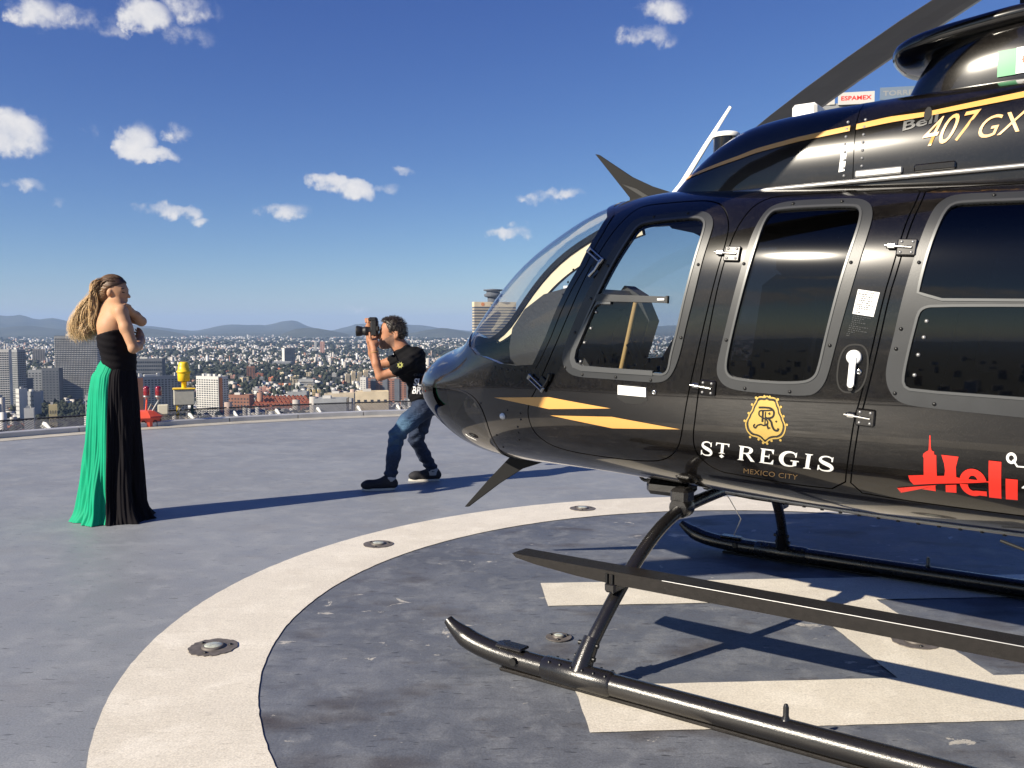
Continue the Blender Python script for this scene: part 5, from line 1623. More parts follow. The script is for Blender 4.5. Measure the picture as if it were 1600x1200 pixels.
def skin_mat(name, col, col2):
    m, N, L, b = new_mat(name)
    tc = N.new('ShaderNodeTexCoord'); n = N.new('ShaderNodeTexNoise'); n.inputs['Scale'].default_value = 14; n.inputs['Detail'].default_value = 4
    L.new(tc.outputs['Object'], n.inputs['Vector'])
    mx = N.new('ShaderNodeMix'); mx.data_type = 'RGBA'; mx.inputs['A'].default_value = (*col, 1); mx.inputs['B'].default_value = (*col2, 1)
    L.new(n.outputs['Fac'], mx.inputs['Factor']); L.new(mx.outputs['Result'], b.inputs['Base Color'])
    b.inputs['Roughness'].default_value = .58
    b.inputs['Specular IOR Level'].default_value = .3
    b.inputs['Subsurface Weight'].default_value = .12; b.inputs['Subsurface Radius'].default_value = (.012, .005, .003); b.inputs['Subsurface Scale'].default_value = .6
    return m


M['skin_f'] = skin_mat('fair_skin', (.50, .285, .165), (.44, .235, .13))
M['skin_m'] = skin_mat('tanned_skin', (.40, .195, .11), (.34, .15, .085))
M['stubble'] = mat('stubbled_skin', (.20, .11, .075), .6, var=.25, vscale=120)
M['lips'] = mat('lips', (.45, .13, .10), .4)
M['hair_dark'] = mat('dark_brown_hair', (.018, .012, .009), .42, bump=.8, bscale=160)
M['blackcloth'] = mat('black_crepe', (.0065, .0055, .0075), .8, spec=.12, bump=.25, bscale=350)
M['tee'] = mat('black_cotton', (.0075, .0075, .009), .9, spec=.12, bump=.35, bscale=30)
M['greencloth'] = mat('emerald_pleated_cloth', (.001, .30, .155), .7, spec=.2, var=.08, vscale=9)
M['shoe'] = mat('black_suede', (.010, .010, .014), .8)
M['sole'] = mat('pale_rubber_sole', (.50, .47, .42), .6)
M['ink'] = mat('white_shirt_print', (.60, .60, .60), .7)
M['ink2'] = mat('olive_sleeve_print', (.42, .42, .12), .7)


def hair_mat():
    m, N, L, b = new_mat('blonde_hair')
    at = N.new('ShaderNodeAttribute'); at.attribute_name = 'along'
    cr = N.new('ShaderNodeValToRGB')
    e = cr.color_ramp.elements
    e[0].position = 0.0; e[0].color = (.040, .021, .012, 1); e[1].position = 1.0; e[1].color = (.70, .50, .26, 1)
    q = e.new(.20); q.color = (.15, .075, .032, 1); q = e.new(.45); q.color = (.52, .33, .145, 1)
    L.new(at.outputs['Fac'], cr.inputs[0])
    tc = N.new('ShaderNodeTexCoord'); n = N.new('ShaderNodeTexNoise'); n.inputs['Scale'].default_value = 28; L.new(tc.outputs['Object'], n.inputs['Vector'])
    hs = N.new('ShaderNodeHueSaturation'); mr = N.new('ShaderNodeMapRange'); mr.inputs['To Min'].default_value = .45; mr.inputs['To Max'].default_value = 1.5
    L.new(n.outputs['Fac'], mr.inputs['Value']); L.new(mr.outputs['Result'], hs.inputs['Value']); L.new(cr.outputs[0], hs.inputs['Color'])
    L.new(hs.outputs['Color'], b.inputs['Base Color']); b.inputs['Roughness'].default_value = .5
    return m
M['blonde'] = hair_mat()


def denim():
    m, N, L, b = new_mat('blue_denim')
    tc = N.new('ShaderNodeTexCoord')
    n = N.new('ShaderNodeTexNoise'); n.inputs['Scale'].default_value = 5.5; n.inputs['Detail'].default_value = 6; L.new(tc.outputs['Object'], n.inputs['Vector'])
    at = N.new('ShaderNodeAttribute'); at.attribute_name = 'fade'
    ad = N.new('ShaderNodeMath'); ad.operation = 'MULTIPLY_ADD'; L.new(n.outputs['Fac'], ad.inputs[0]); ad.inputs[1].default_value = .5; L.new(at.outputs['Fac'], ad.inputs[2])
    cr = N.new('ShaderNodeValToRGB'); e = cr.color_ramp.elements
    e[0].position = .25; e[0].color = (.007, .016, .042, 1); e[1].position = 1.0; e[1].color = (.15, .30, .44, 1)
    q = e.new(.52); q.color = (.018, .048, .105, 1)
    L.new(ad.outputs[0], cr.inputs[0]); L.new(cr.outputs[0], b.inputs['Base Color']); b.inputs['Roughness'].default_value = .85
    w = N.new('ShaderNodeTexNoise'); w.inputs['Scale'].default_value = 26; w.inputs['Detail'].default_value = 3
    mp = N.new('ShaderNodeMapping'); mp.inputs['Scale'].default_value = (1, 1, 2.2); L.new(tc.outputs['Object'], mp.inputs[0]); L.new(mp.outputs[0], w.inputs['Vector'])
    bp = N.new('ShaderNodeBump'); bp.inputs['Strength'].default_value = .7; bp.inputs['Distance'].default_value = .02; L.new(w.outputs['Fac'], bp.inputs['Height']); L.new(bp.outputs['Normal'], b.inputs['Normal'])
    return m
M['denim'] = denim()


def set_attr(o, name, vals):
    a = o.data.attributes.new(name, 'FLOAT', 'POINT'); a.data.foreach_set('value', np.asarray(vals, np.float32))


def strands(name, paths, rad, material, parent, n=3, along_max={}):
    v, f, al = [], [], []
    for pi, (P, r) in enumerate(zip(paths, rad)):
        amx = along_max.get(pi, 1.0)
        P = [Vector(p) for p in P]; prev = None; b0 = len(v)
        for i, p in enumerate(P):
            t = (P[min(i + 1, len(P) - 1)] - P[max(i - 1, 0)]).normalized()
            if prev is None: b = t.orthogonal().normalized()
            else: b = (prev - t * prev.dot(t)).normalized()
            prev = b; c = t.cross(b); u = i / (len(P) - 1)
            rr = r * (1 - .6 * max(0, u - .75) / .25) * (.6 + .4 * min(1, u * 6))
            for k in range(n): v.append(p + (b * math.cos(2 * math.pi * k / n) + c * math.sin(2 * math.pi * k / n)) * rr); al.append(u * amx)
        for i in range(len(P) - 1):
            for k in range(n): f.append((b0 + i * n + k, b0 + i * n + (k + 1) % n, b0 + (i + 1) * n + (k + 1) % n, b0 + (i + 1) * n + k))
    o = mesh_obj(name, v, f, material, parent, True)
    set_attr(o, 'along', al)
    return o
# ---------------------------------------------------------------- woman in the long dress
wo = root('person', 'person with long blonde hair in a strapless green and black pleated gown', 'person', (-2.905, 6.43, 0.0))


def hand(B, wrist, palm, dirs, up, length=.085, r=.0095, k=.008, thumb=None):
    """palm and five fingers: dirs = (finger direction, curl direction)"""
    w, p = np.array(wrist, float), np.array(palm, float)
    fd = np.array(dirs[0], float); fd /= np.linalg.norm(fd); cd = np.array(dirs[1], float); cd /= np.linalg.norm(cd)
    sp = np.array(up, float); sp /= np.linalg.norm(sp)
    B.cap(w, p, .027, .030, .02)
    for o in (-.022, .022): B.cap(p + sp * o, p + fd * .035 + sp * o * 1.1, .017, .015, .015)
    for i, (o, l) in enumerate(((-.031, .80), (-.010, 1.0), (.011, .95), (.031, .74))):
        a = p + fd * .045 + sp * o; b = a + (fd * .75 + cd * .35) * length * .45 * l; c = b + (fd * .35 + cd * .8) * length * .38 * l
        B.cap(a, b, r, r * .92, k); B.cap(b, c, r * .92, r * .8, k)
    t = np.array(thumb, float) if thumb is not None else -sp
    a = p - fd * .012 + t * .02; b = a + (t * .8 + fd * .5) * .035; c = b + (fd * .8 + cd * .4 + t * .1) * .035
    B.cap(a, b, r * 1.2, r * 1.1, k); B.cap(b, c, r * 1.1, r * .9, k)
    return B


B = Blob(.035)
fx = rotm(0, 14, -6)                      # head turned to the right, chin down on the shoulder
B.ell((.030, 0, 1.682), (.094, .074, .088), fx, .02)
B.ell((.072, -.004, 1.632), (.054, .052, .066), rotm(0, 20, -6), .03)
B.ell((.094, -.006, 1.592), (.026, .028, .020), None, .025)
B.cap((.118, -.008, 1.660), (.141, -.010, 1.626), .009, .0125, .010)
B.ell((.112, -.008, 1.600), (.014, .019, .010), None, .012)
B.ell((.104, -.008, 1.676), (.016, .040, .012), None, .02)
B.ell((.028, -.076, 1.652), (.018, .010, .028), rotm(0, 15, 0), .006)
B.chain([(.022, 0, 1.64), (.012, 0, 1.575), (.008, .0, 1.50)], [.049, .047, .062], .03)
B.chain([(-.084, .16, 1.528), (-.02, .06, 1.548), (.06, -.05, 1.543), (.145, -.158, 1.515)], [.045, .052, .052, .046], .04)
B.ell((.004, .0, 1.435), (.095, .172, .145), rotm(0, -6, 36), .05)
TORSO = [([(-.005, .065, 1.40), (.012, .045, 1.30), (.050, .02, 1.18), (.052, .01, 1.10)], [.100, .094, .084, .09]),
         ([(.040, -.065, 1.40), (.046, -.045, 1.30), (.056, -.02, 1.18), (.054, -.01, 1.10)], [.100, .094, .084, .09])]
for pts, rad in TORSO: B.chain(pts, rad, .05)
B.chain([(.147, -.160, 1.512), (.190, -.185, 1.40), (.244, -.200, 1.262)], [.047, .043, .034], .02)          # right upper arm
B.chain([(.244, -.200, 1.258), (.232, -.10, 1.272), (.208, .015, 1.305)], [.036, .034, .026], .012)
hand(B, (.208, .015, 1.305), (.186, .06, 1.335), ((-.45, .75, .45), (-.8, .2, .2)), (.4, -.2, .9), .075, .0085)
B.chain([(-.080, .165, 1.525), (.03, .18, 1.49), (.152, .165, 1.450)], [.045, .042, .035], .02)              # left arm across the chest
B.chain([(.156, .160, 1.449), (.150, .08, 1.49), (.135, .005, 1.525)], [.035, .032, .024], .012)
hand(B, (.135, .005, 1.525), (.128, -.035, 1.545), ((-.1, -.9, .25), (-.2, -.5, -.4)), (.9, .1, .3), .07, .0085)
wb = blob_obj('body', B, .0055, wo, [M['skin_f']])
for (y) in (-.034, .022):
    mb = MB(); mb.tube([(.108, y - .016, 1.658), (.119, y - .004, 1.655), (.116, y + .010, 1.658)], .0045, 6); mb.build('eyelid', M['hair_dark'], wb)
    mb = MB(); mb.tube([(.104, y - .022, 1.680), (.117, y - .006, 1.684), (.118, y + .012, 1.680)], .0040, 6); mb.build('eyebrow', M['hair_dark'], wb)

# gown: stations (z, centre x, centre y, half width x, half depth y)
GZ = np.array([0.0, .12, .25, .50, .70, .95, 1.06, 1.12, 1.18, 1.25, 1.33, 1.40])
GC = np.array([-.012, -.015, -.015, -.002, .005, .010, .016, .036, .053, .043, .022, .02])
GW = np.array([.236, .216, .203, .190, .181, .166, .153, .122, .103, .113, .128, .13])
GD = np.array([.222, .204, .192, .178, .170, .155, .140, .115, .100, .108, .120, .12])
def gown_ring(z, th):
    c, w, d = np.interp(z, GZ, GC), np.interp(z, GZ, GW), np.interp(z, GZ, GD)
    return c + w * math.cos(th), d * math.sin(th)
def smooth_tab(y):
    return y
NTH = 420
def pleat(th, z):
    low = max(0.0, 1 - z / 1.1)
    s = th * 58 + .6 * math.sin(th * 5)
    saw = 2 * abs((s / (2 * math.pi)) % 1.0 - .5) - .5
    drift = 1.25 * math.sin(2.6 * z + th * 2) + .5 * math.sin(6.1 * z + 1)
    big = math.sin(th * 7 + 1.3 + drift) * .55 + math.sin(th * 11 + 2.7 - drift * 1.5) * .35 + math.sin(th * 17 - 3 * z) * .2
    cr = math.sin(th * 23 + 9 * z + 3 * math.sin(4 * z + th * 3)) * .16
    lump = math.sin(th * 4 + 5 * z) * math.sin(3.3 * z + 2 * th) * .5
    return .0065 * saw * (.4 + .8 * low) + (.006 + .026 * low ** 1.2) * (big + cr + lump)
TH_A = R(-83)                      # seam on the near side; green runs from here round by the left to the back
def skirt(name, t0, t1, material):
    n = int(NTH * (t1 - t0) / (2 * math.pi)); zs = np.concatenate([np.linspace(1.155, .08, 50), np.linspace(.06, .004, 6)])
    v, f = [], []
    for z in zs:
        for i in range(n + 1):
            th = t0 + (t1 - t0) * i / n
            x, y = gown_ring(max(z, 0), th); c = np.interp(z, GZ, GC)
            p = pleat(th, z); nx, ny = math.cos(th), math.sin(th)
            fl = .030 * max(0, 1 - z / .10) ** 2 * (1 + .6 * math.sin(th * 9))
            if z > 1.04: p *= .35 + .65 * (1.155 - z) / .115
            top = .022 * math.exp(-((th - R(-150)) / .9) ** 2) if z > 1.1 else 0
            v.append((x + nx * (p + fl), y + ny * (p + fl), z + top))
    m = n + 1
    for i in range(len(zs) - 1):
        for k in range(n): f.append((i * m + k, (i + 1) * m + k, (i + 1) * m + k + 1, i * m + k + 1))
    return mesh_obj(name, v, f, material, wo, True)
skirt('green_skirt_panel', R(-245), TH_A, M['greencloth'])
skirt('black_skirt_panel', TH_A, R(115), M['blackcloth'])
G = Blob(.05)
for pts, rad in TORSO: G.chain(pts, [r + .011 for r in rad], .05)
G.ell((.006, .0, 1.435), (.104, .178, .150), rotm(0, -6, 36), .05)
blob_obj('bodice', G, .008, wo, M['blackcloth'], None, lambda X: .0022 * np.sin(X[:, 2] * 120 + 20 * X[:, 0] + 2 * np.sin(X[:, 1] * 25)), lambda X: np.maximum(X[:, 2] - (1.345 + .235 * X[:, 0] - .02 * np.sin(X[:, 1] * 9)), 1.09 - X[:, 2]))

# hair: a dark cap of hair and wind-blown blonde lengths
H = Blob(.02)
H.ell((.026, 0, 1.688), (.102, .084, .094), fx)
H.ell((-.030, .0, 1.655), (.066, .078, .078))
hc_ = blob_obj('hair_cap', H, .0055, wo, M['blonde'], None, lambda X: .0035 * np.sin(np.arctan2(X[:, 1], X[:, 2] - 1.60) * 42 + 3 * np.sin(X[:, 0] * 40)),
               lambda X: np.minimum(1.672 + .62 * (X[:, 0] - .03) + .9 * np.maximum(-X[:, 1] - .06, 0) - X[:, 2], X[:, 0] - .004))
co = np.array([p.co for p in hc_.data.vertices]); set_attr(hc_, 'along', np.clip(.03 + (.055 - co[:, 0]) * 2.6, 0.02, .40))
paths, rads, COMB = [], [], []
rs = random.Random(5)
for cl in range(90):
    s = rs.uniform(-1, 1); y0 = rs.uniform(-.07, .07); ln = rs.random(); u = rs.random()
    root_ = Vector((.060 - .10 * u, y0 * (.75 + .25 * u), 1.695 + .080 * math.sqrt(max(0, 1 - (y0 / .088) ** 2)) * (1 - .5 * u * u)))
    back = Vector((-.080 - .020 * rs.random(), y0 * 1.15, 1.655 - .03 * s + rs.uniform(-.03, .03)))
    mid = Vector((-.062 - .110 * (1 + s) / 2, y0 * 1.0 - .02, 1.535 + .022 * s))
    lo_ = Vector((-.098 - .125 * (1 + s) / 2, y0 * .9 - .03, 1.418 + .020 * s))
    tip = Vector((-.118 - .150 * (1 + s) / 2 * (.75 + .25 * ln), y0 * .9 - .03, 1.345 - .006 * s - .045 * ln))
    A = np.array([root_, (root_ + back) * .5 + Vector((-.014, 0, .020)), back, mid, lo_, tip]); Pd = np.concatenate([[2 * A[0] - A[1]], A, [2 * A[-1] - A[-2]]]); out = []
    for j in range(1, len(Pd) - 2):
        for k in range(6):
            t = k / 6
            out.append(.5 * ((2 * Pd[j]) + (-Pd[j - 1] + Pd[j + 1]) * t + (2 * Pd[j - 1] - 5 * Pd[j] + 4 * Pd[j + 1] - Pd[j + 2]) * t * t + (-Pd[j - 1] + 3 * Pd[j] - 3 * Pd[j + 1] + Pd[j + 2]) * t ** 3))
    out.append(Pd[-2]); ph, fr = rs.uniform(0, 6.28), rs.uniform(14, 21)
    for k in range(34):
        off = Vector((rs.gauss(0, .009), rs.gauss(0, .013), rs.gauss(0, .009))); jit = rs.uniform(-.35, .35); sh = rs.uniform(.86, 1.0); res_ = []
        nn_ = int(len(out) * sh)
        for j, p in enumerate(out[:nn_]):
            t = j / (len(out) - 1); am = .046 * max(0, t - .40) ** .85; g = min(1, t * 4) * (.6 + .7 * t)
            w_ = fr * t + ph + jit
            res_.append(Vector(p) + off * g + Vector((math.cos(w_), .8 * math.sin(w_ + .7), .9 * math.sin(w_))) * am)
        paths.append(res_); rads.append(rs.uniform(.0008, .0019))
# combed hair over the crown, from the hairline back
for i in range(520):
    yh = rs.uniform(-.080, .080); t0 = rs.random()
    st_ = Vector((.098 - .35 * abs(yh) - .10 * max(0, abs(yh) - .05) - .09 * t0, yh, 0)); en = Vector((-.085, yh * .95, 1.655 + rs.uniform(-.03, .02)))
    res_ = []
    for j in range(10):
        t = j / 9; x, y = st_.x + (en.x - st_.x) * t, st_.y + (en.y - st_.y) * t
        q = ((x - .020) / .106) ** 2 + (y / .089) ** 2
        z = 1.690 + .098 * math.sqrt(max(.0, 1 - q)) - .10 * (x - .02) * .25
        if q > .95: z = min(z, 1.69)
        res_.append(Vector((x, y + .002 * math.sin(9 * t + i), z + rs.uniform(-.0008, .0008))))
    paths.append(res_); rads.append(rs.uniform(.0010, .0020)); COMB.append(len(paths) - 1)
tag(strands('hair', paths, rads, M['blonde'], wo, along_max={i: .30 for i in COMB}), kind='stuff')

# ---------------------------------------------------------------- photographer
mn = root('person', 'person in black t-shirt and blue jeans crouching forward with a camera at the eye', 'person', (-.95, 7.80, 0.0))
B = Blob(.03)
B.ell((-.103, 0, 1.378), (.104, .078, .108), rotm(0, -8, 0), .02)
B.ell((-.148, 0, 1.292), (.066, .060, .075), rotm(0, 12, 0), .035)
B.ell((-.190, 0, 1.238), (.028, .034, .024), None, .03)
B.ell((-.194, 0, 1.372), (.018, .052, .015), None, .02)
B.cap((-.206, 0, 1.352), (-.229, 0, 1.318), .010, .0155, .014)
B.ell((-.208, 0, 1.278), (.014, .026, .014), None, .014)
for sg in (-1, 1):
    B.ell((-.058, sg * .080, 1.342), (.023, .011, .037), rotm(0, 12, sg * 15), .006)
    B.cut((-.060, sg * .092, 1.346), (.011, .008, .020), None, .005)
    B.cut((-.204, sg * .030, 1.350), (.016, .016, .010), None, .01)
B.chain([(-.075, 0, 1.30), (-.03, 0, 1.225), (.03, 0, 1.15)], [.064, .066, .080], .03)
B.chain([(.06, -.175, 1.085), (-.06, -.20, 1.025), (-.182, -.205, .985)], [.047, .044, .036], .02)
B.chain([(-.182, -.205, .985), (-.215, -.200, 1.09), (-.236, -.175, 1.205)], [.039, .036, .026], .015)
B.chain([(-.04, .175, 1.12), (-.16, .20, 1.09), (-.275, .20, 1.065)], [.046, .043, .036], .02)
B.chain([(-.275, .20, 1.065), (-.31, .18, 1.17), (-.325, .14, 1.29)], [.038, .034, .026], .015)
# left hand: heel under the lens, fingers up round it
p = np.array([-.252, -.135, 1.262])
B.cap((-.236, -.175, 1.205), p, .027, .030, .02); B.cap(p, p + (-.015, .03, .03), .030, .026, .02); B.cap(p + (.03, .01, .0), p + (.02, .03, .03), .024, .02, .02)
for i, (dx, l) in enumerate(((-.040, .95), (-.018, 1.05), (.004, 1.0), (.026, .8))):
    a = p + (dx, .028, .030); b = a + np.array((-.012, .030, .030)) * l; c = b + np.array((-.004, .030, .010)) * l
    B.cap(a, b, .0105, .0098, .008); B.cap(b, c, .0098, .0085, .008)
B.cap(p + (-.01, -.012, .02), p + (-.022, -.014, .060), .0125, .0115, .01); B.cap(p + (-.022, -.014, .060), p + (-.028, .004, .098), .0115, .0095, .008)
# right hand: over the top of the camera, fingers on the grip
p = np.array([-.318, .085, 1.405])
B.cap((-.325, .14, 1.29), (-.325, .115, 1.36), .028, .030, .02); B.cap((-.325, .115, 1.36), p, .030, .032, .02); B.cap(p, p + (.01, -.02, .045), .032, .028, .02)
for i, (dx, l) in enumerate(((-.032, .95), (-.010, 1.05), (.013, 1.0), (.034, .8))):
    a = p + (dx + .01, -.028, .060); b = a + np.array((.004, -.040, .012)) * l; c = b + np.array((.004, -.030, -.028)) * l
    B.cap(a, b, .0125, .0115, .008); B.cap(b, c, .0115, .0095, .008)
B.cap(p + (.02, -.01, .0), p + (.045, -.035, -.008), .013, .012, .01); B.cap(p + (.045, -.035, -.008), p + (.05, -.06, .0), .012, .010, .008)
def m_pick(c):
    mi = np.zeros(len(c), np.int32)
    head = (c[:, 2] > 1.17) & (np.abs(c[:, 1]) < .09) & (c[:, 0] > -.24)
    d = (c[:, 0] + .10) * .35
    st = head & (c[:, 2] < 1.300 + np.clip((c[:, 0] + .17) * .55, -.01, .08)) & (c[:, 2] > 1.205 + (c[:, 0] + .19) * .25) & (c[:, 0] < -.075)
    mi[st] = 1
    mi[head & (np.abs(c[:, 2] - 1.278) < .008) & (c[:, 0] < -.203)] = 2
    return mi
mbody = blob_obj('body', B, .0065, mn, [M['skin_m'], M['stubble'], M['lips']], m_pick)
for sg in (-1, 1):
    mb = MB(); mb.tube([(-.196, sg * .012, 1.372), (-.204, sg * .032, 1.380), (-.186, sg * .052, 1.374)], .005, 6); mb.build('eyebrow', M['hair_dark'], mbody)
    mb = MB(); mb.tube([(-.198, sg * .018, 1.350), (-.198, sg * .032, 1.352), (-.188, sg * .044, 1.350)], .004, 6); mb.build('eye', M['hair_dark'], mbody)
H = Blob(.02)
H.ell((-.090, 0, 1.398), (.108, .085, .102), rotm(0, -8, 0)); H.ell((-.040, 0, 1.355), (.056, .079, .075)); H.ell((-.155, 0, 1.462), (.050, .060, .026), rotm(0, -20, 0))
H.cut((-.185, 0, 1.375), (.068, .12, .082), rotm(0, -6, 0), .012); H.cut((-.085, 0, 1.290), (.060, .12, .058), None, .015); H.cut((-.075, -.09, 1.345), (.035, .02, .035), None, .01); H.cut((-.075, .09, 1.345), (.035, .02, .035), None, .01)
hw = lambda X: .0025 * np.sin(X[:, 0] * 170 + 3 * np.sin(X[:, 1] * 90)) * np.sin(X[:, 1] * 160 + X[:, 2] * 60)
hm = blob_obj('hair', H, .0055, mn, M['hair_dark'], None, hw)
rs2 = random.Random(9); tp, trd = [], []
for vtx in rs2.sample(list(hm.data.vertices), min(1500, len(hm.data.vertices))):
    nrm_ = Vector(vtx.normal); p0 = Vector(vtx.co)
    if nrm_.z < -.35: continue
    d_ = (nrm_ * .55 + Vector((.55 + rs2.uniform(-.3, .3), rs2.uniform(-.35, .35), .25 * nrm_.z))).normalized(); l_ = rs2.uniform(.012, .026)
    tp.append([p0 - nrm_ * .003, p0 + d_ * l_ * .5, p0 + d_ * l_ + Vector((0, 0, -.003))]); trd.append(rs2.uniform(.0009, .0018))
tag(strands('hair_tufts', tp, trd, M['hair_dark'], hm), kind='stuff')
# t-shirt
T_ = Blob(.05)
T_.ell((.070, 0, 1.075), (.106, .170, .165), rotm(0, 28, 0)); T_.ell((.135, 0, .885), (.098, .148, .165), rotm(0, 14, 0))
T_.chain([(-.012, 0, 1.195), (.05, 0, 1.13)], [.082, .11], .04)
T_.chain([(.065, -.165, 1.095), (-.045, -.200, 1.038)], [.066, .060], .035); T_.chain([(-.03, .165, 1.125), (-.13, .20, 1.10)], [.064, .058], .035)
T_.ell((.170, 0, .795), (.106, .152, .060), rotm(0, 8, 0))
T_.cut((-.045, 0, 1.262), (.075, .072, .055), rotm(0, 30, 0), .012)
tw = lambda X: .0032 * np.sin(X[:, 2] * 60 + X[:, 0] * 45 + 2 * np.sin(X[:, 1] * 18)) + .003 * np.sin(X[:, 2] * 110 - X[:, 0] * 70 + 2)
tee = blob_obj('t_shirt', T_, .009, mn, M['tee'], None, tw)
# jeans
J = Blob(.045)
J.ell((.172, 0, .745), (.108, .150, .092)); J.ell((.225, 0, .71), (.075, .13, .090))
J.chain([(.165, -.095, .69), (.045, -.125, .585), (-.052, -.145, .465)], [.096, .082, .068], .035)
J.chain([(-.052, -.145, .465), (-.078, -.165, .30), (-.104, -.185, .115)], [.068, .060, .053], .025)
J.chain([(.160, .095, .68), (.125, .115, .53), (.085, .13, .405)], [.094, .080, .066], .035)
J.chain([(.085, .13, .405), (.15, .19, .25), (.218, .25, .115)], [.066, .058, .051], .025)
jw = lambda X: (.007 * np.sin(X[:, 2] * 75 + X[:, 0] * 30 + 2 * np.sin(X[:, 0] * 40)) * np.exp(-((X[:, 2] - .45) / .10) ** 2) + .008 * np.sin(X[:, 2] * 105 + 2) * np.exp(-((X[:, 2] - .14) / .06) ** 2) + .003 * np.sin(X[:, 2] * 60 - X[:, 0] * 55))
je = blob_obj('jeans', J, .009, mn, M['denim'], None, jw)
co = np.array([p.co for p in je.data.vertices])
fade = .40 * np.exp(-((co[:, 2] - .53) / .17) ** 2) * np.clip((-.02 - co[:, 1]) / .1, 0, 1) * np.clip((.20 - co[:, 0]) / .18, 0, 1)
set_attr(je, 'fade', fade)
for (x, y, z) in ((-.106, -.188, .088), (.222, .253, .088)):
    mb = MB(); mb.lathe([(.050, -.03), (.052, .02), (.046, .03)], 18, (x, y, z)); mb.build('sock', mat('grey_sock', (.30, .30, .30), .9) if 'sockm' not in M else M['sockm'], mn)
for (hx, hy, tx, ty) in ((-.085, -.19, -.335, -.235), (.255, .262, .020, .245)):
    d = np.array([tx - hx, ty - hy, 0]); d /= np.linalg.norm(d); s_ = np.array([-d[1], d[0], 0])
    S = Blob(.03); h0, t0 = np.array([hx, hy, .055]), np.array([tx, ty, .048])
    S.chain([h0 - d * .005, h0 + d * .09, t0 - d * .05], [.043, .044, .043], .03); S.ell(t0 - d * .035, (.055, .046, .034), np.stack([d, s_, [0, 0, 1]], 1)); S.ell(h0 + d * .035 + (0, 0, .04), (.055, .042, .042), np.stack([d, s_, [0, 0, 1]], 1))
    S.cut((hx + d[0] * .1, hy + d[1] * .1, -.03), (.4, .4, .048), None, .006)
    sh = blob_obj('shoe', S, .006, mn, M['shoe'])
    ol = []
    for k in range(28):
        t = 2 * math.pi * k / 28; L_ = .142
        wd = .042 - .004 * math.cos(t)
        c = (h0 + t0) / 2 - d * .005
        ol.append((c[0] + d[0] * L_ * math.cos(t) + s_[0] * wd * math.sin(t), c[1] + d[1] * L_ * math.cos(t) + s_[1] * wd * math.sin(t)))
    mb = MB(); mb.prism(ol, (0, 0, .019), (0, 0, .002), (1, 0, 0), (0, 1, 0)); mb.build('sole', M['sole'], sh)
# print on the shirt, laid on its near side
from mathutils.bvhtree import BVHTree
bvh = BVHTree.FromPolygons([tuple(p.co) for p in tee.data.vertices], [tuple(p.vertices) for p in tee.data.polygons])
def print_on(name, txt, ox, oz, w, h, lean, m, shear=0.0):
    v, f = text_polys(txt, shear, .03)
    vv = []
    for (x, y) in v:
        X = ox + x / v[:, 0].max() * w + y * h * math.sin(lean); Z = oz + y * h * math.cos(lean) + x / v[:, 0].max() * w * -math.sin(lean) * .3
        hit = bvh.ray_cast(Vector((X, -1, Z)), Vector((0, 1, 0)))[0]
        vv.append(hit + Vector((0, -.004, 0)) if hit else Vector((X, -.12, Z)))
    return mesh_obj(name, vv, f, m, tee)
print_on('shirt_print', 'SUR', .095, .905, .125, .062, R(10), M['ink']); print_on('shirt_print', 'BRO', .082, .835, .135, .062, R(8), M['ink']); print_on('shirt_print', 'CLEVER', .095, .985, .12, .022, R(10), M['frame'])
star = []
for k in range(16):
    t = math.pi * k / 8; r_ = .030 if k % 2 else .017
    X, Z = -.005 + r_ * math.cos(t), 1.085 + r_ * math.sin(t)
    hit = bvh.ray_cast(Vector((X, -1, Z)), Vector((0, 1, 0)))[0]; star.append((hit if hit else Vector((X, -.26, Z))) + Vector((0, -.004, 0)))
star_c = sum(star, Vector()) / 16 + Vector((0, -.002, 0))
inner = [star_c.lerp(p, .45) for p in star]
mesh_obj('sleeve_print', star + inner, [(k, (k + 1) % 16, 16 + (k + 1) % 16, 16 + k) for k in range(16)], M['ink2'], tee)
mb = MB(); mb.tube([(-.233 + .031 * math.cos(t), -.178 + .031 * math.sin(t), 1.195 + .004 * math.cos(t)) for t in np.linspace(0, 2 * math.pi, 20)], .003, 6, caps=False); mb.build('bracelet', M['tan'], mn)

# his camera
M['camblack'] = mat('black_camera_body', (.010, .010, .011), .5, bump=.3, bscale=400)
M['frontglass'] = mat('front_lens_glass', (.01, .01, .02), .05, coat=1)
cm = root('photo_camera', 'black camera with long lens held to the eye by the photographer', 'camera', (-.95 - .255, 7.78, 1.395))
mb = MB(); mb.box((0, 0, .005), (.062, .095, .150), bevel=.014); mb.build('camera_body', M['camblack'], cm)
mb = MB(); mb.box((-.012, .0, .080), (.078, .085, .040), bevel=.014); mb.build('grip', M['camblack'], cm)
mb = MB(); mb.box((.034, -.03, .0), (.026, .045, .05), bevel=.01); mb.build('viewfinder', M['rubber'], cm)
mb = MB(); ry = Matrix.Rotation(R(-90), 3, 'Y')
mb.lathe([(.036, .025), (.037, .06), (.040, .063), (.040, .085), (.036, .088), (.036, .108), (.041, .112), (.047, .150), (.047, .157), (.043, .156), (.040, .12)], 28, (0, -.01, -.022), ry); ln = mb.build('lens', M['camblack'], cm)
mb = MB(); mb.lathe([(.040, .122), (.025, .128), (.0005, .130)], 24, (0, -.01, -.022), ry); mb.build('front_element', M['frontglass'], ln)
mb = MB(); mb.tube([(.02, -.05, -.06), (.015, -.07, -.16), (.0, -.075, -.25), (-.006, -.07, -.32), (.02, -.06, -.36), (.05, -.06, -.345), (.055, -.06, -.29), (.04, -.055, -.2), (.03, -.05, -.06)], .0055, 6, flat=.5); mb.build('neck_strap', mat('dark_red_strap', (.06, .012, .012), .7), cm)
# ---------------------------------------------------------------- the city below and the hills
GZ_ = -DECK_H
EYE = 1.403
FPX = 1384.0


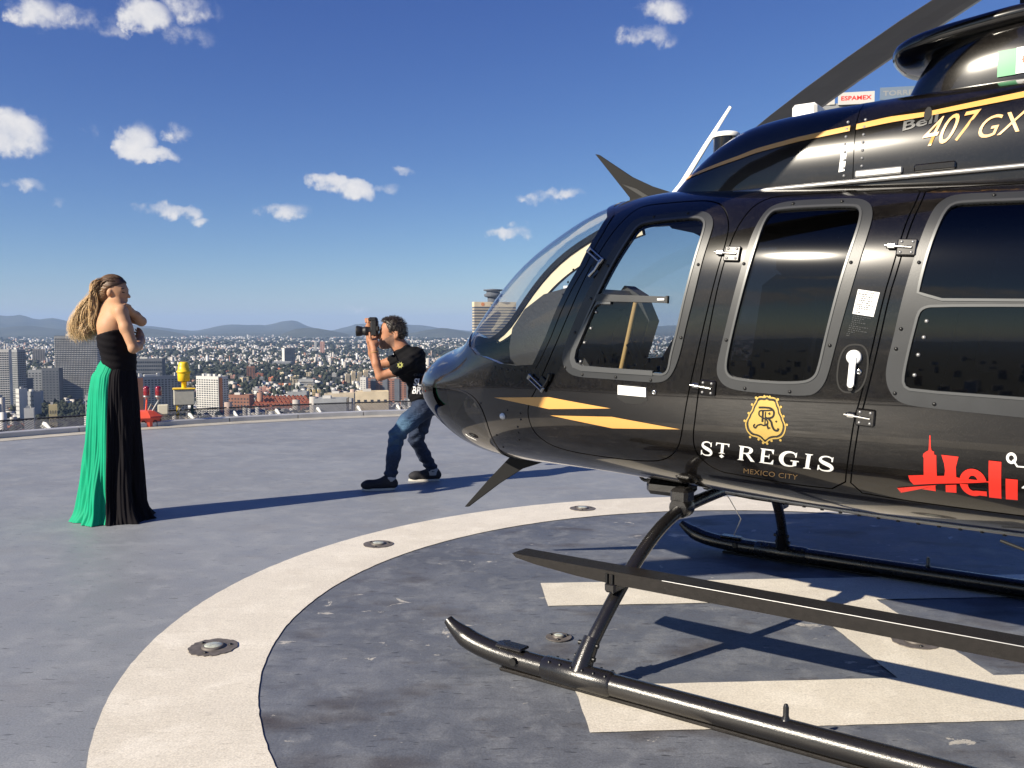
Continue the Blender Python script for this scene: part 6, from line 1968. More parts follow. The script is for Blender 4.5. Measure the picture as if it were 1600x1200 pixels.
def city_xy(px, dist):
    """ground position seen under picture column px at depth dist"""
    return (px - 800.0) / FPX * dist, dist


def z_at(py, dist):
    return EYE - (py - 512.0) / FPX * dist


def ground_mat():
    m, N, L, b = new_mat('city_ground')
    tc = N.new('ShaderNodeTexCoord')
    def noise(sc, det=5):
        n = N.new('ShaderNodeTexNoise'); n.inputs['Scale'].default_value = sc; n.inputs['Detail'].default_value = det; n.inputs['Roughness'].default_value = .65
        L.new(tc.outputs['Object'], n.inputs['Vector']); return n.outputs['Fac']
    cr = N.new('ShaderNodeValToRGB'); e = cr.color_ramp.elements
    e[0].position = .38; e[0].color = (.022, .030, .020, 1); e[1].position = .74; e[1].color = (.17, .155, .135, 1)
    q = e.new(.54); q.color = (.045, .048, .042, 1)
    L.new(noise(.02, 6), cr.inputs[0]); L.new(cr.outputs[0], b.inputs['Base Color']); b.inputs['Roughness'].default_value = .95
    b.inputs['Specular IOR Level'].default_value = .1
    return m
M['cityground'] = ground_mat()
n = 96
v = [(0, 0, GZ_)] + [(46000 * math.cos(2 * math.pi * k / n), 46000 * math.sin(2 * math.pi * k / n), GZ_) for k in range(n)]
tag(mesh_obj('ground', v, [(0, k + 1, (k + 1) % n + 1) for k in range(n)], M['cityground']), kind='structure')

# hills: skyline heights read as picture rows at 24 km, then carried on all round
M['hill'] = mat('hazy_hillside', (.060, .062, .042), .95, spec=.05, var=.35, vscale=.0011)
SKY_X = [-60, 0, 15, 35, 48, 60, 72, 85, 107, 140, 180, 220, 250, 300, 312, 337, 360, 380, 417, 430, 440, 452, 462, 470, 480, 500, 517, 535, 555, 570, 600, 630, 667, 692, 737, 800, 900, 1000, 1200, 1660]
SKY_Y = [497, 493, 494, 491.5, 495, 500, 498, 496.5, 501, 506, 505, 508, 511, 517, 516, 510, 507, 507, 508, 505, 502, 501, 500.5, 504, 509, 514, 517, 512, 507, 505.5, 506, 506, 509, 513, 517, 512, 506, 510, 504, 508]
v, f = [], []
D_R = [13500, 16500, 19000, 21500, 24000, 27500, 34000]
F_R = [0.0, .10, .22, .52, 1.0, .55, .1]
NA = 1100
hr = np.random.default_rng(12)
def fbm(t, seed, oct_=6):
    y = np.zeros_like(t); r_ = np.random.default_rng(seed)
    for o in range(oct_): y += np.sin(t * (3.0 * 2 ** o) + r_.uniform(0, 6.28)) / 1.8 ** o
    return y
azs = np.linspace(-math.pi, math.pi, NA)
for i, az in enumerate(azs):
    inv = abs(az) < R(35)
    if inv:
        px = 800 + FPX * math.tan(az); H = z_at(np.interp(px, SKY_X, SKY_Y), 24000 * math.cos(az)) - GZ_
    else:
        H = 300 + 110 * float(fbm(np.array([az * 2.2]), 5, 5)[0])
    for j, (d, q) in enumerate(zip(D_R, F_R)):
        wob = 1 + (.10 * float(fbm(np.array([az * 24]), 20 + j, 5)[0]) if 0 < j < 4 else 0)
        jag = (5.0 * float(fbm(np.array([az * 60.0]), 40 + j, 5)[0]) if j == 4 else 0)
        v.append((d * math.sin(az), d * math.cos(az), GZ_ - 3 + H * q * wob + jag))
nr = len(D_R)
for i in range(NA - 1):
    for j in range(nr - 1): f.append((i * nr + j, (i + 1) * nr + j, (i + 1) * nr + j + 1, i * nr + j + 1))
tag(mesh_obj('hills', v, f, M['hill'], None, True), kind='structure')
# nearer low ridges with houses on them
def ridge(pts, dist, thick, m=M['hill']):
    v, f = [], []
    for px, py in pts:
        x, y = city_xy(px, dist)
        for dy, q in ((-thick, 0), (-thick * .4, .55), (0, 1), (thick, 0)):
            s = (dist + dy) / dist
            v.append((x * s, y * s, GZ_ + (z_at(py, dist) - GZ_) * q - 2 * (q == 0)))
    for i in range(len(pts) - 1):
        for j in range(3): f.append((i * 4 + j, (i + 1) * 4 + j, (i + 1) * 4 + j + 1, i * 4 + j + 1))
    return tag(mesh_obj('hills', v, f, m, None, True), kind='structure')
ridge([(-40, 515), (0, 513), (25, 510), (50, 509), (75, 512), (105, 516), (140, 520)], 15500, 1600)
ridge([(190, 520), (215, 512), (235, 513), (262, 517), (290, 522)], 14500, 1500)
ridge([(440, 522), (462, 514), (480, 512), (497, 513), (520, 517), (545, 522)], 14000, 1400)
ridge([(640, 521), (665, 516), (690, 512.5), (700, 513), (720, 517), (745, 521)], 14500, 1400)

# ------------------------------------------------ named towers
M['w_glass'] = mat('dark_city_glass', (.035, .042, .055), .25, spec=.5)
M['w_glass2'] = mat('blue_city_glass', (.07, .09, .12), .3)
WALL = {'white': (.52, .51, .48), 'cream': (.62, .52, .36), 'beige': (.50, .42, .32), 'grey': (.27, .28, .29), 'dark': (.105, .115, .135), 'brown': (.24, .12, .085), 'orange': (.58, .22, .09), 'pink': (.52, .30, .24), 'terracotta': (.40, .15, .09), 'yellow': (.62, .50, .26), 'sand': (.46, .40, .30), 'tan2': (.36, .29, .22)}
for k, c in WALL.items(): M['wall_' + k] = mat('city_wall_' + k, c, .85, spec=.2, var=.14, vscale=.06)


def windows(mb, w, d, h, sides, nx, ny, fill=(.62, .55), z0=3.0, top=3.0, out=.25):
    """window panels standing a little proud of the named sides of a block"""
    for s in sides:
        L_ = w if s in 'fb' else d
        cols = nx if s in 'fb' else max(2, int(nx * d / w))
        for i in range(cols):
            cx = -L_ / 2 + (i + .5) * L_ / cols; ww = L_ / cols * fill[0]
            for j in range(ny):
                hz = (h - z0 - top) / ny; cz = z0 + (j + .5) * hz; hh = hz * fill[1]
                q = [(cx - ww / 2, cz - hh / 2), (cx + ww / 2, cz - hh / 2), (cx + ww / 2, cz + hh / 2), (cx - ww / 2, cz + hh / 2)]
                if s == 'f': P = [(a, -d / 2 - out, b) for a, b in q]
                elif s == 'b': P = [(-a, d / 2 + out, b) for a, b in q]
                elif s == 'l': P = [(-w / 2 - out, -a, b) for a, b in q]
                else: P = [(w / 2 + out, a, b) for a, b in q]
                mb.add(P, [(0, 1, 2, 3)])


def tower(name, label, px0, px1, ytop, dist, rot, depth, wall, nx, ny, sides='fl', fill=(.62, .55), bands=0, extra=None, cat='tower', glass='w_glass', roof=True, side_wall=None, asp=None):
    """px0..px1: columns the block covers, ytop: picture row of its roof; rot turns it (deg)"""
    xc, yc = city_xy((px0 + px1) / 2, dist)
    wid = (px1 - px0) / FPX * dist
    c_, s_ = abs(math.cos(R(rot))), abs(math.sin(R(rot)))
    if asp: w = wid / (c_ + asp * s_); depth = w * asp
    else: w = max(4.0, (wid - depth * s_) / max(c_, .2))
    az = math.degrees(math.atan2(xc, yc))
    h = z_at(ytop, dist) - GZ_
    t = root(name, label, cat, (xc, yc + depth / 2, GZ_), R(rot - az * .0))
    mb = MB(); mb.box((0, 0, h / 2), (w, depth, h)); body_ = mb.build('wall', M['wall_' + wall], t)
    if roof:
        mb = MB()
        for (cx, cy, sx, sy) in ((0, -depth / 2 + .4, w + .3, .8), (0, depth / 2 - .4, w + .3, .8), (-w / 2 + .4, 0, .8, depth - 1.7), (w / 2 - .4, 0, .8, depth - 1.7)): mb.box((cx, cy, h + .6), (sx, sy, 1.2))
        mb.build('parapet', M['wall_' + wall], t)
        mb = MB(); mb.box((-w * .15, depth * .1, h + 2.0), (max(3, w * .25), max(3, depth * .35), 4.0)); mb.build('roof_hut', M['wall_' + ('white' if wall != 'white' else 'grey')], t)
    if nx:
        mb = MB(); windows(mb, w, depth, h, sides, nx, ny, fill); tag(mb.build('windows', M[glass], t), kind='stuff')
    for b_ in range(bands):
        zz = 3 + (h - 5) * (b_ + .5) / bands
        mb = MB(); mb.box((0, 0, zz), (w + 1.0, depth + 1.0, (h - 5) / bands * .42)); mb.build('floor_band', M['wall_' + (side_wall or wall)], t)
    if extra: extra(t, w, depth, h)
    return t


def orange_edge(t, w, d, h):
    mb = MB(); mb.box((-w / 2 + w * .10, -d / 2 - .3, h / 2), (w * .14, .7, h - 2)); mb.build('orange_stripe', M['wall_orange'], t)
    for k in range(3):
        mb = MB(); mb.box((-w * .35 + k * w * .33, 0, h + 3.2), (4.2, 4.2, 5.2)); mb.build('water_tank', M['wall_white'], t)
def orange_side(t, w, d, h):
    mb = MB(); mb.box((w / 2 + .3, -d / 2 + d * .22, h / 2), (.7, d * .30, h - 2)); mb.build('orange_stripe', M['wall_orange'], t)
    for k in range(4):
        mb = MB(); mb.box((-w * .38 + k * w * .25, 0, h + 2.2), (4.0, 4.0, 4.0)); mb.build('water_tank', M['wall_white'], t)

tower('city_tower', 'pale banded tower at the far left edge of the picture', -14, 12, 547, 1500, 14, 16, 'white', 7, 26, 'fl', (.8, .5))
tower('city_tower', 'grey tower beside the pale banded one at the left edge', 12, 33, 547, 1540, -18, 18, 'grey', 6, 26, 'flr', (.7, .5))
tower('city_tower', 'lone beige tower left of the big grid office slab', 49, 68, 546, 3600, 28, 22, 'beige', 5, 12, 'fl', (.45, .5))
def c_fins(t, w, d, h):
    mb = MB()
    for i in range(27):
        mb.box((-w / 2 + (i + .5) * w / 27, -d / 2 - .7, h / 2), (.34, .8, h))
    tag(mb.build('facade_fins', M['wall_grey'], t), kind='stuff')
    mb = MB(); mb.box((0, -d / 2 - .5, h - 1.5), (w, 1.0, 3)); mb.build('top_band', M['wall_grey'], t)
tower('office_slab', 'big grey office slab with a fine window grid behind the gown', 85, 150, 525.5, 1700, 9, 24, 'dark', 0, 0, extra=c_fins, bands=33, side_wall='white', cat='office')
tower('city_block', 'dark grey block in front of the grid slab, right of its pair', 63, 90, 576, 1640, 8, 22, 'dark', 5, 12, 'fl', (.5, .4))
tower('city_block', 'dark grey block in front of the grid slab, left of its pair', 40, 63, 579, 1660, 12, 20, 'grey', 4, 12, 'fl', (.5, .4))
tower('city_block', 'lower dark block between the left edge towers and the grey pair', 14, 42, 592, 1560, -10, 20, 'dark', 5, 8, 'fl', (.5, .4))
tower('city_block', 'white corner of a stepped block above the mesh net at left', 21, 34, 609, 1310, -24, 14, 'white', 3, 7, 'fl', (.3, .3))
tower('city_block', 'grey part of a stepped block above the mesh net at left', 33, 56, 613, 1330, -14, 14, 'grey', 4, 6, 'f', (.3, .3))
tower('city_house', 'small bright white cube of a house just above the net at left', 31, 48, 640, 1090, 20, 10, 'white', 0, 0, cat='house')
tower('city_house', 'small yellowish house among the park trees left of the gown', 70, 85, 634, 1160, 24, 9, 'yellow', 3, 3, 'fl', (.3, .4), cat='house')
tower('city_block', 'narrow white block with dark windows at the edge of the park trees', 128, 140, 620, 1240, 20, 9, 'white', 2, 6, 'fl', (.4, .4))
tower('office_block', 'dark low office block right of the gown at hip height', 204, 252, 561, 1950, 6, 26, 'dark', 14, 8, 'fl', (.8, .5), cat='office')
tower('apartment_block', 'long apartment block with white and orange end wall behind the red lamps', 205, 283, 589, 1370, 34, 20, 'grey', 16, 17, 'fl', (.6, .5), extra=orange_edge, cat='apartments')
tower('apartment_block', 'white apartment block with orange stripe behind the yellow beacon', 302, 352, 589, 1370, -24, 22, 'white', 9, 17, 'fr', (.62, .5), extra=orange_side, cat='apartments')
tower('apartment_block', 'low red brick block right of the white apartment block', 353, 392, 618, 1480, -10, 18, 'brown', 7, 4, 'fl', (.5, .4), cat='apartments')
def lit_end(t, w, d, h):
    mb = MB(); mb.box((-w / 2 - .6, 0, h / 2), (1.2, d + .4, h + 1)); mb.build('lit_end_wall', M['wall_white'], t)  # white slab paints the sunlit end face onto the dark body
t = tower('city_tower', 'slim slab tower with one bright and one dark side, standing alone', 437, 460, 544, 3350, 25, 34, 'dark', 6, 12, 'f', (.8, .4), extra=lit_end, asp=1.25)  # dark wall colour serves for both glass and the shaded side
x_, y_ = city_xy(441, 3300)
p_ = root('podium_building', 'pale flat podium at the foot of the slim slab tower', 'building', (x_, y_, GZ_), R(6))
mb = MB(); mb.box((0, 0, 8), (66, 40, 16)); mb.build('wall', M['wall_grey'], p_); mb = MB(); windows(mb, 66, 40, 16, 'f', 14, 3, (.7, .4)); tag(mb.build('windows', M['w_glass'], p_), kind='stuff')
tower('apartment_block', 'white end slab of the red apartment block behind the elbow', 562, 573, 590.5, 1640, -8, 14, 'white', 2, 12, 'f', (.5, .3), cat='apartments')
def red_cols(t, w, d, h):
    for i in range(5):
        mb = MB(); mb.box((-w / 2 + (i + .5) * w / 5, -d / 2 - .9, h / 2), (w * .085, 1.8, h + 1)); mb.build('blue_grey_pier', M['wall_dark'], t)
tower('apartment_block', 'wide red brown apartment block with grey piers behind the photographer', 573, 668, 592, 1660, -4, 18, 'brown', 15, 11, 'f', (.55, .45), extra=red_cols, cat='apartments')
tower('city_house', 'cream flat building with paired dark windows right above the kerb', 551, 606, 613, 1300, 9, 24, 'cream', 5, 2, 'f', (.42, .22), cat='building')
tower('city_house', 'long low sand coloured building left of the cream one', 505, 552, 616, 1420, 3, 20, 'sand', 8, 2, 'f', (.4, .3), cat='building')
tower('city_tower', 'red brown tower with a blue stripe right of the yellow beacon', 383, 397, 573, 2450, 14, 18, 'brown', 3, 9, 'fl', (.5, .5))
tower('city_tower', 'pale pink tower standing far off above the slim slab tower', 499, 507, 534, 4600, 12, 22, 'pink', 2, 9, 'f', (.4, .4))
tower('city_tower', 'thin white tower far off beside the pale pink one', 491, 495, 533, 5200, 20, 16, 'white', 0, 0)
for k, (a, b) in enumerate(((433, 437.5), (438, 442.5), (443, 447.5), (448.5, 453), (453.5, 457.5))):
    tower('apartment_block', ('leftmost', 'second', 'middle', 'fourth', 'rightmost')[k] + ' of five small orange apartment blocks in a row', a, b, 599, 2180, 14, 9, 'orange' if k < 4 else 'sand', 2, 5, 'l', (.4, .4), cat='apartments', roof=False)
def terr(t, w, d, h):
    for k in range(3):
        mb = MB(); mb.box((w * .04 * k, -d / 2 - 3 - 3 * k, h - 4 - 4.2 * k), (w * (1.05 + .08 * k), 6 + 4 * k, .9)); mb.build('terrace', M['wall_white'], t)
tower('terraced_building', 'white building with stepped terraces in the middle of the city', 465, 489, 593, 2120, 4, 22, 'grey', 6, 5, 'f', (.8, .4), extra=terr, cat='building')
for k, (a, b, y0) in enumerate(((537, 546, 585), (546.5, 555, 581), (556, 565, 582), (565.5, 575, 579))):
    tower('apartment_block', ('leftmost', 'second', 'third', 'rightmost')[k] + ' of four cream apartment blocks left of the elbow', a, b, y0, 2280, 18, 16, ('sand', 'cream', 'sand', 'cream')[k], 3, 8, 'fl', (.4, .4), cat='apartments')
for k, (a, b) in enumerate(((477, 484), (485, 492), (493, 500))):
    tower('apartment_block', ('left', 'middle', 'right')[k] + ' one of three small yellow blocks above the red roofs', a, b, 610, 1760, 20, 12, 'yellow', 2, 3, 'fl', (.4, .4), cat='apartments')
tower('warehouse', 'low grey warehouse with a long flat roof in mid city', 447, 478, 613, 1700, 3, 30, 'grey', 0, 0, cat='warehouse')
tower('warehouse', 'pale flat warehouse behind the mesh net left of the sand building', 488, 540, 624, 1290, 2, 30, 'grey', 0, 0, cat='warehouse')
# rows of red-roofed houses
M['redroof'] = mat('red_tile_roof', (.36, .10, .055), .85, spec=.15, var=.25, vscale=.2)
hproto = root('row_house', 'red-roofed house', 'house', (0, 0, 0), 0, 'rows of red-roofed houses')
mb = MB(); mb.box((0, 0, 3.5), (7.0, 9, 7)); mb.build('wall', M['wall_terracotta'], hproto)
mb = MB(); mb.prism([(-3.5, 6.9), (0, 10.0), (3.5, 6.9)], (0, 9.8, 0), (0, -4.9, 0), (1, 0, 0), (0, 0, 1)); mb.build('roof', M['redroof'], hproto)
mb = MB(); windows(mb, 7, 9, 7, 'f', 2, 2, (.4, .4), .6, .6); tag(mb.build('windows', M['w_glass'], hproto), kind='stuff')
ORD = ['leftmost', 'second from left', 'third from left', 'fourth from left', 'fifth from left', 'sixth from left', 'seventh from left', 'eighth from left', 'ninth from left', 'tenth from left', 'eleventh from left', 'twelfth from left', 'thirteenth from left', 'fourteenth from left', 'fifteenth from left', 'sixteenth from left']
first = True
for r_ in range(4):
    for k in range(15 - r_):
        dist = 1480 + r_ * 46; px = 396 + 6.4 * k + r_ * 3.1 + random.uniform(-.7, .7)
        if 355 < px < 392: continue
        x, y = city_xy(px, dist)
        o = hproto if first else copy_tree(hproto)
        first = False
        o['label'] = ORD[k] + ' house in the ' + ('front', 'second', 'third', 'last')[r_] + ' row of red-roofed houses'
        o.location = (x, y, GZ_ + 4 + r_ * 1.5); o.rotation_euler = (0, 0, R(8 + random.uniform(-3, 3)))

# the tall hotel tower with a round top behind the windscreen
def wtc(t, w, d, h):
    for b_ in range(20):
        zz = h - 16 - b_ * 6.3
        mb = MB(); mb.box((0, 0, zz), (w + .8, d + .8, 2.6)); mb.build('floor_band', M['wall_sand'], t)
    mb = MB(); mb.lathe([(13, h), (13, h + 10), (20, h + 12), (21, h + 15), (21, h + 17), (18, h + 18.5), (16, h + 19), (15, h + 24), (22, h + 25.5), (22, h + 28), (3, h + 29.5)], 30, (-w * .02, 0, 0), smooth=False); mb.build('revolving_top', M['wall_dark'], t)
    mb = MB(); mb.lathe([(15.4, h + 19.3), (15.2, h + 23.8)], 30, (-w * .02, 0, 0)); mb.build('top_windows', M['wall_white'], t)
    mb = MB(); mb.box((0, 0, h - 5.5), (w + 1.0, d + 1.0, 11)); mb.build('sign_band', M['wall_cream'], t)
    vt, ft = text_polys('WTC', 0, .03); vt = vt / vt[:, 0].max()
    mesh_obj('sign_letters', [(-w * .12 + q[0] * 18, -d / 2 - .8, h - 8 + q[1] * 26 * .5) for q in vt], ft, M['w_glass'], t)
    mb = MB(); mb.lathe([(4.0, 0), (4.0, .3)], 16, (-w * .30, -d / 2 - .5, h - 5.5), Matrix.Rotation(R(90), 3, 'X')); mb.build('sign_emblem', M['wall_orange'], t)
tower('hotel_tower', 'tall banded tower with a round revolving top behind the windscreen', 738, 806, 472, 2000, 16, 20, 'dark', 0, 0, extra=wtc, roof=False)

# neighbouring tower with roof signs seen over the cowling
nt = root('neighbour_tower', 'close tower with rooftop signs seen between cowling and rotor blade', 'tower', (67.0, 166.0, GZ_), R(-12))
ht = z_at(171, 160) - GZ_
mb = MB(); mb.box((0, 0, ht / 2), (26, 18, ht)); mb.build('wall', M['wall_grey'], nt)
mb = MB(); windows(mb, 26, 18, ht, 'fl', 10, 44, (.8, .55)); tag(mb.build('windows', M['w_glass2'], nt), kind='stuff')
def sign(o, cx, w, h, zb, txt, mb_, mt, th=.42):
    mbx = MB(); mbx.box((cx, -9.2, zb + h / 2), (w, .3, h)); s_ = mbx.build('sign_board', mb_, o)
    for k in range(3):
        mbx = MB(); mbx.box((cx - w * .4 + k * w * .4, -8.7, zb - .5 + h / 2), (.12, .12, h + 1.0)); mbx.build('sign_post', M['greymetal'], s_)
    v_, f_ = text_polys(txt, 0, .03, 1.05); v_ = v_ / v_[:, 0].max()
    asp = v_[:, 1].max()
    mesh_obj('sign_lettering', [(cx - w * .42 + q[0] * w * .84, -9.37, zb + h * (1 - th) / 2 + .05 + q[1] / asp * h * th) for q in v_], f_, mt, s_)
M['signblue'] = mat('blue_grey_sign', (.14, .19, .26), .6)
sign(nt, -4.9, 6.0, 2.1, ht - .35, 'ESPAMEX', M['wall_white'], M['red'], .34)
sign(nt, 1.9, 5.8, 2.1, ht + .15, 'TORRE', M['signblue'], M['wall_grey'], .40)
mb = MB(); mb.box((-8.9, -8.8, ht + .6), (.9, .8, 1.6)); mb.box((-9.8, -8.6, ht + .2), (1.4, 1.0, .9)); mb.build('roof_vent', M['wall_white'], nt)

# ------------------------------------------------ low buildings one by one (the nearest 300), the rest as one mass
def low_proto(seed, wall):
    r_ = random.Random(seed); w, d, h = r_.uniform(11, 21), r_.uniform(9, 14), r_.uniform(5, 10)
    mb = MB(); mb.box((0, 0, h / 2), (w, d, h), mi=0)
    for (cx, cy, sx, sy) in ((0, -d / 2 + .2, w + .2, .4), (-w / 2 + .2, 0, .4, d - .9)): mb.box((cx, cy, h + .4), (sx, sy, .8))
    if r_.random() < .7: mb.box((r_.uniform(-w * .25, w * .25), r_.uniform(-d * .2, d * .2), h + 1.3), (w * r_.uniform(.2, .45), d * r_.uniform(.3, .5), 2.6), mi=0)
    mb.box((r_.uniform(-w * .35, w * .35), r_.uniform(-d * .3, d * .3), h + .8), (1.4, 1.4, 1.6), mi=2)
    k = len(mb.f)
    ny = max(2, int(h / 3.1)); nx = r_.choice((2, 3, 4))
    tmp = MB(); windows(tmp, w, d, h, 'fl', nx, ny, (r_.uniform(.3, .6), r_.uniform(.35, .55)), .5, .5, .12)
    mb.add(tmp.v, tmp.f, 1)
    return mb.build('low_building', None, None, [M['wall_' + wall], M['w_glass'], M['wall_white']])


LOW = []
KINDS = [('white', 'small white flat-roofed building in the city below', 6), ('cream', 'small cream flat-roofed building in the city below', 4), ('pink', 'small pinkish flat-roofed building in the city below', 2), ('terracotta', 'small brick red flat-roofed building in the city below', 2), ('grey', 'small grey flat-roofed building in the city below', 3), ('sand', 'small sand coloured flat-roofed building in the city below', 3)]
protos = []
for i, (wl, lb, wt) in enumerate(KINDS):
    for k in range(3):
        o = low_proto(100 * i + k, wl)
        tag(o, lb, 'building', 'low buildings of the city'); o['tint'] = wl
        protos.append((o, wt)); COL.objects.unlink(o)
bag = [p for p, w in protos for _ in range(w)]
occ = []
for o in COL.objects:
    if o.type == 'EMPTY' and o.location.z < -100 and o.get('category') and o.name != 'hotel_tower':
        occ.append((o.location.x, o.location.y, 26.0 if 'row_house' not in o.name else 8.0))
cnt, tries = 0, 0
while cnt < 300 and tries < 20000:
    tries += 1
    dist = 1.0 / random.uniform(1 / 2900.0, 1 / 1080.0); px = random.uniform(-8, 640)
    if 112 < px < 214: continue                                   # hidden behind the gown
    x, y = city_xy(px, dist)
    if 52 < px < 132 and 1150 < dist < 1560: continue            # the park
    if any((x - a) ** 2 + (y - b) ** 2 < (r_ + 6) ** 2 for a, b, r_ in occ): continue
    o = random.choice(bag).copy(); COL.objects.link(o)
    s = random.uniform(.8, 1.15)
    o.location = (x, y, GZ_); o.rotation_euler = (0, 0, R(random.choice((12, 14, -20, 20, 70)) + random.gauss(0, 4))); o.scale = (s, s, s * random.uniform(.7, 1.3))
    occ.append((x, y, 9.0)); cnt += 1; LOW.append((o, px, dist))


MARKS = [(22, 'at the left edge'), (56, 'left of the park trees'), (115, 'behind the park trees'), (250, 'behind the red lamps'), (300, 'left of the yellow beacon'), (352, 'right of the yellow beacon'), (395, 'above the brick block'), (432, 'left of the slab tower'), (464, 'below the slab tower'), (500, 'around the white terraces'), (545, 'left of the cream blocks'), (640, 'behind the photographer')]
def where(px): return next(t for m, t in MARKS if px < m or m == 640)
def depth_of(d): return 'just above the net' if d < 1400 else ('in the middle rows' if d < 1900 else 'in the upper rows')
CNAME = {'white': 'white', 'cream': 'cream', 'pink': 'pinkish', 'terracotta': 'brick red', 'grey': 'grey', 'sand': 'sand coloured'}
byk = {}
for o, px, d in LOW: byk.setdefault((CNAME[o['tint']], where(px), depth_of(d)), []).append((px, o))
for (c_, w_, d_), L_ in byk.items():
    L_.sort(key=lambda q: q[0])
    for i, (px, o) in enumerate(L_):
        o['label'] = ('small %s building %s, %s' % (c_, w_, d_)) if len(L_) == 1 else ('%s of %s buildings %s, %s' % (ORD[min(i, 15)], c_, w_, d_))
        del o['tint']


def boxes_mesh(name, X, Y, W, D_, H, ROT, tone, material):
    n_ = len(X)
    c, s = np.cos(ROT), np.sin(ROT)
    V = np.zeros((n_, 8, 3), np.float32)
    for k, (sx, sy, sz) in enumerate(((-1, -1, 0), (1, -1, 0), (1, 1, 0), (-1, 1, 0), (-1, -1, 1), (1, -1, 1), (1, 1, 1), (-1, 1, 1))):
        lx, ly = sx * W / 2, sy * D_ / 2
        V[:, k, 0] = X + lx * c - ly * s; V[:, k, 1] = Y + lx * s + ly * c; V[:, k, 2] = GZ_ - 1 + sz * (H + 1)
    Fq = np.array([(0, 1, 5, 4), (1, 2, 6, 5), (2, 3, 7, 6), (3, 0, 4, 7), (4, 5, 6, 7)])
    F = (np.arange(n_)[:, None, None] * 8 + Fq[None]).reshape(-1, 4)
    me = bpy.data.meshes.new(name)
    me.vertices.add(n_ * 8); me.vertices.foreach_set('co', V.ravel())
    me.loops.add(F.size); me.loops.foreach_set('vertex_index', F.ravel().astype(np.int32))
    me.polygons.add(len(F)); me.polygons.foreach_set('loop_start', np.arange(0, F.size, 4, dtype=np.int32)); me.polygons.foreach_set('loop_total', np.full(len(F), 4, np.int32))
    me.materials.append(material); me.update(calc_edges=True)
    a = me.attributes.new('tone', 'FLOAT', 'POINT'); a.data.foreach_set('value', np.repeat(tone, 8).astype(np.float32))
    o = bpy.data.objects.new(name, me); COL.objects.link(o)
    return o


def tone_mat(name, stops, rough=.9, win=False):
    m, N, L, b = new_mat(name)
    at = N.new('ShaderNodeAttribute'); at.attribute_name = 'tone'
    cr = N.new('ShaderNodeValToRGB'); cr.color_ramp.interpolation = 'CONSTANT'
    e = cr.color_ramp.elements
    e[0].position = 0; e[0].color = (*stops[0][1], 1); e[1].position = stops[1][0]; e[1].color = (*stops[1][1], 1)
    for p, c in stops[2:]: q = e.new(p); q.color = (*c, 1)
    L.new(at.outputs['Fac'], cr.inputs[0]); L.new(cr.outputs[0], b.inputs['Base Color'])
    b.inputs['Roughness'].default_value = rough; b.inputs['Specular IOR Level'].default_value = .15
    return m
M['citymass'] = tone_mat('city_mass', [(0, (.54, .53, .51)), (.20, (.46, .43, .39)), (.38, (.38, .36, .33)), (.54, (.40, .31, .26)), (.64, (.32, .32, .32)), (.80, (.32, .18, .13)), (.86, (.24, .24, .25)), (.94, (.70, .69, .67))])
M['leaves'] = tone_mat('city_leaves', [(0, (.024, .030, .022)), (.3, (.033, .040, .028)), (.6, (.044, .050, .036)), (.85, (.022, .027, .021))])
rg = np.random.default_rng(21)
def patch(x, y, s1=900.0, s2=330.0):
    """smooth noise that groups woods and built-up quarters, long across the view"""
    return np.sin(x / s1 + 1.3 * np.sin(y / 1300 + 1)) * .5 + np.sin(y / 420 + x / 2600 + .8 * np.sin(x / 700)) * .75 + np.sin(x / s2 + y / 510 + 2) * .35
N1 = 62000
Dd = 1 / rg.uniform(1 / 15500.0, 1 / 1080.0, N1); PX = rg.uniform(-60, 1660, N1)
X, Y = (PX - 800) / FPX * Dd, Dd
keep = (patch(X, Y) + rg.normal(0, .45, N1)) > -.6
keep &= ~((Dd < 2700) & (PX < 775) & (rg.random(N1) < .5))
keep &= ~((PX > 50) & (PX < 134) & (Dd < 1560))
X, Y, Dd = X[keep], Y[keep], Dd[keep]
# keep clear of the single buildings
oc = np.array([(a, b, r_) for a, b, r_ in occ]); ok = np.ones(len(X), bool)
near = Dd < 5400
for (a, b, r_) in oc: ok &= ~(near & ((X - a) ** 2 + (Y - b) ** 2 < (r_ * .9 + 5) ** 2))
X, Y, Dd = X[ok], Y[ok], Dd[ok]
grow_ = np.clip(Dd / 4500, .9, 2.2)
tall = rg.random(len(X)) < .022
boxes = (X, Y, rg.uniform(5, 13, len(X)) * grow_, rg.uniform(5, 11, len(X)) * grow_, np.where(tall, rg.uniform(14, 34, len(X)), rg.uniform(4, 9, len(X)) * np.sqrt(grow_)), np.radians(rg.choice([12, -18, 22, 60, 35], len(X)) + rg.normal(0, 5, len(X))), rg.random(len(X)))
N2 = 5000
A2 = rg.uniform(R(32), R(328), N2); D2_ = 1 / rg.uniform(1 / 12000.0, 1 / 700.0, N2); g2 = np.clip(D2_ / 3000, 1, 3)
both = [np.concatenate([p, q]) for p, q in zip(boxes, (D2_ * np.sin(A2), D2_ * np.cos(A2), rg.uniform(10, 22, N2) * g2, rg.uniform(10, 20, N2) * g2, rg.uniform(6, 30, N2), rg.uniform(0, 3, N2), rg.random(N2)))]
tag(boxes_mesh('city_buildings', *both, M['citymass']), 'mass of low city buildings reaching to the hills', 'buildings', kind='stuff')


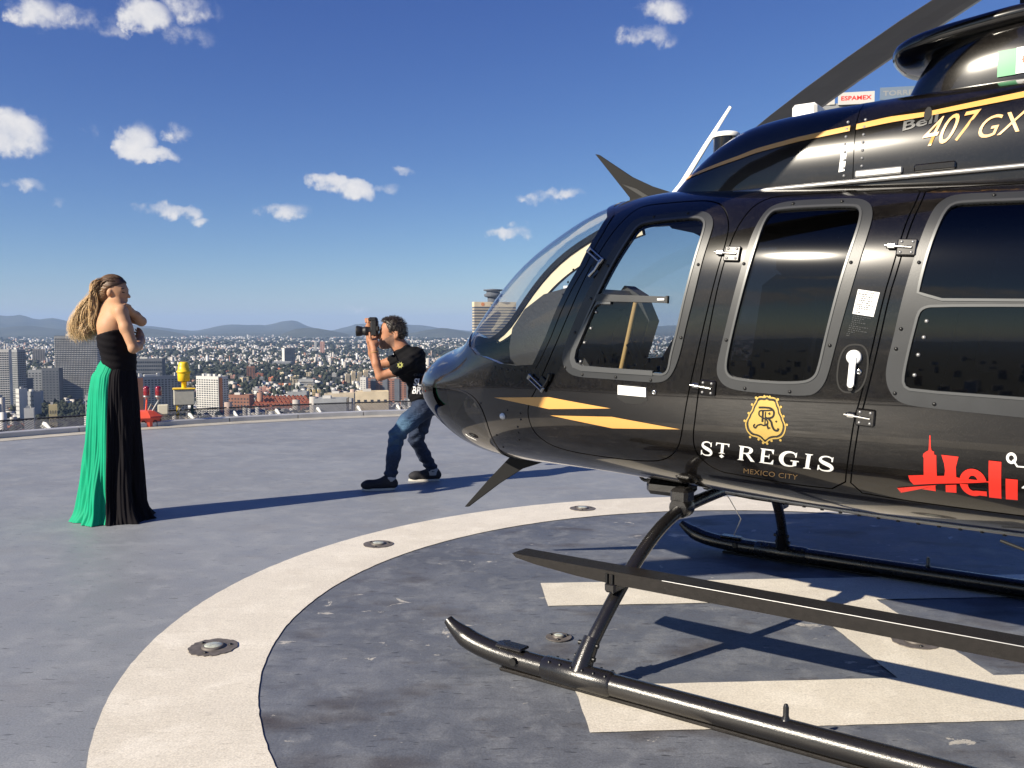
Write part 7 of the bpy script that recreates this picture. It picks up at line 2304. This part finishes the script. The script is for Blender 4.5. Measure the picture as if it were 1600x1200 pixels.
def tree_mass(name, X, Y, S, H, tone, sub):
    bm = bmesh.new(); bmesh.ops.create_icosphere(bm, subdivisions=sub, radius=1.0)
    bv = np.array([tuple(p.co) for p in bm.verts]); bf = np.array([[q.index for q in fa.verts] for fa in bm.faces]); bm.free()
    n_, k = len(X), len(bv)
    V = bv[None] * (1 + rg.normal(0, .20, (n_, k, 1)))
    V = V * np.stack([S, S, H], -1)[:, None] + np.stack([X, Y, GZ_ + H * .9], -1)[:, None]
    F = (np.arange(n_)[:, None, None] * k + bf[None]).reshape(-1, 3)
    me = bpy.data.meshes.new(name); me.vertices.add(n_ * k); me.vertices.foreach_set('co', V.astype(np.float32).ravel())
    me.loops.add(F.size); me.loops.foreach_set('vertex_index', F.ravel().astype(np.int32)); me.polygons.add(len(F))
    me.polygons.foreach_set('loop_start', np.arange(0, F.size, 3, dtype=np.int32)); me.polygons.foreach_set('loop_total', np.full(len(F), 3, np.int32))
    me.materials.append(M['leaves']); me.update(calc_edges=True)
    a = me.attributes.new('tone', 'FLOAT', 'POINT'); a.data.foreach_set('value', np.repeat(tone, k).astype(np.float32))
    o = bpy.data.objects.new(name, me); COL.objects.link(o); return o
N3 = 2300
Dd = 1 / rg.uniform(1 / 3200.0, 1 / 1060.0, N3); PX = rg.uniform(-40, 800, N3); X, Y = (PX - 800) / FPX * Dd, Dd
ok = np.ones(N3, bool)
for (a, b, r_) in oc: ok &= (X - a) ** 2 + (Y - b) ** 2 > (r_ * .8) ** 2
PXp = rg.uniform(54, 131, 420); Dp = rg.uniform(1150, 1560, 420)
X = np.concatenate([X[ok], (PXp - 800) / FPX * Dp]); Y = np.concatenate([Y[ok], Dp])
tag(tree_mass('city_trees', X, Y, rg.uniform(3.2, 6.5, len(X)), rg.uniform(4, 7.5, len(X)), rg.random(len(X)), 2), 'street and park trees between the nearer city blocks', 'trees', kind='stuff')
N4 = 6500
Dd = 1 / rg.uniform(1 / 12000.0, 1 / 2600.0, N4); PX = rg.uniform(-60, 1660, N4); X, Y = (PX - 800) / FPX * Dd, Dd
kp = (patch(X, Y) + rg.normal(0, .5, N4)) < .25
X, Y, Dd = X[kp], Y[kp], Dd[kp]; g_ = np.clip(Dd / 3500, 1, 3.0)
tag(tree_mass('city_trees', X, Y, rg.uniform(6, 13, len(X)) * g_, rg.uniform(5, 8.5, len(X)) * np.sqrt(g_), rg.random(len(X)), 1), 'far dark belts of trees across the city', 'trees', kind='stuff')

# ------------------------------------------------ the air between: a closed box of even haze
hz = bpy.data.materials.new('haze'); hz.use_nodes = True
hn, hl = hz.node_tree.nodes, hz.node_tree.links
hn.clear()
ho = hn.new('ShaderNodeOutputMaterial'); hv = hn.new('ShaderNodeVolumePrincipled')
hv.inputs['Color'].default_value = (.46, .66, 1.0, 1); hv.inputs['Density'].default_value = 3.5e-5; hv.inputs['Anisotropy'].default_value = 0.0
hl.new(hv.outputs['Volume'], ho.inputs['Volume'])
mb = MB(); mb.box((0, 0, (GZ_ - 2 + 620) / 2), (96000, 96000, 620 - GZ_ + 2))
tag(mb.build('haze', hz), kind='stuff')
